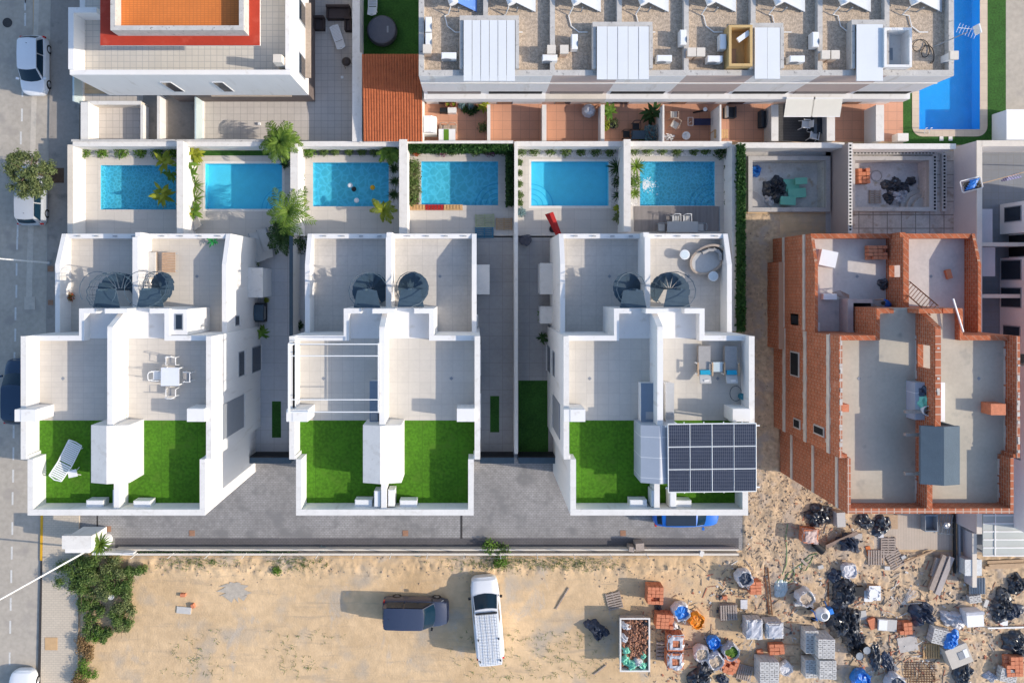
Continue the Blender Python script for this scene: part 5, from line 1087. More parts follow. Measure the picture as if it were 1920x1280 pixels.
# ------------------------------------------------------------------ street lamps
def lamp(label, pts, bx, by, head=True):
    t = T('street_lamp', label, 'street lamp', bx, by, .12); o = Vector(t.location)
    MB().cyl(0,0,0,.25,.11,n=10).build('base', METG, t)
    MB().tube([Vector(q)-o for q in pts], .065, 8, .04).build('pole', METW, t, smooth=True)
    return t
def along(px0, py0, px1, py1, n, z1):   # a post that leans from ground point towards the second point at height z1
    a, b_ = P(px0, py0, .12), P(px1, py1, z1); return [a + (b_-a)*k/n for k in range(n+1)]
lamp('grey street lamp beside the rear terrace of the street-side house', along(95,493,-12,484,6,5.8), 95, 493)
lamp('long pale street lamp rising over the thicket at the bottom corner', along(172,1027,-30,1140,6,8.2), 172, 1027)

# ------------------------------------------------------------------ furniture on the roofs and in the yards
def lounger(label, px, py, z, rot, m, L=1.9, wd=.65, back=35, group='sun loungers', slat=True, arms=False):
    t = T('sun_lounger', label, 'sun lounger', px, py, z, rot, group)
    b = MB(); n = 11
    for k in range(n): b.box(-wd*.42, wd*.42, -L*.48+k*L*.56/n, -L*.48+k*L*.56/n+L*.56/n*.70, .32, .35)
    b.build('seat', m, t); c, s_ = math.cos(R(back)), math.sin(R(back)); b = MB(); y0 = L*.10; ln = L*.40; n = 8
    for k in range(n):
        y_ = k*ln/n; b.rbox(0, y0+(y_+ln/n*.35)*c, .34+(y_+ln/n*.35)*s_, wd*.84, ln/n*.72, .03, 0, 0, back)
    b.build('backrest', m, t)
    b = MB(); b.tube([(-wd*.46,-L*.5,.31),(-wd*.47,0,.33),(-wd*.46,y0,.33),(-wd*.44,y0+ln*c,.34+ln*s_)], .035, 6); b.tube([(wd*.46,-L*.5,.31),(wd*.47,0,.33),(wd*.46,y0,.33),(wd*.44,y0+ln*c,.34+ln*s_)], .035, 6)
    b.tube([(-wd*.46,-L*.5,.31),(0,-L*.52,.31),(wd*.46,-L*.5,.31)], .035, 6); b.tube([(-wd*.44,y0+ln*c,.34+ln*s_),(0,y0+ln*c+.08,.36+ln*s_),(wd*.44,y0+ln*c,.34+ln*s_)], .035, 6); b.build('frame', m, t)
    for sx in (-1, 1):
        for yy in (-L*.40, L*.22): MB().tube([(sx*wd*.44,yy,0),(sx*wd*.44,yy,.32)], .028, 6).build('leg', m, t)
    return t
lounger('white slatted plastic lounger lying on the street-side roof lawn', 131, 860, 7.92, 154, PLASTW, 2.15, .85, 22)
lounger('white lounger on the paving near the brown rattan seats', 636, 76, .01, 200, PLASTW, 1.8, .6)
lounger('white slatted lounger on the dark lawn above the round tub', 700, 12, .01, 180, PLASTW, 1.9, .6)
def cushion_lounger(label, px, py, z):
    t = T('padded_lounger', label, 'sun lounger', px, py, z, 0, 'padded loungers with turquoise pillows')
    MB().box(-.33,.33,-.3,1.1,.30,.40).build('mattress', GREYF, t); MB().rbox(0,-.62,.47,.62,.72,.10,0,0,-22).build('back_cushion', LGREY, t); MB().rbox(0,-.36,.50,.54,.24,.13,0,0,-18).build('pillow', TEAL, t)
    for s in (-1, 1): MB().box(s*.40-.035, s*.40+.035, -.55, .20, .50, .56).build('armrest', WOOD, t); MB().box(s*.40-.03,s*.40+.03,-.5,-.42,0,.5).box(s*.40-.03,s*.40+.03,.1,.18,0,.5).build('leg', METW, t)
    b = MB().box(-.36,.36,-.35,1.12,.22,.30); b.build('frame', TAN, t); MB().rbox(.05,-.80,.60,.28,.12,.05,5).build('headrest', WHITE2, t)
cushion_lounger('padded grey lounger with a turquoise pillow, nearer the party wall', 1317, 684, 7.92); cushion_lounger('padded grey lounger with a turquoise pillow, nearer the parapet', 1366, 684, 7.92)
t = T('side_table', 'small square pale glass table between the two padded loungers', 'side table', 1341, 686, 7.92); MB().box(-.26,.26,-.27,.27,.42,.46).build('table_top', mat('pale_glass', (.50,.58,.60), .2, .05, 2), t)
for s in (-1, 1):
    for u in (-1, 1): MB().box(s*.22-.02,s*.22+.02,u*.22-.02,u*.22+.02,0,.42).build('leg', METW, t)
# daybed with round tables
t = T('daybed', 'oval rattan daybed with grey cushions on the rear terrace', 'daybed', 1323, 487, 4.96, 30)
def ell(a, c, z, n=28, sq=1): return [(a*math.cos(2*math.pi*i/n), c*math.sin(2*math.pi*i/n), z) for i in range(n)]
b = MB(); n = 28
for k, (a, c, z) in enumerate(((-1,0,0),)): pass
rngs = [ell(1.02,.72,0), ell(1.08,.78,.30), ell(1.13,.83,.36), ell(1.0,.70,.36), ell(.98,.68,.26)]
for i, (xx, yy, zz) in enumerate(rngs[2]):
    hh = .30*max(0, math.sin(2*math.pi*i/n)*.55 + math.cos(2*math.pi*i/n)*.75); rngs[2][i] = (xx, yy, .36+hh); q = rngs[3][i]; rngs[3][i] = (q[0], q[1], .36+hh)
for r_ in rngs: b.v += [Vector(q) for q in r_]
for k in range(4):
    for i in range(n): b.f.append((k*n+i, k*n+(i+1)%n, (k+1)*n+(i+1)%n, (k+1)*n+i))
b.build('basket', TAN, t); MB().add(ell(.99,.69,.30)+ell(.97,.67,.24), [tuple(range(28))]+[(i,28+i,28+(i+1)%28,(i+1)%28) for i in range(28)]).build('mattress', LGREY, t)
for k, a in enumerate((85, 58, 32, 5, -28)): MB().rbox(.80*math.cos(R(a)), .54*math.sin(R(a)), .47, .16, .36, .30, a, -22).build('cushion', GREYF, t)
for px_q, py_q, l in ((1280,478,'round white side table left of the oval daybed'),(1333,518,'round pale blue side table below the oval daybed')):
    t = T('round_side_table', l, 'side table', px_q, py_q, 4.96); MB().lathe([(0,.46),(.29,.46),(.30,.44),(.29,.42),(.20,.0),(.0,.0)], 24).build('table_top', PLASTW, t, smooth=True); MB().cyl(0,0,.462,.47,.24,n=20).build('tray', mat('pale_tray'+str(px_q), (.60,.68,.72), .4), t)
# dining table with chairs
t = T('dining_table', 'square white table with four chairs round it on the roof', 'table', 329, 703, 7.92, 0); MB().box(-.5,.5,-.5,.5,.70,.74).build('table_top', mat('white_table', (.70,.72,.76), .4, .05, 3), t)
for s in (-1, 1):
    for u in (-1, 1): MB().box(s*.45-.03,s*.45+.03,u*.45-.03,u*.45+.03,0,.70).build('leg', METW, t)
def chair(label, px, py, z, rot, m, cat='chair', grp='white chairs round the roof table', seat=None):
    t = T('garden_chair', label, cat, px, py, z, rot, grp); MB().box(-.22,.22,-.22,.22,.42,.45).build('seat', seat or m, t)
    b = MB().tube([(-.22,-.22,.45),(-.22,-.28,.86),(-.12,-.31,.90),(.12,-.31,.90),(.22,-.28,.86),(.22,-.22,.45)], .022, 6); b.build('backrest', m, t)
    for s in (-1, 1): MB().tube([(s*.26,-.25,.65),(s*.27,.16,.65),(s*.25,.22,0)], .020, 6).build('armrest', m, t); MB().tube([(s*.22,-.22,.42),(s*.24,-.26,0)], .020, 6).build('leg', m, t)
    return t
chair('white chair above the square roof table', 329, 676, 7.92, 180, METW, seat=GREYF); chair('white chair below the square roof table', 329, 732, 7.92, 0, METW, seat=GREYF); chair('bright white chair on the sunny side of the roof table', 301, 702, 7.92, -90, METW); chair('white chair on the shaded side of the roof table', 357, 704, 7.92, 90, METW, seat=GREYF)
# bench and slatted table on the street-side rear terrace
t = T('sofa', 'white cushioned bench against the party wall beside a slatted table', 'sofa', 286, 493, 4.96); MB().box(-.35,.35,-.9,.65,.0,.35).build('base', TAN, t); MB().box(-.30,.36,-.88,.63,.35,.48).build('cushion', LGREY, t)
t = T('slatted_table', 'low brown slatted timber table on the rear terrace', 'table', 321, 492, 4.96)
b = MB()
for k in range(8): b.box(-.40, .40, -.60+k*.15, -.60+k*.15+.13, .35, .38)
b.build('table_top', mat('teak', (.45,.30,.20), .7, .15, 4), t)
for s in (-1, 1):
    for u in (-1, 1): MB().box(s*.36-.03,s*.36+.03,u*.52-.03,u*.52+.03,0,.35).build('leg', METG, t)
t = T('stool', 'small white stool beside the slatted plastic lounger', 'stool', 143, 884, 7.92, 12); MB().box(-.25,.25,-.2,.2,.36,.40).build('seat', PLASTW, t)
for s in (-1, 1): MB().tube([(s*.22,-.22,0),(s*.22,-.1,.37),(s*.22,.1,.37),(s*.22,.22,0)], .02, 6).build('leg', METW, t)
# pergola of bare bars on the middle roof
t = T('pergola', 'bare white pergola bars over the middle roof terrace', 'pergola', 630, 710, 9.1); b = MB()
for y in (645, 667, 749, 772): b.tube([P(541,y,9.75), P(711,y,9.75)], .03, 6)
b.build('cross_bar', METW, t, True); p, q = P(540,643,9.75), P(549,774,9.75); MB().box(p.x, p.x+.10, q.y, p.y, 9.68, 9.78).box(p.x+.10, q.x, q.y, p.y, 9.1, 9.13).build('side_beam', METW, t, True)
p = P(710,0,9.75); MB().box(p.x-.05, p.x+.0, P(0,774,9.75).y, P(0,643,9.75).y, 9.66, 9.72).build('wall_rail', METW, t, True)
b = MB()
for y in (646, 772): v_ = P(546,y,9.7); b.box(v_.x-.04, v_.x+.04, v_.y-.04, v_.y+.04, 9.12, 9.69)
b.build('post', METW, t, True)
# kitchen counters on roofs
for a, l, z in (((1202,718,1233,793),'tall grey roof counter with a sink left of the party wall',8.75), ((1248,718,1264,793),'narrow grey roof counter with a sink right of the party wall',8.75), ((693,714,709,795),'dark roof counter with a sink under the wire pergola',8.7)):
    t = T('roof_counter', l, 'counter', (a[0]+a[2])/2, (a[1]+a[3])/2, 7.92, 0, 'roof kitchen counters'); p, q = P(a[0],a[1],z), P(a[2],a[3],z)
    MB().box(p.x+.03, q.x-.03, q.y+.03, p.y-.03, 7.92, z-.04).build('base', WHITE, t, True); MB().box(p.x, q.x, q.y, p.y, z-.04, z).build('counter_top', mat('counter_'+str(a[0]), (.20,.25,.32) if a[0] != 1248 else (.42,.43,.44), .4, .06, 2), t, True)
    cx_, cy_ = (p.x+q.x)/2, q.y+.42; w_ = min(.2, (q.x-p.x)*.38); MB().box(cx_-w_, cx_+w_, cy_-.2, cy_+.2, z, z+.012).cyl(cx_, cy_, z+.012, z+.02, w_*.7, n=14).build('sink', RIM, t, True)
# solar array over the roof lawn
t = T('solar_array', 'twelve dark solar panels on a raised white frame over the roof lawn', 'solar array', 1335, 857, 9.9)
CELL = mat('solar_cells', (.025,.03,.05), .22, .25, 1.2, tile=(.105,.18), grout=(.16,.17,.20), gw=.006, spec=.6)
A, B_, D = P(1252,795,10.05), P(1417,793,10.05), P(1253,922,9.75); ex = (B_-A)/4; ey = (P(1253,922,9.9)-A)/3
for i in range(4):
    for j in range(3):
        o_ = A + ex*i + ey*j; e = .022; a = [o_+ex*e+ey*e, o_+ex*(1-e)+ey*e, o_+ex*(1-e)+ey*(1-e), o_+ex*e+ey*(1-e)]; up = Vector((0,0,.035))
        pn = MB().add([v_ + up for v_ in a] + a, [(3,2,1,0),(4,5,6,7),(0,1,5,4),(1,2,6,5),(2,3,7,6),(3,0,4,7)]).build('panel', CELL, t, True)
b = MB(); nn = Vector((0,0,.05))
for i in range(5): b.tube([A+ex*i+Vector((0,0,.02)), A+ex*i+ey*3+Vector((0,0,.02))], .03 if i in (0,2,4) else .022, 4)
for j in range(4): b.tube([A+ey*j+Vector((0,0,.022)), A+ey*j+ex*4+Vector((0,0,.022))], .036, 4)
b.build('frame', METW, t, True); b = MB()
for j in (.12, 2.85): b.tube([A+ey*j-ex*.1-Vector((0,0,.09)), A+ey*j+ex*4.2-Vector((0,0,.09))], .04, 6)
for i in (.75, 1.65, 2.55, 3.4): b.tube([A+ex*i-ey*.08-Vector((0,0,.05)), A+ex*i+ey*3.08-Vector((0,0,.05))], .03, 4)
b.build('rail', METW, t, True); b = MB()
for i, j in ((.6,.15),(3.4,.15),(.6,2.85),(3.4,2.85)): v_ = A+ex*i+ey*j; b.box(v_.x-.05,v_.x+.05,v_.y-.05,v_.y+.05,7.92,v_.z-.1)
b.build('post', METW, t, True)
# air conditioners on the roofs
for k, (x, y, r_, l) in enumerate(((180,943,0,'white unit on the street-side lawn beside the reclining lounger'),(223,930,90,'double white unit beside the party wall of the street-side house'),(268,944,0,'white unit on the far lawn of the street-side house'),
        (682,942,0,'white unit on the dark lawn of the middle house'),(709,932,90,'slim unit mounted left of the middle party wall'),(735,930,90,'slim unit mounted right of the middle party wall'),(766,943,0,'white unit on the sunny lawn of the middle house'),
        (1196,942,0,'white unit on the lawn left of the solar panels'),(1225,931,90,'tall slim unit left of the party wall by the solar panels'),(1259,932,90,'slim unit tucked right of the party wall by the solar panels'),(1279,943,0,'white unit below the solar panels'))):
    p = P(x, y, 8.5); ac_unit(l, p.x, p.y, 7.925, r_, w=.95 if r_ == 0 else .9, d=.40 if r_ == 0 else .36, h=.70 if r_ == 0 else .9, group='air conditioner units beside the roof lawns')
# yard furniture
t = T('parasol', 'closed red parasol cloth leaning beside the solar panel house', 'parasol', 1035, 424, 0, 18)
b = MB(); b.add([(-.30,.85,.75),(.28,.85,.70),(.32,-.85,1.0),(-.02,-.95,.9),(-.02,.8,.95),(.10,-.8,1.15)], [(0,4,5,3),(4,1,2,5),(0,1,4),(3,5,2)]); b.build('cloth', RED, t); MB().tube([(0,-.2,0),(0,-.2,.95)], .03, 6).build('pole', METG, t); MB().cyl(0,-.2,0,.06,.25,n=12).build('base', BLACK, t)
b = MB(); rg = random.Random(4); pt = [(a, .45*rg.uniform(.7,1.15)) for a in [i*6.2832/13 for i in range(13)]]
b.add([(r_*math.cos(a), r_*math.sin(a), .30+rg.uniform(-.12,.1)) for a, r_ in pt] + [(r_*1.0*math.cos(a), r_*1.0*math.sin(a), 0) for a, r_ in pt] + [(0,0,.42)], [(i,(i+1)%13,26) for i in range(13)]+[(i,13+i,13+(i+1)%13,(i+1)%13) for i in range(13)])
o = b.build('covered_stool', mat('dark_grey_cover', (.09,.09,.11), .9, .2, 4)); o.location = P(985,451); tag(o, 'crumpled dark grey covered stool in the passage by the red parasol', 'covered stool')
for k, (x, y, l) in enumerate(((485,462,'grey fabric lounger in the shade, nearer the street-side house'),(500,456,'grey fabric lounger in the shade, nearer the dark palm'))):
    t = T('fabric_lounger', l, 'sun lounger', x, y, .01, 17, 'grey fabric loungers'); MB().box(-.30,.30,-.55,.95,.28,.32).build('seat', LGREY, t); MB().rbox(0,-.80,.42,.60,.62,.04,0,0,-28).build('backrest', LGREY, t)
    for s in (-1, 1): MB().tube([(s*.33,-.55,.29),(s*.33,.98,.29)], .03, 6).build('side_rail', METG, t); MB().box(s*.30-.02,s*.30+.02,-.45,-.40,0,.28).box(s*.30-.02,s*.30+.02,.8,.85,0,.28).build('leg', METG, t)
t = T('covered_lounger', 'pale grey fabric sling chair in the corner below the spiky plants', 'sling chair', 366, 423, .01, -62); MB().rbox(0,.0,.42,.72,.75,.03,0,0,12).build('seat', LGREY, t); MB().rbox(0,.48,.60,.72,.40,.03,0,0,42).build('backrest', LGREY, t)
for s in (-1, 1): MB().tube([(s*.38,-.4,.0),(s*.38,.1,.45),(s*.38,.72,.82)], .022, 6).build('frame', METG, t)
t = T('dining_table', 'grey rectangular table on the grey decking', 'table', 1274, 425, .05); MB().box(-1.02,1.02,-.42,.28,.72,.76).build('table_top', mat('grey_laminate', (.38,.39,.39), .5, .06, 2), t)
for s in (-1, 1):
    for u in (-.36, .22): MB().box(s*.95-.03,s*.95+.03,u-.03,u+.03,0,.72).build('leg', METG, t)
for x, y, r_, l in ((1264,412,180,'white backed chair above the grey table, nearer the water jet side'),(1284,412,180,'white backed chair above the grey table, nearer the hedge side'),(1237,427,-90,'dark chair at the wall end of the grey table'),(1309,427,90,'dark chair at the hedge end of the grey table')): chair(l, x, y, .05, r_, METW if r_ == 180 else METG, grp='chairs round the decking table', seat=LGREY)
t = T('barbecue', 'covered dark grey gas barbecue in the passage beside the white cabinet', 'barbecue', 493, 585); MB().box(-.32,.32,-.62,.62,.1,.75).build('cabinet', BLACK, t); MB().prismx([(-.55,.75),(-.50,1.0),(-.1,1.1),(.5,1.0),(.55,.75)], -.30, .30).build('lid', METD, t); MB().tube([(.33,-.4,.9),(.40,-.4,.9),(.40,.4,.9),(.33,.4,.9)], .02, 6).build('handle', RIM, t)
t = T('hose_reel', 'blue hose reel on the roof tiles near the parapet', 'hose reel', 1389, 742, 7.92); MB().cyl(0,0,.05,.35,.18,n=16).build('drum', mat('petrol_plastic', (.05,.22,.27), .5), t); MB().tube([(-.3+.42*math.cos(a*.4)*.8, .15+.42*math.sin(a*.4), .04+a*.004) for a in range(17)], .018, 5).build('hose', METD, t)
# pallets by the pool and clay items
def pallet(label, p, rot, m, w_=1.2, d_=.8, group='timber pallets', n=6, tilt=0):
    t = T('pallet', label, 'pallet', p.x, p.y, p.z, rot, group, px=False)
    for k in range(3): MB().rbox(0, (-.45+.45*k)*d_, .05, w_, .09, .09).build('bearer', m, t)
    b = MB()
    for k in range(n): b.box(-w_/2+k*w_/n+.01, -w_/2+(k+.68)*w_/n, -d_/2, d_/2, .10, .125)
    b.build('deck_board', m, t); return t
for x, y, r_, m, l, s in ((781,389,0,WOODO,'upright timber pallet edging the pool, nearest the white wall',(1.25,.30)),(815,389,0,RED,'red painted pallet in the row along the pool',(1.25,.30)),(850,389,0,WOODO,'upright timber pallet edging the pool, under the deep end',(1.25,.30)),
        (909,414,92,mat('green_grey_pallet', (.40,.42,.27), .85, .3, 4),'greenish pallet standing on the paving beside the pool yard passage',(.9,1.3)),(945,420,90,WOOD,'pale pallet leaning by the thin white wall',(.8,1.1)),(908,436,90,mat('blue_pallet', (.07,.19,.28), .85, .2, 4),'dark blue pallet below the greenish one',(.75,1.25))):
    pallet(l, P(x, y), r_, m, s[0], s[1], 'pallets in the pool yard')
b = MB(); rg = random.Random(8)
for x, y in ((657,348),(664,354)): b.lathe([(0,0),(.12,.03),(.14,.08),(.06,.16),(0,.2)], 10, P(x,y).x, P(x,y).y)
TOYS = [((657,348),PLASTW,'white toy floating in the third pool, highest of four'),((664,355),BLACK,'dark toy floating just below the white one'),((699,352),YELLOW,'yellow green ring toy floating alone near the deep side'),((669,376),PLASTW,'pale toy floating lowest in the third pool')]
for (x, y), m, l in TOYS:
    o = MB().lathe([(0,-.10),(.14,-.05),(.17,0),(.12,.07),(0,.10)], 12).build('pool_toy', m, smooth=True); o.location = P(x, y, -.02); tag(o, l, 'pool toy', 'toys floating in the pool')
# left foam of the water jet
b = MB(); rg = random.Random(6)
for i in range(230): p = P(1206+abs(rg.gauss(0,9)), rg.gauss(347,5.5), 0); b.add([(p.x+rg.uniform(.008,.045)*math.cos(a), p.y+rg.uniform(.008,.045)*math.sin(a), -.066+i*.00002) for a in (0,1.1,2.1,3.2,4.2,5.2)], [tuple(range(6))])
tag(b.build('foam', PLASTW, None, True), kind='stuff')
# hot tub, rattan seats, kettle barbecue, lamps on the red house patio
t = T('hot_tub', 'round dark inflatable hot tub with a lid on the shaded lawn', 'hot tub', 718, 62, .01); MB().lathe([(.90,0),(.99,.15),(1.0,.5),(.93,.62)], 32).build('tub', mat('dark_vinyl', (.06,.062,.075), .5, .1, 3), t, smooth=True); MB().lathe([(.93,.62),(.90,.68),(.80,.70),(.78,.68),(0,.70)], 32).build('lid', mat('grey_vinyl', (.10,.105,.13), .5, .1, 3), t, smooth=True); MB().box(.34,.46,-.22,.22,.70,.706).build('label_patch', GREYG, t)
for a, l in (((614,16,659,40),'brown rattan sofa against the white wall of the shaded patio'),((591,36,611,60),'brown rattan armchair beside the house facade'),((648,38,661,62),'brown rattan armchair next to the white wall')):
    t = T('rattan_seat', l, 'sofa' if 'sofa' in l else 'armchair', (a[0]+a[2])/2, (a[1]+a[3])/2, 0, 0, 'brown rattan seats'); w_, d_ = (a[2]-a[0])*.0172, (a[3]-a[1])*.0172; MB().box(-w_,w_,-d_,d_,0,.34).build('base', BROWN, t); MB().box(-w_,w_,d_-.16,d_,.34,.75).build('backrest', BROWN, t)
    for s in (-1, 1): MB().box(s*w_,s*(w_-.12),-d_,d_-.16,.34,.58).build('armrest', BROWN, t)
    MB().box(-w_+.13,w_-.13,-d_+.02,d_-.17,.34,.45).build('cushion', mat('dark_cushion'+str(a[0]), (.07,.055,.055), .9), t)
t = T('kettle_barbecue', 'dark kettle barbecue against the white patio wall', 'barbecue', 653, 122); MB().lathe([(0,.45),(.25,.55),(.30,.72),(.30,.78),(.22,.92),(0,1.0)], 18).build('kettle', mat('brown_enamel', (.06,.045,.04), .4), t, smooth=True); MB().tube([(.25,0,.5),(.3,0,0)], .02).tube([(-.15,.2,.5),(-.2,.25,0)], .02).tube([(-.15,-.2,.5),(-.2,-.25,0)], .02).build('leg', BLACK, t)
for x, y, l in ((642,146,'small white cube lamp on the shaded patio beside the kettle barbecue'),(487,233,'small white cube lamp on the sunny patio')):
    t = T('cube_lamp', l, 'lamp', x, y); MB().box(-.08,.08,-.08,.08,.02,.16).build('shade', PLASTW, t); MB().box(-.06,.06,-.06,.06,0,.02).build('base', BLACK, t)
# patio things
def simple(name, label, cat, b, m, group=None, smooth=False): return tag(b.build(name, m, smooth=smooth), label, cat, group)
t = T('outdoor_kitchen', 'white rounded outdoor oven block at the end of the terrace patios', 'oven', 808, 242); MB().box(-.42,.42,-.55,.62,0,.95).build('counter', WHITE, t); MB().prismy([(-.42,.95),(-.38,1.5),(.1,1.55),(.38,1.2),(.42,.95)], -.5, .55).build('hood', PLASTW, t)
t = T('dining_table', 'white patio table with a green runner beside the white oven block', 'table', 839, 257); MB().box(-.55,.55,-.38,.38,.70,.74).build('table_top', PLASTW, t); MB().box(-.22,.12,-.36,.36,.742,.75).build('runner', mat('green_runner', (.10,.22,.02), .9), t); MB().box(-.5,-.44,-.3,.3,0,.7).box(.44,.5,-.3,.3,0,.7).build('leg', METW, t)
chair('cream chair above the table with the green runner, nearer the oven block', 833, 244, .01, 180, TAN, grp='cream patio chairs'); chair('cream chair above the table with the green runner, further from the oven', 849, 244, .01, 180, TAN, grp='cream patio chairs')
for x, y, l in ((840,200,'octagonal terracotta planter on the shelf, nearer the black bin'),(851,200,'octagonal terracotta planter on the shelf, further from the black bin')):
    t = T('planter', l, 'planter', x, y, 0, 0, 'terracotta planters'); MB().lathe([(.12,0),(.17,.55),(.21,.6),(.19,.62),(.15,.5),(0,.5)], 8).build('pot', TERP, t); b = MB(); rosette(b, Vector((0,0,.42)), .18, random.Random(x), 9, .05); b.build('foliage', F_YEL, t)
simple('crate', 'black open crate beside the terracotta planters', 'crate', MB().box(*prect(825,205,839,214), 0, .45), BLACK); simple('white_box', 'white lidded box in front of the terracotta planters', 'box', MB().box(*prect(840,205,856,215), 0, .5), ACW)
t = T('wrapped_bundle', 'large bundle wrapped in clear plastic under the terrace canopy', 'bundle', 1102, 210); MB().lathe([(0,0),(.42,0),(.48,.35),(.36,.7),(.15,.8),(0,.78)], 9).build('wrapping', TARPS, t)
for x, y, r_, l in ((1190,240,180,'black metal armchair on the patio with large plants'),(1172,254,90,'black folding chair near the round white wall pot')): chair(l, x, y, .01, r_, BLACK, grp='black patio chairs')
simple('patio_table', 'dark table in the shaded patio corner beside the black chairs', 'table', MB().box(*prect(1180,249,1210,265), .68, .72).box(*prect(1182,251,1184,253), 0, .68).box(*prect(1206,251,1208,253), 0, .68).box(*prect(1182,262,1184,264), 0, .68).box(*prect(1206,262,1208,264), 0, .68), METD)
simple('plant_pot', 'round dark plant pot on the terracotta tiles by the wall', 'plant pot', MB().lathe([(.14,0),(.20,.35),(.18,.35),(.14,.28),(0,.28)], 14, P(1147,238).x, P(1147,238).y), BLACK)
t = T('exercise_bench', 'dark blue exercise bench with white frame ends on the patio', 'bench', 1313, 231); MB().box(-.55,.55,-.24,.2,.42,.5).build('pad', mat('navy_pad', (.02,.025,.07), .6, .2, 4), t)
for s in (-1, 1): MB().tube([(s*.62,-.25,.45),(s*.95,-.25,.45),(s*.95,.28,.45),(s*.62,.28,.45),(s*.62,-.25,.45)], .025, 5).build('end_frame', METW, t); MB().tube([(s*.75,0,.45),(s*.75,0,0)], .025, 5).build('leg', METW, t)
for x, y, r_, l in ((1260,218,0,'pale striped deck chair by the white patio wall'),(1262,237,150,'pale folding chair beside the grey blanket')): chair(l, x, y, .01, r_, TAN, grp='pale patio chairs', seat=LGREY)
t = T('bicycle_trainer', 'black exercise machine with a round white head on the patio', 'exercise machine', 1313, 212); MB().tube([(-.5,0,.1),(0,0,.6),(.4,.1,.15)], .06, 6).tube([(0,0,.6),(.05,.05,1.0)], .05, 6).build('frame', BLACK, t); MB().lathe([(0,.95),(.12,1.0),(.14,1.06),(0,1.12)], 12).build('console', PLASTW, t)
simple('blanket', 'crumpled grey and white blanket over a patio seat', 'blanket', MB().leafcloud(P(1255,258,.4), (.35,.25,.2), 60, .16, random.Random(2), .2), TARPW)
simple('white_bucket_seat', 'white moulded seat at the back wall of the exercise patio', 'seat', MB().lathe([(.10,0),(.24,.30),(.28,.45),(.2,.42),(.14,.3),(0,.28)], 12, P(1283,257).x, P(1283,257).y), PLASTW)
b = MB()
for k in range(6): b.box(*prect(1328+k*4.4,250,1331+k*4.4,266), 1.2, 1.24)
b.box(*prect(1328,251,1354,252), 1.14, 1.2).box(*prect(1328,263,1354,264), 1.14, 1.2).box(*prect(1329,251,1330,252), 0, 1.14).box(*prect(1352,263,1353,264), 0, 1.14); simple('slatted_shelter', 'little yellow timber slat canopy at the corner of the exercise patio', 'canopy', b, WOODO)
for a, l in (((1355,203,1376,224),'dark wicker armchair in the patio right of the exercise bench'),((1420,210,1440,242),'dark wicker corner seat beside the speckled wall')):
    t = T('wicker_seat', l, 'armchair', (a[0]+a[2])/2, (a[1]+a[3])/2, 0, 0, 'dark wicker seats'); w_, d_ = (a[2]-a[0])*.0172, (a[3]-a[1])*.0172; mm = mat('dark_wicker'+str(a[0]), (.035,.04,.05), .8, .2, 6)
    MB().box(-w_,w_,-d_,d_,0,.36).build('base', mm, t); MB().box(-w_,-w_+.14,-d_,d_,.36,.7).build('backrest', LGREY if a[0] == 1355 else mm, t); MB().box(w_-.1,w_,-d_,d_,.36,.55).build('armrest', mm, t)
for x, y, r_, l in ((1505,236,85,'white plastic armchair on the decked patio, upper one'),(1520,257,-10,'white plastic armchair on the decked patio, lower one')):
    t = T('plastic_chair', l, 'chair', x, y, .02, r_, 'white plastic armchairs'); MB().box(-.24,.24,-.22,.24,.40,.44).build('seat', PLASTW, t); MB().rbox(0,-.27,.64,.46,.05,.48,0,0,12).build('backrest', PLASTW, t)
    for s in (-1, 1): MB().box(s*.27-.03,s*.27+.03,-.24,.22,.60,.64).build('armrest', PLASTW, t)
    for s in (-1, 1):
        for u in (-1, 1): MB().tube([(s*.24,u*.2,.4),(s*.30,u*.30,0)], .03, 6).build('leg', PLASTW, t)
t = T('storage_chest', 'dark blue garden chest under the cream awnings', 'chest', 1528, 236); MB().box(-.32,.32,-.62,.45,0,.55).build('chest', METD, t); MB().box(-.34,.34,-.64,.47,.55,.6).build('lid', GLASSD, t)
simple('white_locker', 'white locker box at the foot of the last terrace patio wall', 'locker', MB().box(*prect(1672,254,1692,268), 0, .7), WHITE2)
# courtyard: clothes drier with blue and black washing
t = T('clothes_drier', 'white framed drying rack with blue and black washing on the boundary wall', 'drying rack', 1820, 346, 2.3, 14)
b = MB().tube([(-.62,-.38,.05),(.62,-.38,.05),(.68,-.32,.05),(.68,.30,.05),(.62,.36,.05),(-.60,.36,.05),(-.66,.30,.05),(-.66,-.32,.05),(-.62,-.38,.05)], .035, 6); b.build('frame', METW, t)
for nm, m, off, sd_ in (('washing', TARPU, 0, 1), ('washing', BLACK, -.12, 2)):
    b = MB(); rg = random.Random(sd_); n = 10
    b.v = [Vector((-.55+1.1*i/n, -.28+.56*j/n + off*.5, .10 + (.12 if sd_ == 1 else 0)*math.exp(-((i-j*.5-3)/2.2)**2) + rg.uniform(0,.06) - (.0 if sd_ == 1 else .03))) for j in range(n+1) for i in range(n+1)]
    b.f = [(j*(n+1)+i, j*(n+1)+i+1, (j+1)*(n+1)+i+1, (j+1)*(n+1)+i) for j in range(n) for i in range(n) if sd_ == 2 or abs(i-j*.45-2.5) < 2.6]; b.build(nm, m, t)
simple('clothes', 'lilac striped washing hanging over the courtyard line', 'washing', MB().rbox(P(1897,335,1.8).x, P(0,335,1.8).y, 1.75, .95, .12, .5, 12).rbox(P(1897,332,1.8).x, P(0,330,1.8).y, 1.75, .8, .1, .45, 20), mat('lilac_stripes', (.42,.40,.62), .9, .2, 3, wave=('DIAGONAL', 3, .6)))
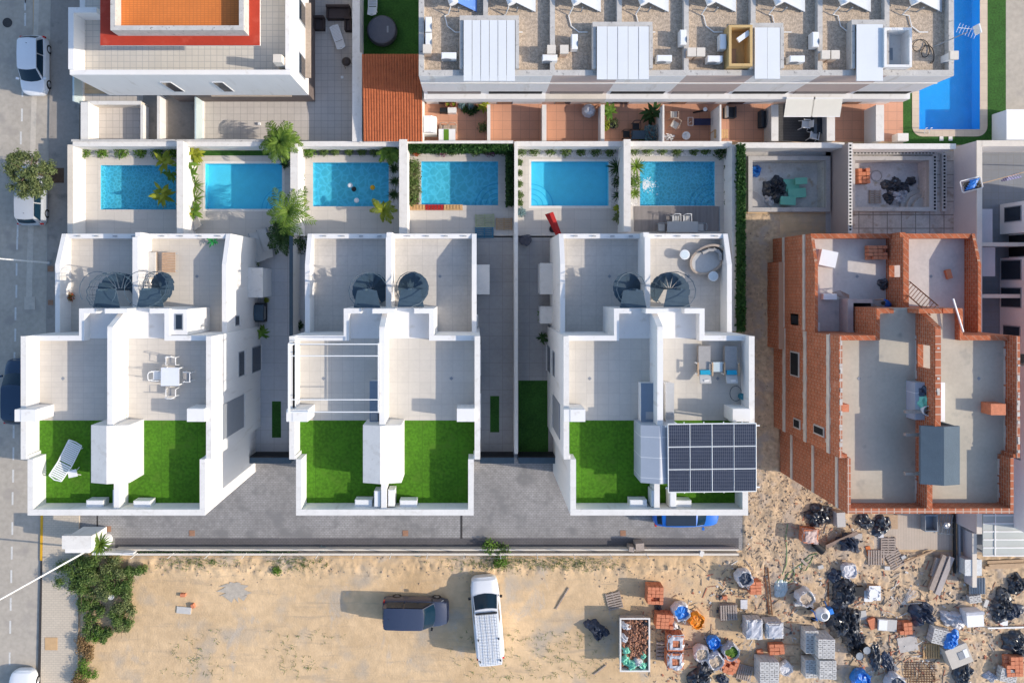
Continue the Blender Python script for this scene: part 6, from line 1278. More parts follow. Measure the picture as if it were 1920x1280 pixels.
simple('washing_line', 'brown washing line pole from the drying rack across the courtyard', 'pole', MB().tube([P(1841,344,2.1), P(1960,312,2.0)], .03, 5).tube([P(1960,312,2.0), P(1960,312,0)], .03, 5), WOOD)
# ------------------------------------------------------------------ building site
def at(x, y, dz=0.0): p = gp(x, y); p.z += dz - .02; return p
def stack(label, p, rot, w_, d_, h, m, name='brick_stack', cat='brick stack', group='stacks of clay bricks', pal=True, top=None, courses=None):
    t = T(name, label, cat, p.x, p.y, p.z, rot, group, px=False); rg = random.Random(int(p.x*31+p.y*17))
    z = .13 if pal else 0
    if pal:
        b = MB()
        for k in (-.42,0,.42): b.box(k*w_-.05, k*w_+.05, -d_*.5, d_*.5, 0, .10)
        for k in range(5): b.box(-w_*.5, w_*.5, -d_*.5+k*d_/5, -d_*.5+(k+.65)*d_/5, .10, .13)
        b.build('pallet', WOODG, t)
    b = MB(); nx, ny = max(2, round(w_/.30)), max(2, round(d_/.24)); nz = courses or max(1, round((h-z)/.22)); hz = (h-z)/nz
    for k in range(nz):
        for i in range(nx):
            for j in range(ny):
                if k == nz-1 and rg.random() < (.10 if top is None and 'brick' in name else 0): continue
                a = w_/nx; c = d_/ny; e = .012; ox, oy = rg.gauss(0,.006), rg.gauss(0,.006)
                b.box(-w_/2+i*a+e+ox, -w_/2+(i+1)*a-e+ox, -d_/2+j*c+e+oy, -d_/2+(j+1)*c-e+oy, z+k*hz+.006, z+(k+1)*hz)
    f0 = len(b.f)
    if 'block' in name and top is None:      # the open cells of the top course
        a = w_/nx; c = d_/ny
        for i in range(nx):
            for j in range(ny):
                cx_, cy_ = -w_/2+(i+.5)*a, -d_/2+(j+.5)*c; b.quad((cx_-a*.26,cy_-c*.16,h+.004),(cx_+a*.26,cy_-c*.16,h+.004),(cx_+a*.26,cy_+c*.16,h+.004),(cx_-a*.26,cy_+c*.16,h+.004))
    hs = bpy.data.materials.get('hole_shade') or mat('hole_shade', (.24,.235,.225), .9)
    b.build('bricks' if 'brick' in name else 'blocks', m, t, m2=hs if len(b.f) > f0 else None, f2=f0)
    if top:
        q = MB(); n = 7; q.v = [Vector((-w_*.53+w_*1.06*i/n, -d_*.53+d_*1.06*j/n, h+.03+rg.uniform(0,.07) - (.35 if i in (0,n) or j in (0,n) else 0)*rg.random())) for j in range(n+1) for i in range(n+1)]
        q.f = [(j*(n+1)+i, j*(n+1)+i+1, (j+1)*(n+1)+i+1, (j+1)*(n+1)+i) for j in range(n) for i in range(n) if not (top[1] and 2 <= i <= 4 and 2 <= j <= 4)]; q.build('wrapping', top[0], t)
    return t
def bag(label, p, r, h, m, fill=None, group='bulk bags', seed=1, name='bulk_bag', cat='bulk bag'):
    t = T(name, label, cat, p.x, p.y, p.z, seed*37, group, px=False); rg = random.Random(seed); n = 18; b = MB(); prof = [(.80,0),(1.0,.25),(1.02,.6),(.92,.9),(.86,1.0),(.78,.97),(.74,.78)]
    jj = [rg.uniform(.88,1.1) for _ in range(n)]
    for q, z in prof: b.v += [Vector((r*q*jj[i]*(.85+.15*abs(math.cos(2*math.pi*i/n*2)))*math.cos(2*math.pi*i/n), r*q*jj[i]*(.85+.15*abs(math.cos(2*math.pi*i/n*2)))*math.sin(2*math.pi*i/n), z*h*(1+(rg.uniform(-.10,.10) if z > .8 else 0)))) for i in range(n)]
    for k in range(len(prof)-1): b.f += [(k*n+i, k*n+(i+1)%n, (k+1)*n+(i+1)%n, (k+1)*n+i) for i in range(n)]
    b.build('sack', m, t)
    f = MB(); f.v = [Vector((r*.80*jj[i]*math.cos(2*math.pi*i/n), r*.80*jj[i]*math.sin(2*math.pi*i/n), h*.78)) for i in range(n)] + [Vector((r*.4*math.cos(2*math.pi*i/n), r*.4*math.sin(2*math.pi*i/n), h*(.80+rg.uniform(0,.14)))) for i in range(n)] + [Vector((0,0,h*.9))]
    f.f = [(i,(i+1)%n,n+(i+1)%n,n+i) for i in range(n)] + [(n+i,n+(i+1)%n,2*n) for i in range(n)]; f.build('contents', fill or m, t)
    for a in (0.6, 2.2, 3.8, 5.3): MB().tube([(r*.8*math.cos(a), r*.8*math.sin(a), h*.95),(r*1.05*math.cos(a+.15), r*1.05*math.sin(a+.15), h*1.08),(r*.85*math.cos(a+.35), r*.85*math.sin(a+.35), h*.95)], .022, 4).build('lifting_loop', m, t)
    return t
def tarp(label, p, rx, ry, h, m, seed=1, rot=0, name='plastic_sheeting', cat='sheeting', group='heaps of sheeting', rough=.5, n=26):
    rg = random.Random(seed); b = MB(); off = Vector((seed*3.7, seed*1.3, 0)); ang = [rg.uniform(.55,1.15) for _ in range(12)]; m_ = 16
    def rr(a): k = a/6.28318*12; i = int(k) % 12; f = k-int(k); return ang[i]*(1-f)+ang[(i+1)%12]*f
    for k in range(m_+1):
        u = k/m_
        for i in range(n*2):
            a = 2*math.pi*i/(n*2); q = rr(a)*u; x, y = rx*q*math.cos(a), ry*q*math.sin(a)
            v_ = Vector((x*1.25/max(.35,rx)**.3, y*1.9/max(.35,ry)**.3, 0)) + off
            rid = 1-abs(mnoise.noise(v_*2.2))*2; fine = 1-abs(mnoise.noise(v_*5.1+Vector((7,3,1))))*2
            rid3 = 1-abs(mnoise.noise(v_*11+Vector((2,9,4))))*2; wx, wy = mnoise.noise(v_*3+Vector((4,4,4)))*.14*rx, mnoise.noise(v_*3+Vector((9,1,4)))*.14*ry
            z = h*min(1, (1-u**3)*1.1)*(.30+.40*max(0,rid)+.16*max(0,fine)) + .05*h*rid3*(1-u*.5) + .04*h
            b.v.append(Vector((x+wx, y+wy, max(.0, z) if k < m_ else .0)))
    N = n*2
    for k in range(m_): b.f += [(k*N+i, (k+1)*N+i, (k+1)*N+(i+1)%N, k*N+(i+1)%N) for i in range(N)]
    o = b.build(name, m); o.data.shade_smooth(); o.data.set_sharp_from_angle(angle=R(28)); o.location = p; o.rotation_euler = (0,0,R(rot)); return tag(o, label, cat, group)
def plank(label, a, c, z0, z1, wd, th, m, name='timber_beam', cat='timber', group=None):
    p, q = at(*a, z0+th/2), at(*c, z1+th/2); d = q-p; L = d.length; b = MB(); b.rbox(0,0,0,L,wd,th)
    o = b.build(name, m); me = o.data
    for v_ in me.vertices: v_.co.z -= 0
    o.location = (p+q)/2; o.rotation_euler = Vector((1,0,0)).rotation_difference(d).to_euler(); b = None
    return tag(o, label, cat, group)
# skip with rubble
t = T('skip', 'open white rimmed rubble skip with green sacks and broken bricks', 'skip', 1197, 1213, .04); p, q = P(1163,1158,1.15), P(1217,1256,1.15); o_ = Vector(t.location); w_, d_ = (q.x-p.x), (p.y-q.y); ox, oy = (p.x+q.x)/2-o_.x, (p.y+q.y)/2-o_.y
b = MB()
for a in (-1, 1): b.add([(ox+a*w_*.44,oy-d_*.42,0),(ox+a*w_*.44,oy+d_*.42,0),(ox+a*w_/2,oy+d_/2,1.15),(ox+a*w_/2,oy-d_/2,1.15),(ox+a*(w_*.44-.05),oy-d_*.42,0),(ox+a*(w_*.44-.05),oy+d_*.42,0),(ox+a*(w_/2-.06),oy+d_/2,1.15),(ox+a*(w_/2-.06),oy-d_/2,1.15)], [(0,1,2,3),(7,6,5,4),(3,2,6,7),(1,5,6,2),(0,3,7,4)])
for a in (-1, 1): b.add([(ox-w_*.44,oy+a*d_*.42,0),(ox+w_*.44,oy+a*d_*.42,0),(ox+w_/2,oy+a*d_/2,1.15),(ox-w_/2,oy+a*d_/2,1.15),(ox-w_*.44,oy+a*(d_*.42-.05),0),(ox+w_*.44,oy+a*(d_*.42-.05),0),(ox+w_/2,oy+a*(d_/2-.06),1.15),(ox-w_/2,oy+a*(d_/2-.06),1.15)], [(0,1,2,3),(7,6,5,4),(3,2,6,7),(1,5,6,2),(0,3,7,4)])
b.build('container', mat('pale_steel', (.46,.43,.41), .6, .15, 2), t); b = MB(); e = .05
for a in (-1, 1): b.box(ox+a*w_/2-e, ox+a*w_/2+e, oy-d_/2-e, oy+d_/2+e, 1.15, 1.21); b.box(ox-w_/2+e, ox+w_/2-e, oy+a*d_/2-e, oy+a*d_/2+e, 1.15, 1.212)
b.build('rim', WHITE2, t); g = MB(); nx, ny = 26, 44
g.v = [Vector((ox-w_*.48+w_*.96*i/nx, oy-d_*.48+d_*.96*j/ny, .92 + .28*mnoise.noise(Vector((i*.21, j*.21, 4))) + .12*mnoise.noise(Vector((i*.6, j*.6, 1))) + .18*math.sin(math.pi*i/nx)*math.sin(math.pi*j/ny))) for j in range(ny+1) for i in range(nx+1)]; g.f = [(j*(nx+1)+i, j*(nx+1)+i+1, (j+1)*(nx+1)+i+1, (j+1)*(nx+1)+i) for j in range(ny) for i in range(nx)]
g.build('rubble_fill', RUBR, t); b = MB(); rg = random.Random(21)
for i in range(190): stone(b, Vector((ox+rg.uniform(-.25,.45)*w_, oy+rg.uniform(-.22,.46)*d_, 1.08+rg.uniform(0,.14))), rg.uniform(.05,.13), rg)
b.build('broken_bricks', RUBR, t)
for k, (u, v_, r_, m) in enumerate(((-.30,-.12,.30,FOAMG),(-.33,-.30,.32,FOAMG),(-.10,-.40,.36,FOAMG),(.12,-.36,.30,TARPW),(.28,-.40,.30,FOAMG),(-.34,.10,.26,TARPW),(-.30,.34,.30,TARPW),(.34,.40,.22,TARPB),(.30,-.22,.22,FOAMG))):
    o = tarp('', Vector((0,0,0)), r_*1.25, r_*1.15, .45, m, 50+k, n=14); o.name = 'sack'; o.parent = t; o.location = (ox+u*w_, oy+v_*d_, .92)
    [o.pop(key, None) for key in ('label','category','group')]
# clay brick stacks
for x, y, r_, w_, d_, h, l in ((1229,1116,-2,1.05,1.15,1.0,'clay brick stack with a loose brick and wrapping scrap, right of the grey slatted pallet'),(1247,1165,-4,1.15,.95,.9,'open clay brick stack directly above the skip corner'),(1417,1102,2,.75,.85,.8,'small bright clay brick stack beside the long steel bars'),
        (1368,1247,-22,1.1,1.15,.7,'tilted clay brick stack below the grass filled bulk bag'),(1457,1217,3,1.0,.7,.5,'low dark red brick stack under the wrapped grey block stack'),(1902,1249,2,1.1,1.3,.6,'scattered red brick stack near the bottom corner of the site'),(1699,1178,4,.85,.8,.55,'clay brick heap in a slatted crate beside the grey box')):
    p = at(x, y); f = (CAM_H-h)/CAM_H; p.x *= f; p.y *= f; stack(l, p, r_, w_, d_, h, BRICKT)
for x, y, l in ((1269,1208,'tall wrapped clay brick stack with a round window torn in its top, upper one'),(1268,1242,'wrapped clay brick stack with a round torn top, lower one')): p = at(x, y); p.x *= .975; p.y *= .975; stack(l, p, 0, 1.05, 1.0, 1.05, BRICKT, top=(TARPS, True))
stack('clay brick stack with white wrap beside the black bucket', at(1509,997), -3, .95, .9, .9, BRICKT, top=(mat('torn_wrap', (.55,.42,.38), .6, .3, 5), False))
for x, y, r_, w_, d_, h, tp, l in ((1415,1180,0,1.05,1.25,1.0,(TARPS,False),'grey block stack half covered by crumpled clear wrap'),(1453,1182,0,1.1,1.0,1.1,(TARPS,False),'neatly wrapped grey block stack beside the crumpled one'),
        (1549,1215,0,1.1,1.25,1.45,None,'tall grey block stack by the black sheeting, upper of two'),(1552,1255,0,1.1,1.2,1.45,None,'tall grey block stack by the black sheeting, lower of two'),(1522,1203,0,.85,1.5,.9,None,'grey block stack in front of the upper tall stack'),(1520,1252,0,.8,1.2,.8,None,'grey block stack in front of the lower tall stack'),(1443,1262,0,1.25,1.5,1.2,None,'broad grey block stack beside the pale sack'),(1891,1266,-12,1.1,.9,.55,None,'low stack of hollow blocks at the bottom corner')):
    p = at(x, y); f = (CAM_H-h)/CAM_H; p.x *= f; p.y *= f; stack(l, p, r_, w_, d_, h, BLOCK, 'block_stack', 'block stack', 'stacks of grey concrete blocks', top=tp)
stack('white hollow block stack with blue sheeting over one end', at(1752,1184), -14, 1.2, 1.0, .7, BLOCK, 'block_stack', 'block stack', 'stacks of grey concrete blocks'); tarp('blue sheeting crumpled over the white hollow blocks', at(1770,1188,.68), .55, .85, .35, TARPU, 12, -10)
# bags
for x, y, r_, h, m, f, l in ((1272,1139,.60,.85,TARPW,TARPU,'white bulk bag stuffed with blue plastic, beside the orange one'),(1302,1157,.52,.65,TARPO,TARPO,'bright orange sack beside the blue filled bag'),(1388,1075,.56,.9,TARPW,TARPN,'white bulk bag with dark rubbish, alone on the open dirt'),(1502,1112,.58,.9,TARPW,SAND,'white bulk bag of sand next to the cement mixer'),
        (1310,1216,.52,.8,TARPW,SAND,'white bulk bag of sand under the blue sack, fullest'),(1335,1229,.56,.85,TARPW,SAND,'pale bulk bag of sand below the blue sack'),(1364,1213,.56,.8,TARPS,F_GREEN,'clear bulk bag with green scraps inside'),(1334,1198,.45,.55,TARPU,TARPU,'blue plastic sack above the sand bags'),(1468,1247,.48,.5,TARPW,TARPW,'pale empty sack beside the broad block stack'),
        (1606,1265,.62,.8,TARPU,TARPU,'big blue plastic sack near the bottom edge'),(1669,1269,.60,.8,TARPW,TARPN,'white bulk bag open on dark contents at the bottom edge'),(1588,1066,.55,.45,TARPW,TARPW,'white sack lying between the timber pallets and black sheeting'),(1632,1108,.42,.4,TARPW,SAND,'white sack next to the plywood box')):
    p = at(x, y); bag(l, p, r_*1.05, h, m, f, seed=int(x) % 29 + 1)
# sheeting heaps
for x, y, rx, ry, h, m, s_, l in ((1117,1178,.55,.85,.75,TARPN,3,'navy sheeting tied up like a tent beside the skip'),(1580,1110,1.0,1.0,.7,TARPB,4,'black sheeting heap, topmost of the big mound'),(1578,1160,1.2,.95,.8,TARPB,5,'black sheeting heap in the middle of the big mound'),(1600,1195,.75,.8,.6,TARPB,6,'black sheeting heap at the lower end of the big mound'),(1535,962,.95,1.0,.5,TARPB,7,'black sheeting scattered at the foot of the brick house'),
        (1590,1018,.75,.65,.6,TARPN,8,'dark blue sheeting beside the timber pallets'),(1726,1150,.95,.8,.7,TARPN,9,'navy sheeting heap with an opening showing bricks'),(1783,1160,.85,.6,.45,TARPW,10,'white folded sheeting beside the stacked white boards'),(1875,1132,.9,1.1,.6,TARPB,11,'black sheeting and boards near the white rail'),(1310,1268,1.3,.7,.6,TARPB,13,'black sheeting heap at the bottom edge below the sand bags'),
        (1902,1203,.75,.95,.6,TARPB,14,'black sheeting heap at the outer edge of the site'),(1800,1268,1.1,.55,.45,TARPB,15,'black sheeting at the bottom edge below the beige box'),(1640,1232,1.0,.45,.30,TARPB,16,'flat dark rubbish strip beside the rebar mat'),(1233,1138,.45,.3,.3,TARPB,17,'black scrap sheet under the clay brick stack'),(1262,1172,.35,.3,.3,TARPW,18,'white scrap sheet beside the open brick stack'),(1650,985,.55,.9,.35,TARPB,19,'dark rubbish under the brick wall of the site')):
    tarp(l, at(x, y), rx*1.18, ry*1.18, h*1.05, m, s_, s_*17)
# unfinished pool contents
ZP = -.95
for k, (x, y, w_, d_, z, r_) in enumerate(((1486,347,1.35,1.05,.30,0),(1494,362,1.5,.8,.22,4),(1475,377,1.3,.7,.18,-3),(1500,340,1.0,.55,.36,3))):
    o = MB().rbox(0,0,0,w_*.8,d_*.8,.10+.02*k,0).build('foam_sheet', FOAMG); o.location = P(x, y, ZP+.06+z); o.rotation_euler = (0,0,R(r_)); o.location.z = ZP + .10 + .12*k; tag(o, 'pale green foam sheet in the pool shell, %s' % ['under the smaller top sheet','widest','lowest and nearest the rim','topmost'][k], 'foam sheet', 'green foam sheets')
tarp('dark sheeting draped over the green foam in the pool shell', P(1453,356,ZP), .9, 1.1, .75, TARPB, 23, 20); tarp('white sheeting in the lower corner of the pool shell', P(1442,372,ZP), .4, .55, .4, TARPW, 24); tarp('crumpled blue and white sheet at the corner of the pool shell', P(1414,321,ZP), .45, .5, .8, TARPU, 25)
stack('clay brick stack on the floor of the sheeting filled shell', P(1612,332,ZP), 2, .8, 1.05, .6, BRICKT); pallet('grey pallet on the floor of the sheeting filled shell', P(1640,369,ZP), 90, WOODG, .9, .8)
for x, y, rx, ry, h, m, s_, l in ((1678,350,1.0,.8,.5,TARPB,26,'black sheeting bundle in the pool shell, uppermost'),(1683,366,.75,.7,.5,TARPS,27,'clear crumpled film on the black bundle in the shell'),(1668,372,.7,.5,.4,TARPB,28,'black sheeting bundle in the pool shell, by the grey pallet'),(1706,340,.45,.4,.4,TARPB,29,'small black bundle apart from the others in the shell')): tarp(l, P(x, y, ZP), rx, ry, h, m, s_)
o = MB().lathe([(.36,0),(.40,.02),(.36,.05),(.33,.02)], 24).build('hoop', GREYC); o.location = P(1643,330,ZP); tag(o, 'pale ring lying on the floor of the sheeting filled shell', 'ring')
# timber
for k, (x, y, r_, m, l) in enumerate(((1151,1124,104,WOODG,'grey slatted pallet leaning alone near the clay bricks'),(1363,1143,2,WOODG,'stacked grey pallets beside the small clay brick stack'),(1395,1258,-14,WOODG,'dark grey pallet between the brick stack and broad block stack'),(1744,1218,0,WOODO,'yellow pine pallet in the middle of the site'),(1664,1022,90,WOODG,'grey pallet on the beige slab, upper of three'),(1641,1043,0,WOODG,'grey pallet beside the beige slab, lowest'),(1676,1046,118,WOODG,'broken pallet slanting off the beige slab'))):
    p = at(x, y) if x < 1600 or y > 1031 else P(x, y, .05); n = 3 if k == 1 else 1
    for j in range(n): pallet(l if n == 1 else l + [', bottom one',', middle one',', top one'][j], p + Vector((0,0,.127*j)), r_, m, 1.15 if k != 2 else 1.0, 1.0, 'pallets on the building site', 7)
plank('long grey timber beam lying slantwise, nearer the block wall', (1775,1038), (1748,1108), .1, .1, .35, .25, mat('pale_beam', (.40,.36,.34), .85, .15, 2), group='long beams'); plank('long grey timber beam lying slantwise, nearer the pallets', (1764,1036), (1738,1100), .1, .1, .33, .22, WOODG, group='long beams'); plank('dark beam beside the two pale slanting beams', (1753,1042), (1743,1076), .05, .05, .25, .18, WOODG, group='long beams')
plank('brown board slanting from the brick house to the dark sheeting', (1600,992), (1546,1022), .45, .15, .42, .04, mat('brown_board', (.22,.16,.13), .85, .2, 3)); plank('thin pale batten between the broken pallet and the slab', (1692,1052), (1745,1030), .1, .1, .10, .08, WOOD)
for k, (a, c, wd, l) in enumerate((((1848,1052),(1915,1049),.20,'upper timber plank below the carport'),((1850,1057),(1925,1054),.16,'middle timber plank below the carport'),((1844,1062),(1912,1059),.22,'lower timber plank below the carport'))): plank(l, a, c, .08*(k == 1)+.02, .08*(k == 1)+.02, wd, .08, WOOD, group='planks below the carport')
for k, (a, c, l) in enumerate((((1438,1062),(1446,1150),'long dark steel bar, first of the pair beside the brick stack'),((1431,1060),(1441,1150),'long rusty steel bar, second of the pair beside the brick stack'),((1552,1090),(1551,1135),'short dark bar standing by the black sheeting'),((1396,1048),(1410,1066),'short timber stick above the lone bulk bag'),((1042,1140),(1066,1100),'dark stick lying on the dirt far from the skip'),((1500,1046),(1512,1058),'short pale board beside the green hose'),((1113,1262),(1136,1244),'thin dark stick below the skip'))): plank(l, a, c, .02, .02, .07 if k != 5 else .16, .05, RUST if k < 3 else WOODG, 'bar' if k < 3 else 'stick', 'bar' if k < 3 else 'stick')
plank('long white rail lying at the outer edge of the site', (1848,1174), (1935,1172), .05, .05, .09, .09, METW, 'rail', 'rail')
# rebar mat
t = T('rebar_mat', 'rusty reinforcement mesh mat at the bottom edge', 'rebar', *at(1723,1262), px=False); b = MB()
for k in range(11): b.tube([(-1.05,-.8+k*.16,.08),(1.05,-.8+k*.16,.08)], .018, 4)
b.build('cross_bar', RUST, t); b = MB()
for k in range(12): b.tube([(-1.0+k*.18,-.85,.115),(-1.0+k*.18,.85,.115)], .018, 4)
b.build('long_bar', RUST, t)
# boxes, boards, sheets
def cbox(label, x, y, r_, w_, d_, h, m, lidm=None, name='site_box', cat='box'):
    p = at(x, y); f = (CAM_H-h)/CAM_H; p.x *= f; p.y *= f; t = T(name, label, cat, p.x, p.y, p.z, r_, px=False)
    MB().box(-w_/2,w_/2,-d_/2,d_/2,0,h-.05).build('body', m, t); MB().box(-w_/2-.03,w_/2+.03,-d_/2-.03,d_/2+.03,h-.05,h).build('lid', lidm or m, t); return t
BEI = mat('beige_board', (.52,.48,.42), .8, .08, 2)
t = cbox('large tilted beige box with a grey panel in its lid', 1798, 1229, 22, 1.45, 1.25, .8, BEI); MB().box(-.05,.30,-.25,.25,.80,.83).build('panel', GREYG, t); MB().box(.34,.62,-.25,.30,.80,.82).build('patch', PLASTW, t)
t = cbox('flat grey box with a pale half lid beside the clay crate', 1663, 1171, -4, 1.2, .7, .35, GREYC, LGREY); MB().box(-.58,-.02,-.33,.33,.35,.375).build('half_lid', PLASTW, t)
t = cbox('stack of white boards wrapped at the middle of the site', 1827, 1159, 4, 1.05, .95, .75, PLASTW); MB().box(-.6,.6,.28,.48,.75,.80).build('wrap_strip', TARPS, t)
cbox('speckled white crate under the end of the boundary wall', 1824, 1063, 0, 1.05, 1.0, .9, mat('speckled_white', (.60,.62,.62), .7, .2, 6, c2=(.36,.4,.42), k2=.58)); cbox('plywood box with white lids left of the navy sheeting', 1640, 1111, 0, .7, .9, .4, WOOD, PLASTW)
b = MB(); n = 26; b.v = [Vector((-.55+1.1*i/n, y, .06+.05*math.sin(i*1.6))) for y in (-.55, .55) for i in range(n+1)]; b.f = [(i, i+1, n+2+i, n+1+i) for i in range(n)]
o = b.build('corrugated_sheet', METG); o.location = at(1826,1094,.25); tag(o, 'corrugated grey sheet below the speckled crate', 'corrugated sheet')
stack('white hollow blocks strewn below the corrugated sheet', at(1821,1118), 8, .8, .5, .4, BLOCK, 'block_stack', 'block stack', 'stacks of grey concrete blocks', pal=False)
for k, (x, y, l) in enumerate(((1598,1216,'black barrel beside the black sheeting, nearer the grey blocks'),(1612,1206,'black barrel beside the black sheeting, further from the blocks'))):
    t = T('barrel', l, 'barrel', *at(x, y), px=False, group='black barrels'); MB().lathe([(.26,0),(.29,.05),(.28,.28),(.30,.30),(.28,.32),(.28,.58),(.30,.6),(.28,.62),(.29,.85),(.26,.88)], 18).build('drum', BLACK, t, smooth=True); MB().lathe([(.26,.86),(0,.84)], 18).build('lid', METG, t)
t = T('bucket', 'black builders bucket lying below the wrapped clay bricks', 'bucket', *at(1531,1023,.26), px=False, rot=-40); b = MB().lathe([(0,-.4),(.22,-.4),(.28,.35),(.25,.35),(.20,-.36),(0,-.36)], 18)
for v_ in b.v: v_.x, v_.z = v_.z, v_.x
b.build('pail', BLACK, t, smooth=True); o = MB().tube([(.35,-.28,0),(.45,-.1,.2),(.45,.1,.2),(.35,.28,0)], .015, 5).build('handle', METG, t)
t = T('cement_mixer', 'blue and white cement mixer with an open drum', 'cement mixer', *at(1533,1142), px=False, rot=20); MB().lathe([(0,.30),(.30,.32),(.46,.55),(.44,.78),(.24,1.0),(.20,.98),(.36,.75),(.0,.5)], 20).build('drum', PLASTW, t, smooth=True)
b = MB().tube([(-.6,-.4,.05),(-.45,-.3,.6),(-.45,.3,.6),(-.6,.4,.05)], .04, 6).tube([(.6,-.4,.05),(.5,0,.6),(.6,.4,.05)], .04, 6); b.build('frame', TARPU, t); MB().box(.42,.72,-.18,.18,.35,.75).build('motor_box', TARPU, t)
for s in (-1, 1):
    w2 = MB().cyl(0,0,-.05,.05,.18,n=12)
    for v_ in w2.v: v_.y, v_.z = v_.z + s*.42, v_.y + .18
    for v_ in w2.v: v_.x -= .55
    w2.build('wheel', TYRE, t)
b = MB(); b.tube([at(1476+x, y, .05) for x, y in ((0,980),(-4,1000),(-2,1030),(-3,1055),(-10,1075),(-24,1095),(-22,1105),(-6,1085),(4,1070),(12,1072),(8,1088),(-4,1092),(-2,1076),(18,1060),(36,1050),(48,1042),(42,1054),(34,1068),(24,1066),(30,1050),(40,1040),(55,1036))], .025, 5); tag(b.build('garden_hose', HOSEG), 'tangled green hose looping over the dirt below the wrapped bricks', 'hose')
# beige slab with the trough and metal frame beneath the brick house
struct('beige_slab', MB().pbox(1634,955,1786,1030,0,.05), mat('beige_slab_tiles', (.50,.42,.34), .85, .08, 1, tile=(.18,5), grout=(.42,.35,.28), gw=.012))
t = T('plywood_sheet', 'pale plywood sheet leaning on the beige slab under the brick wall', 'board', 1666, 978, .05); MB().box(-.58,.58,-.45,.5,.0,.06).build('board', WOOD, t)
t = T('trough', 'grey metal trough on the beige slab', 'trough', 1738, 976, .05); MB().prismx([(-.55,0),(-.55,.5),(-.48,.5),(-.48,.05),(.48,.05),(.48,.5),(.55,.5),(.55,0)], -.42, .42).build('trough_body', mat('blue_grey_steel', (.20,.25,.30), .5, .1, 3), t); MB().box(-.42,-.38,-.48,.48,.05,.5).box(.38,.42,-.48,.48,.05,.5).build('end_plate', METG, t)
t = T('metal_frame', 'tangled metal scaffold frames beside the trough', 'frame', 1767, 980, .05); b = MB()
for k in range(5): b.tube([(-.35+k*.18,-.7,.1+.1*(k%2)),(-.30+k*.18,.7,.25+.05*k)], .025, 5)
for k in range(4): b.tube([(-.42,-.6+k*.4,.16),(.50,-.65+k*.4,.35)], .02, 5)
b.build('tube_frame', METG, t); MB().lathe([(.15,.3),(.22,.45),(.1,.5),(0,.48)], 12).build('pan', RIM, t)
plank('black pipe lying along the foot of the boundary wall, nearer the beams', (1784,960), (1785,1070), .06, .06, .13, .13, BLACK, 'pipe', 'pipe', 'pipes along the boundary wall'); plank('black pipe lying along the foot of the boundary wall, against it', (1793,960), (1794,1072), .05, .05, .13, .13, METG, 'pipe', 'pipe', 'pipes along the boundary wall')
# loose items of the dirt lot
def onlot(label, name, cat, x, y, w_, d_, h, r_, m):
    o = MB().box(-w_/2,w_/2,-d_/2,d_/2,-.03,h).build(name, m); o.location = at(x, y); o.rotation_euler = (0,0,R(r_)); tag(o, label, cat)
onlot('grey flat slab lying on the dirt below the loose bricks', 'paving_slab', 'slab', 346, 1142, .95, .45, .07, -5, LGREY); onlot('loose orange brick on the dirt, alone above the grey slab', 'loose_brick', 'brick', 345, 1113, .33, .2, .18, 0, BRICKT); onlot('loose orange brick leaning at the corner of the grey slab', 'loose_brick', 'brick', 364, 1133, .2, .26, .22, 20, BRICKT)
onlot('loose clay brick above the stacked grey pallets', 'loose_brick', 'brick', 1357, 1117, .3, .22, .2, 5, BRICKT)
onlot('grey board leaning over the low boundary wall, larger one', 'loose_board', 'board', 1195, 1017, .55, .5, .8, 4, WOODG); onlot('brown board leaning over the low boundary wall, smaller one', 'loose_board', 'board', 1180, 1022, .35, .32, .7, -8, WOODG)
onlot('white cube block near the end of the low boundary wall', 'loose_block', 'block', 1311, 1032, .25, .35, .5, -20, WHITE2)
o = MB().lathe([(.10,0),(.19,.25),(.15,.25),(.10,.05),(0,.05)], 14).build('white_bucket', PLASTW); o.location = gp(214, 1113); o.location.z += .35; tag(MB().lathe([(0,0),(.12,.02),(.2,.45),(.16,.45),(.12,.4),(0,.4)], 14, gp(214,1113).x, gp(214,1113).y).build('white_pail', PLASTW), 'white bucket among the bushes', 'bucket'); bpy.data.objects.remove(o)
struct('grey_patch', MB().add([gp(440+(26+11*math.sin(i*2.3))*math.cos(i*.2244), 1107+(17+8*math.sin(i*3.1+1))*math.sin(i*.2244)) + Vector((0,0,.03)) for i in range(28)], [tuple(range(28))[::-1]]), mat('crushed_stone', (.43,.385,.325), .95, .2, 5))
# on the brick house
ZT2 = 4.957
o = MB().rbox(0,0,.19,1.0,.95,.38).build('board_stack', PLASTW); o.location = P(1548,485,ZT2); o.rotation_euler = (0,0,R(-12)); tag(o, 'stack of white boards on the rear terrace of the brick house', 'board stack')
stack('clay bricks on a pallet on the rear terrace of the brick house', P(1637,474,ZT2), 1, 1.15, .85, .55, BRICKT)
o = MB().rbox(0,0,.10,.30,.55,.2).build('loose_brick', BRICKT); o.location = P(1776,514,ZT2); o.rotation_euler = (0,0,R(15)); tag(o, 'lone orange brick on the bare rear terrace', 'brick')
t = T('ladder', 'long timber ladder leaning from the rear terrace to the roof', 'ladder', 1700, 535, ZT2); o_ = Vector(t.location); a, c = P(1699,536,ZT2)-o_, P(1752,582,8.3)-o_; sd_ = Vector((.22,.26,0))
MB().tube([a-sd_, c-sd_], .035, 5).build('side_rail', RUST, t); MB().tube([a+sd_, c+sd_], .035, 5).build('side_rail', RUST, t); b = MB()
for k in range(11): q = a+(c-a)*(k+.5)/11; b.tube([q-sd_, q+sd_], .02, 4)
b.build('rung', RUST, t)
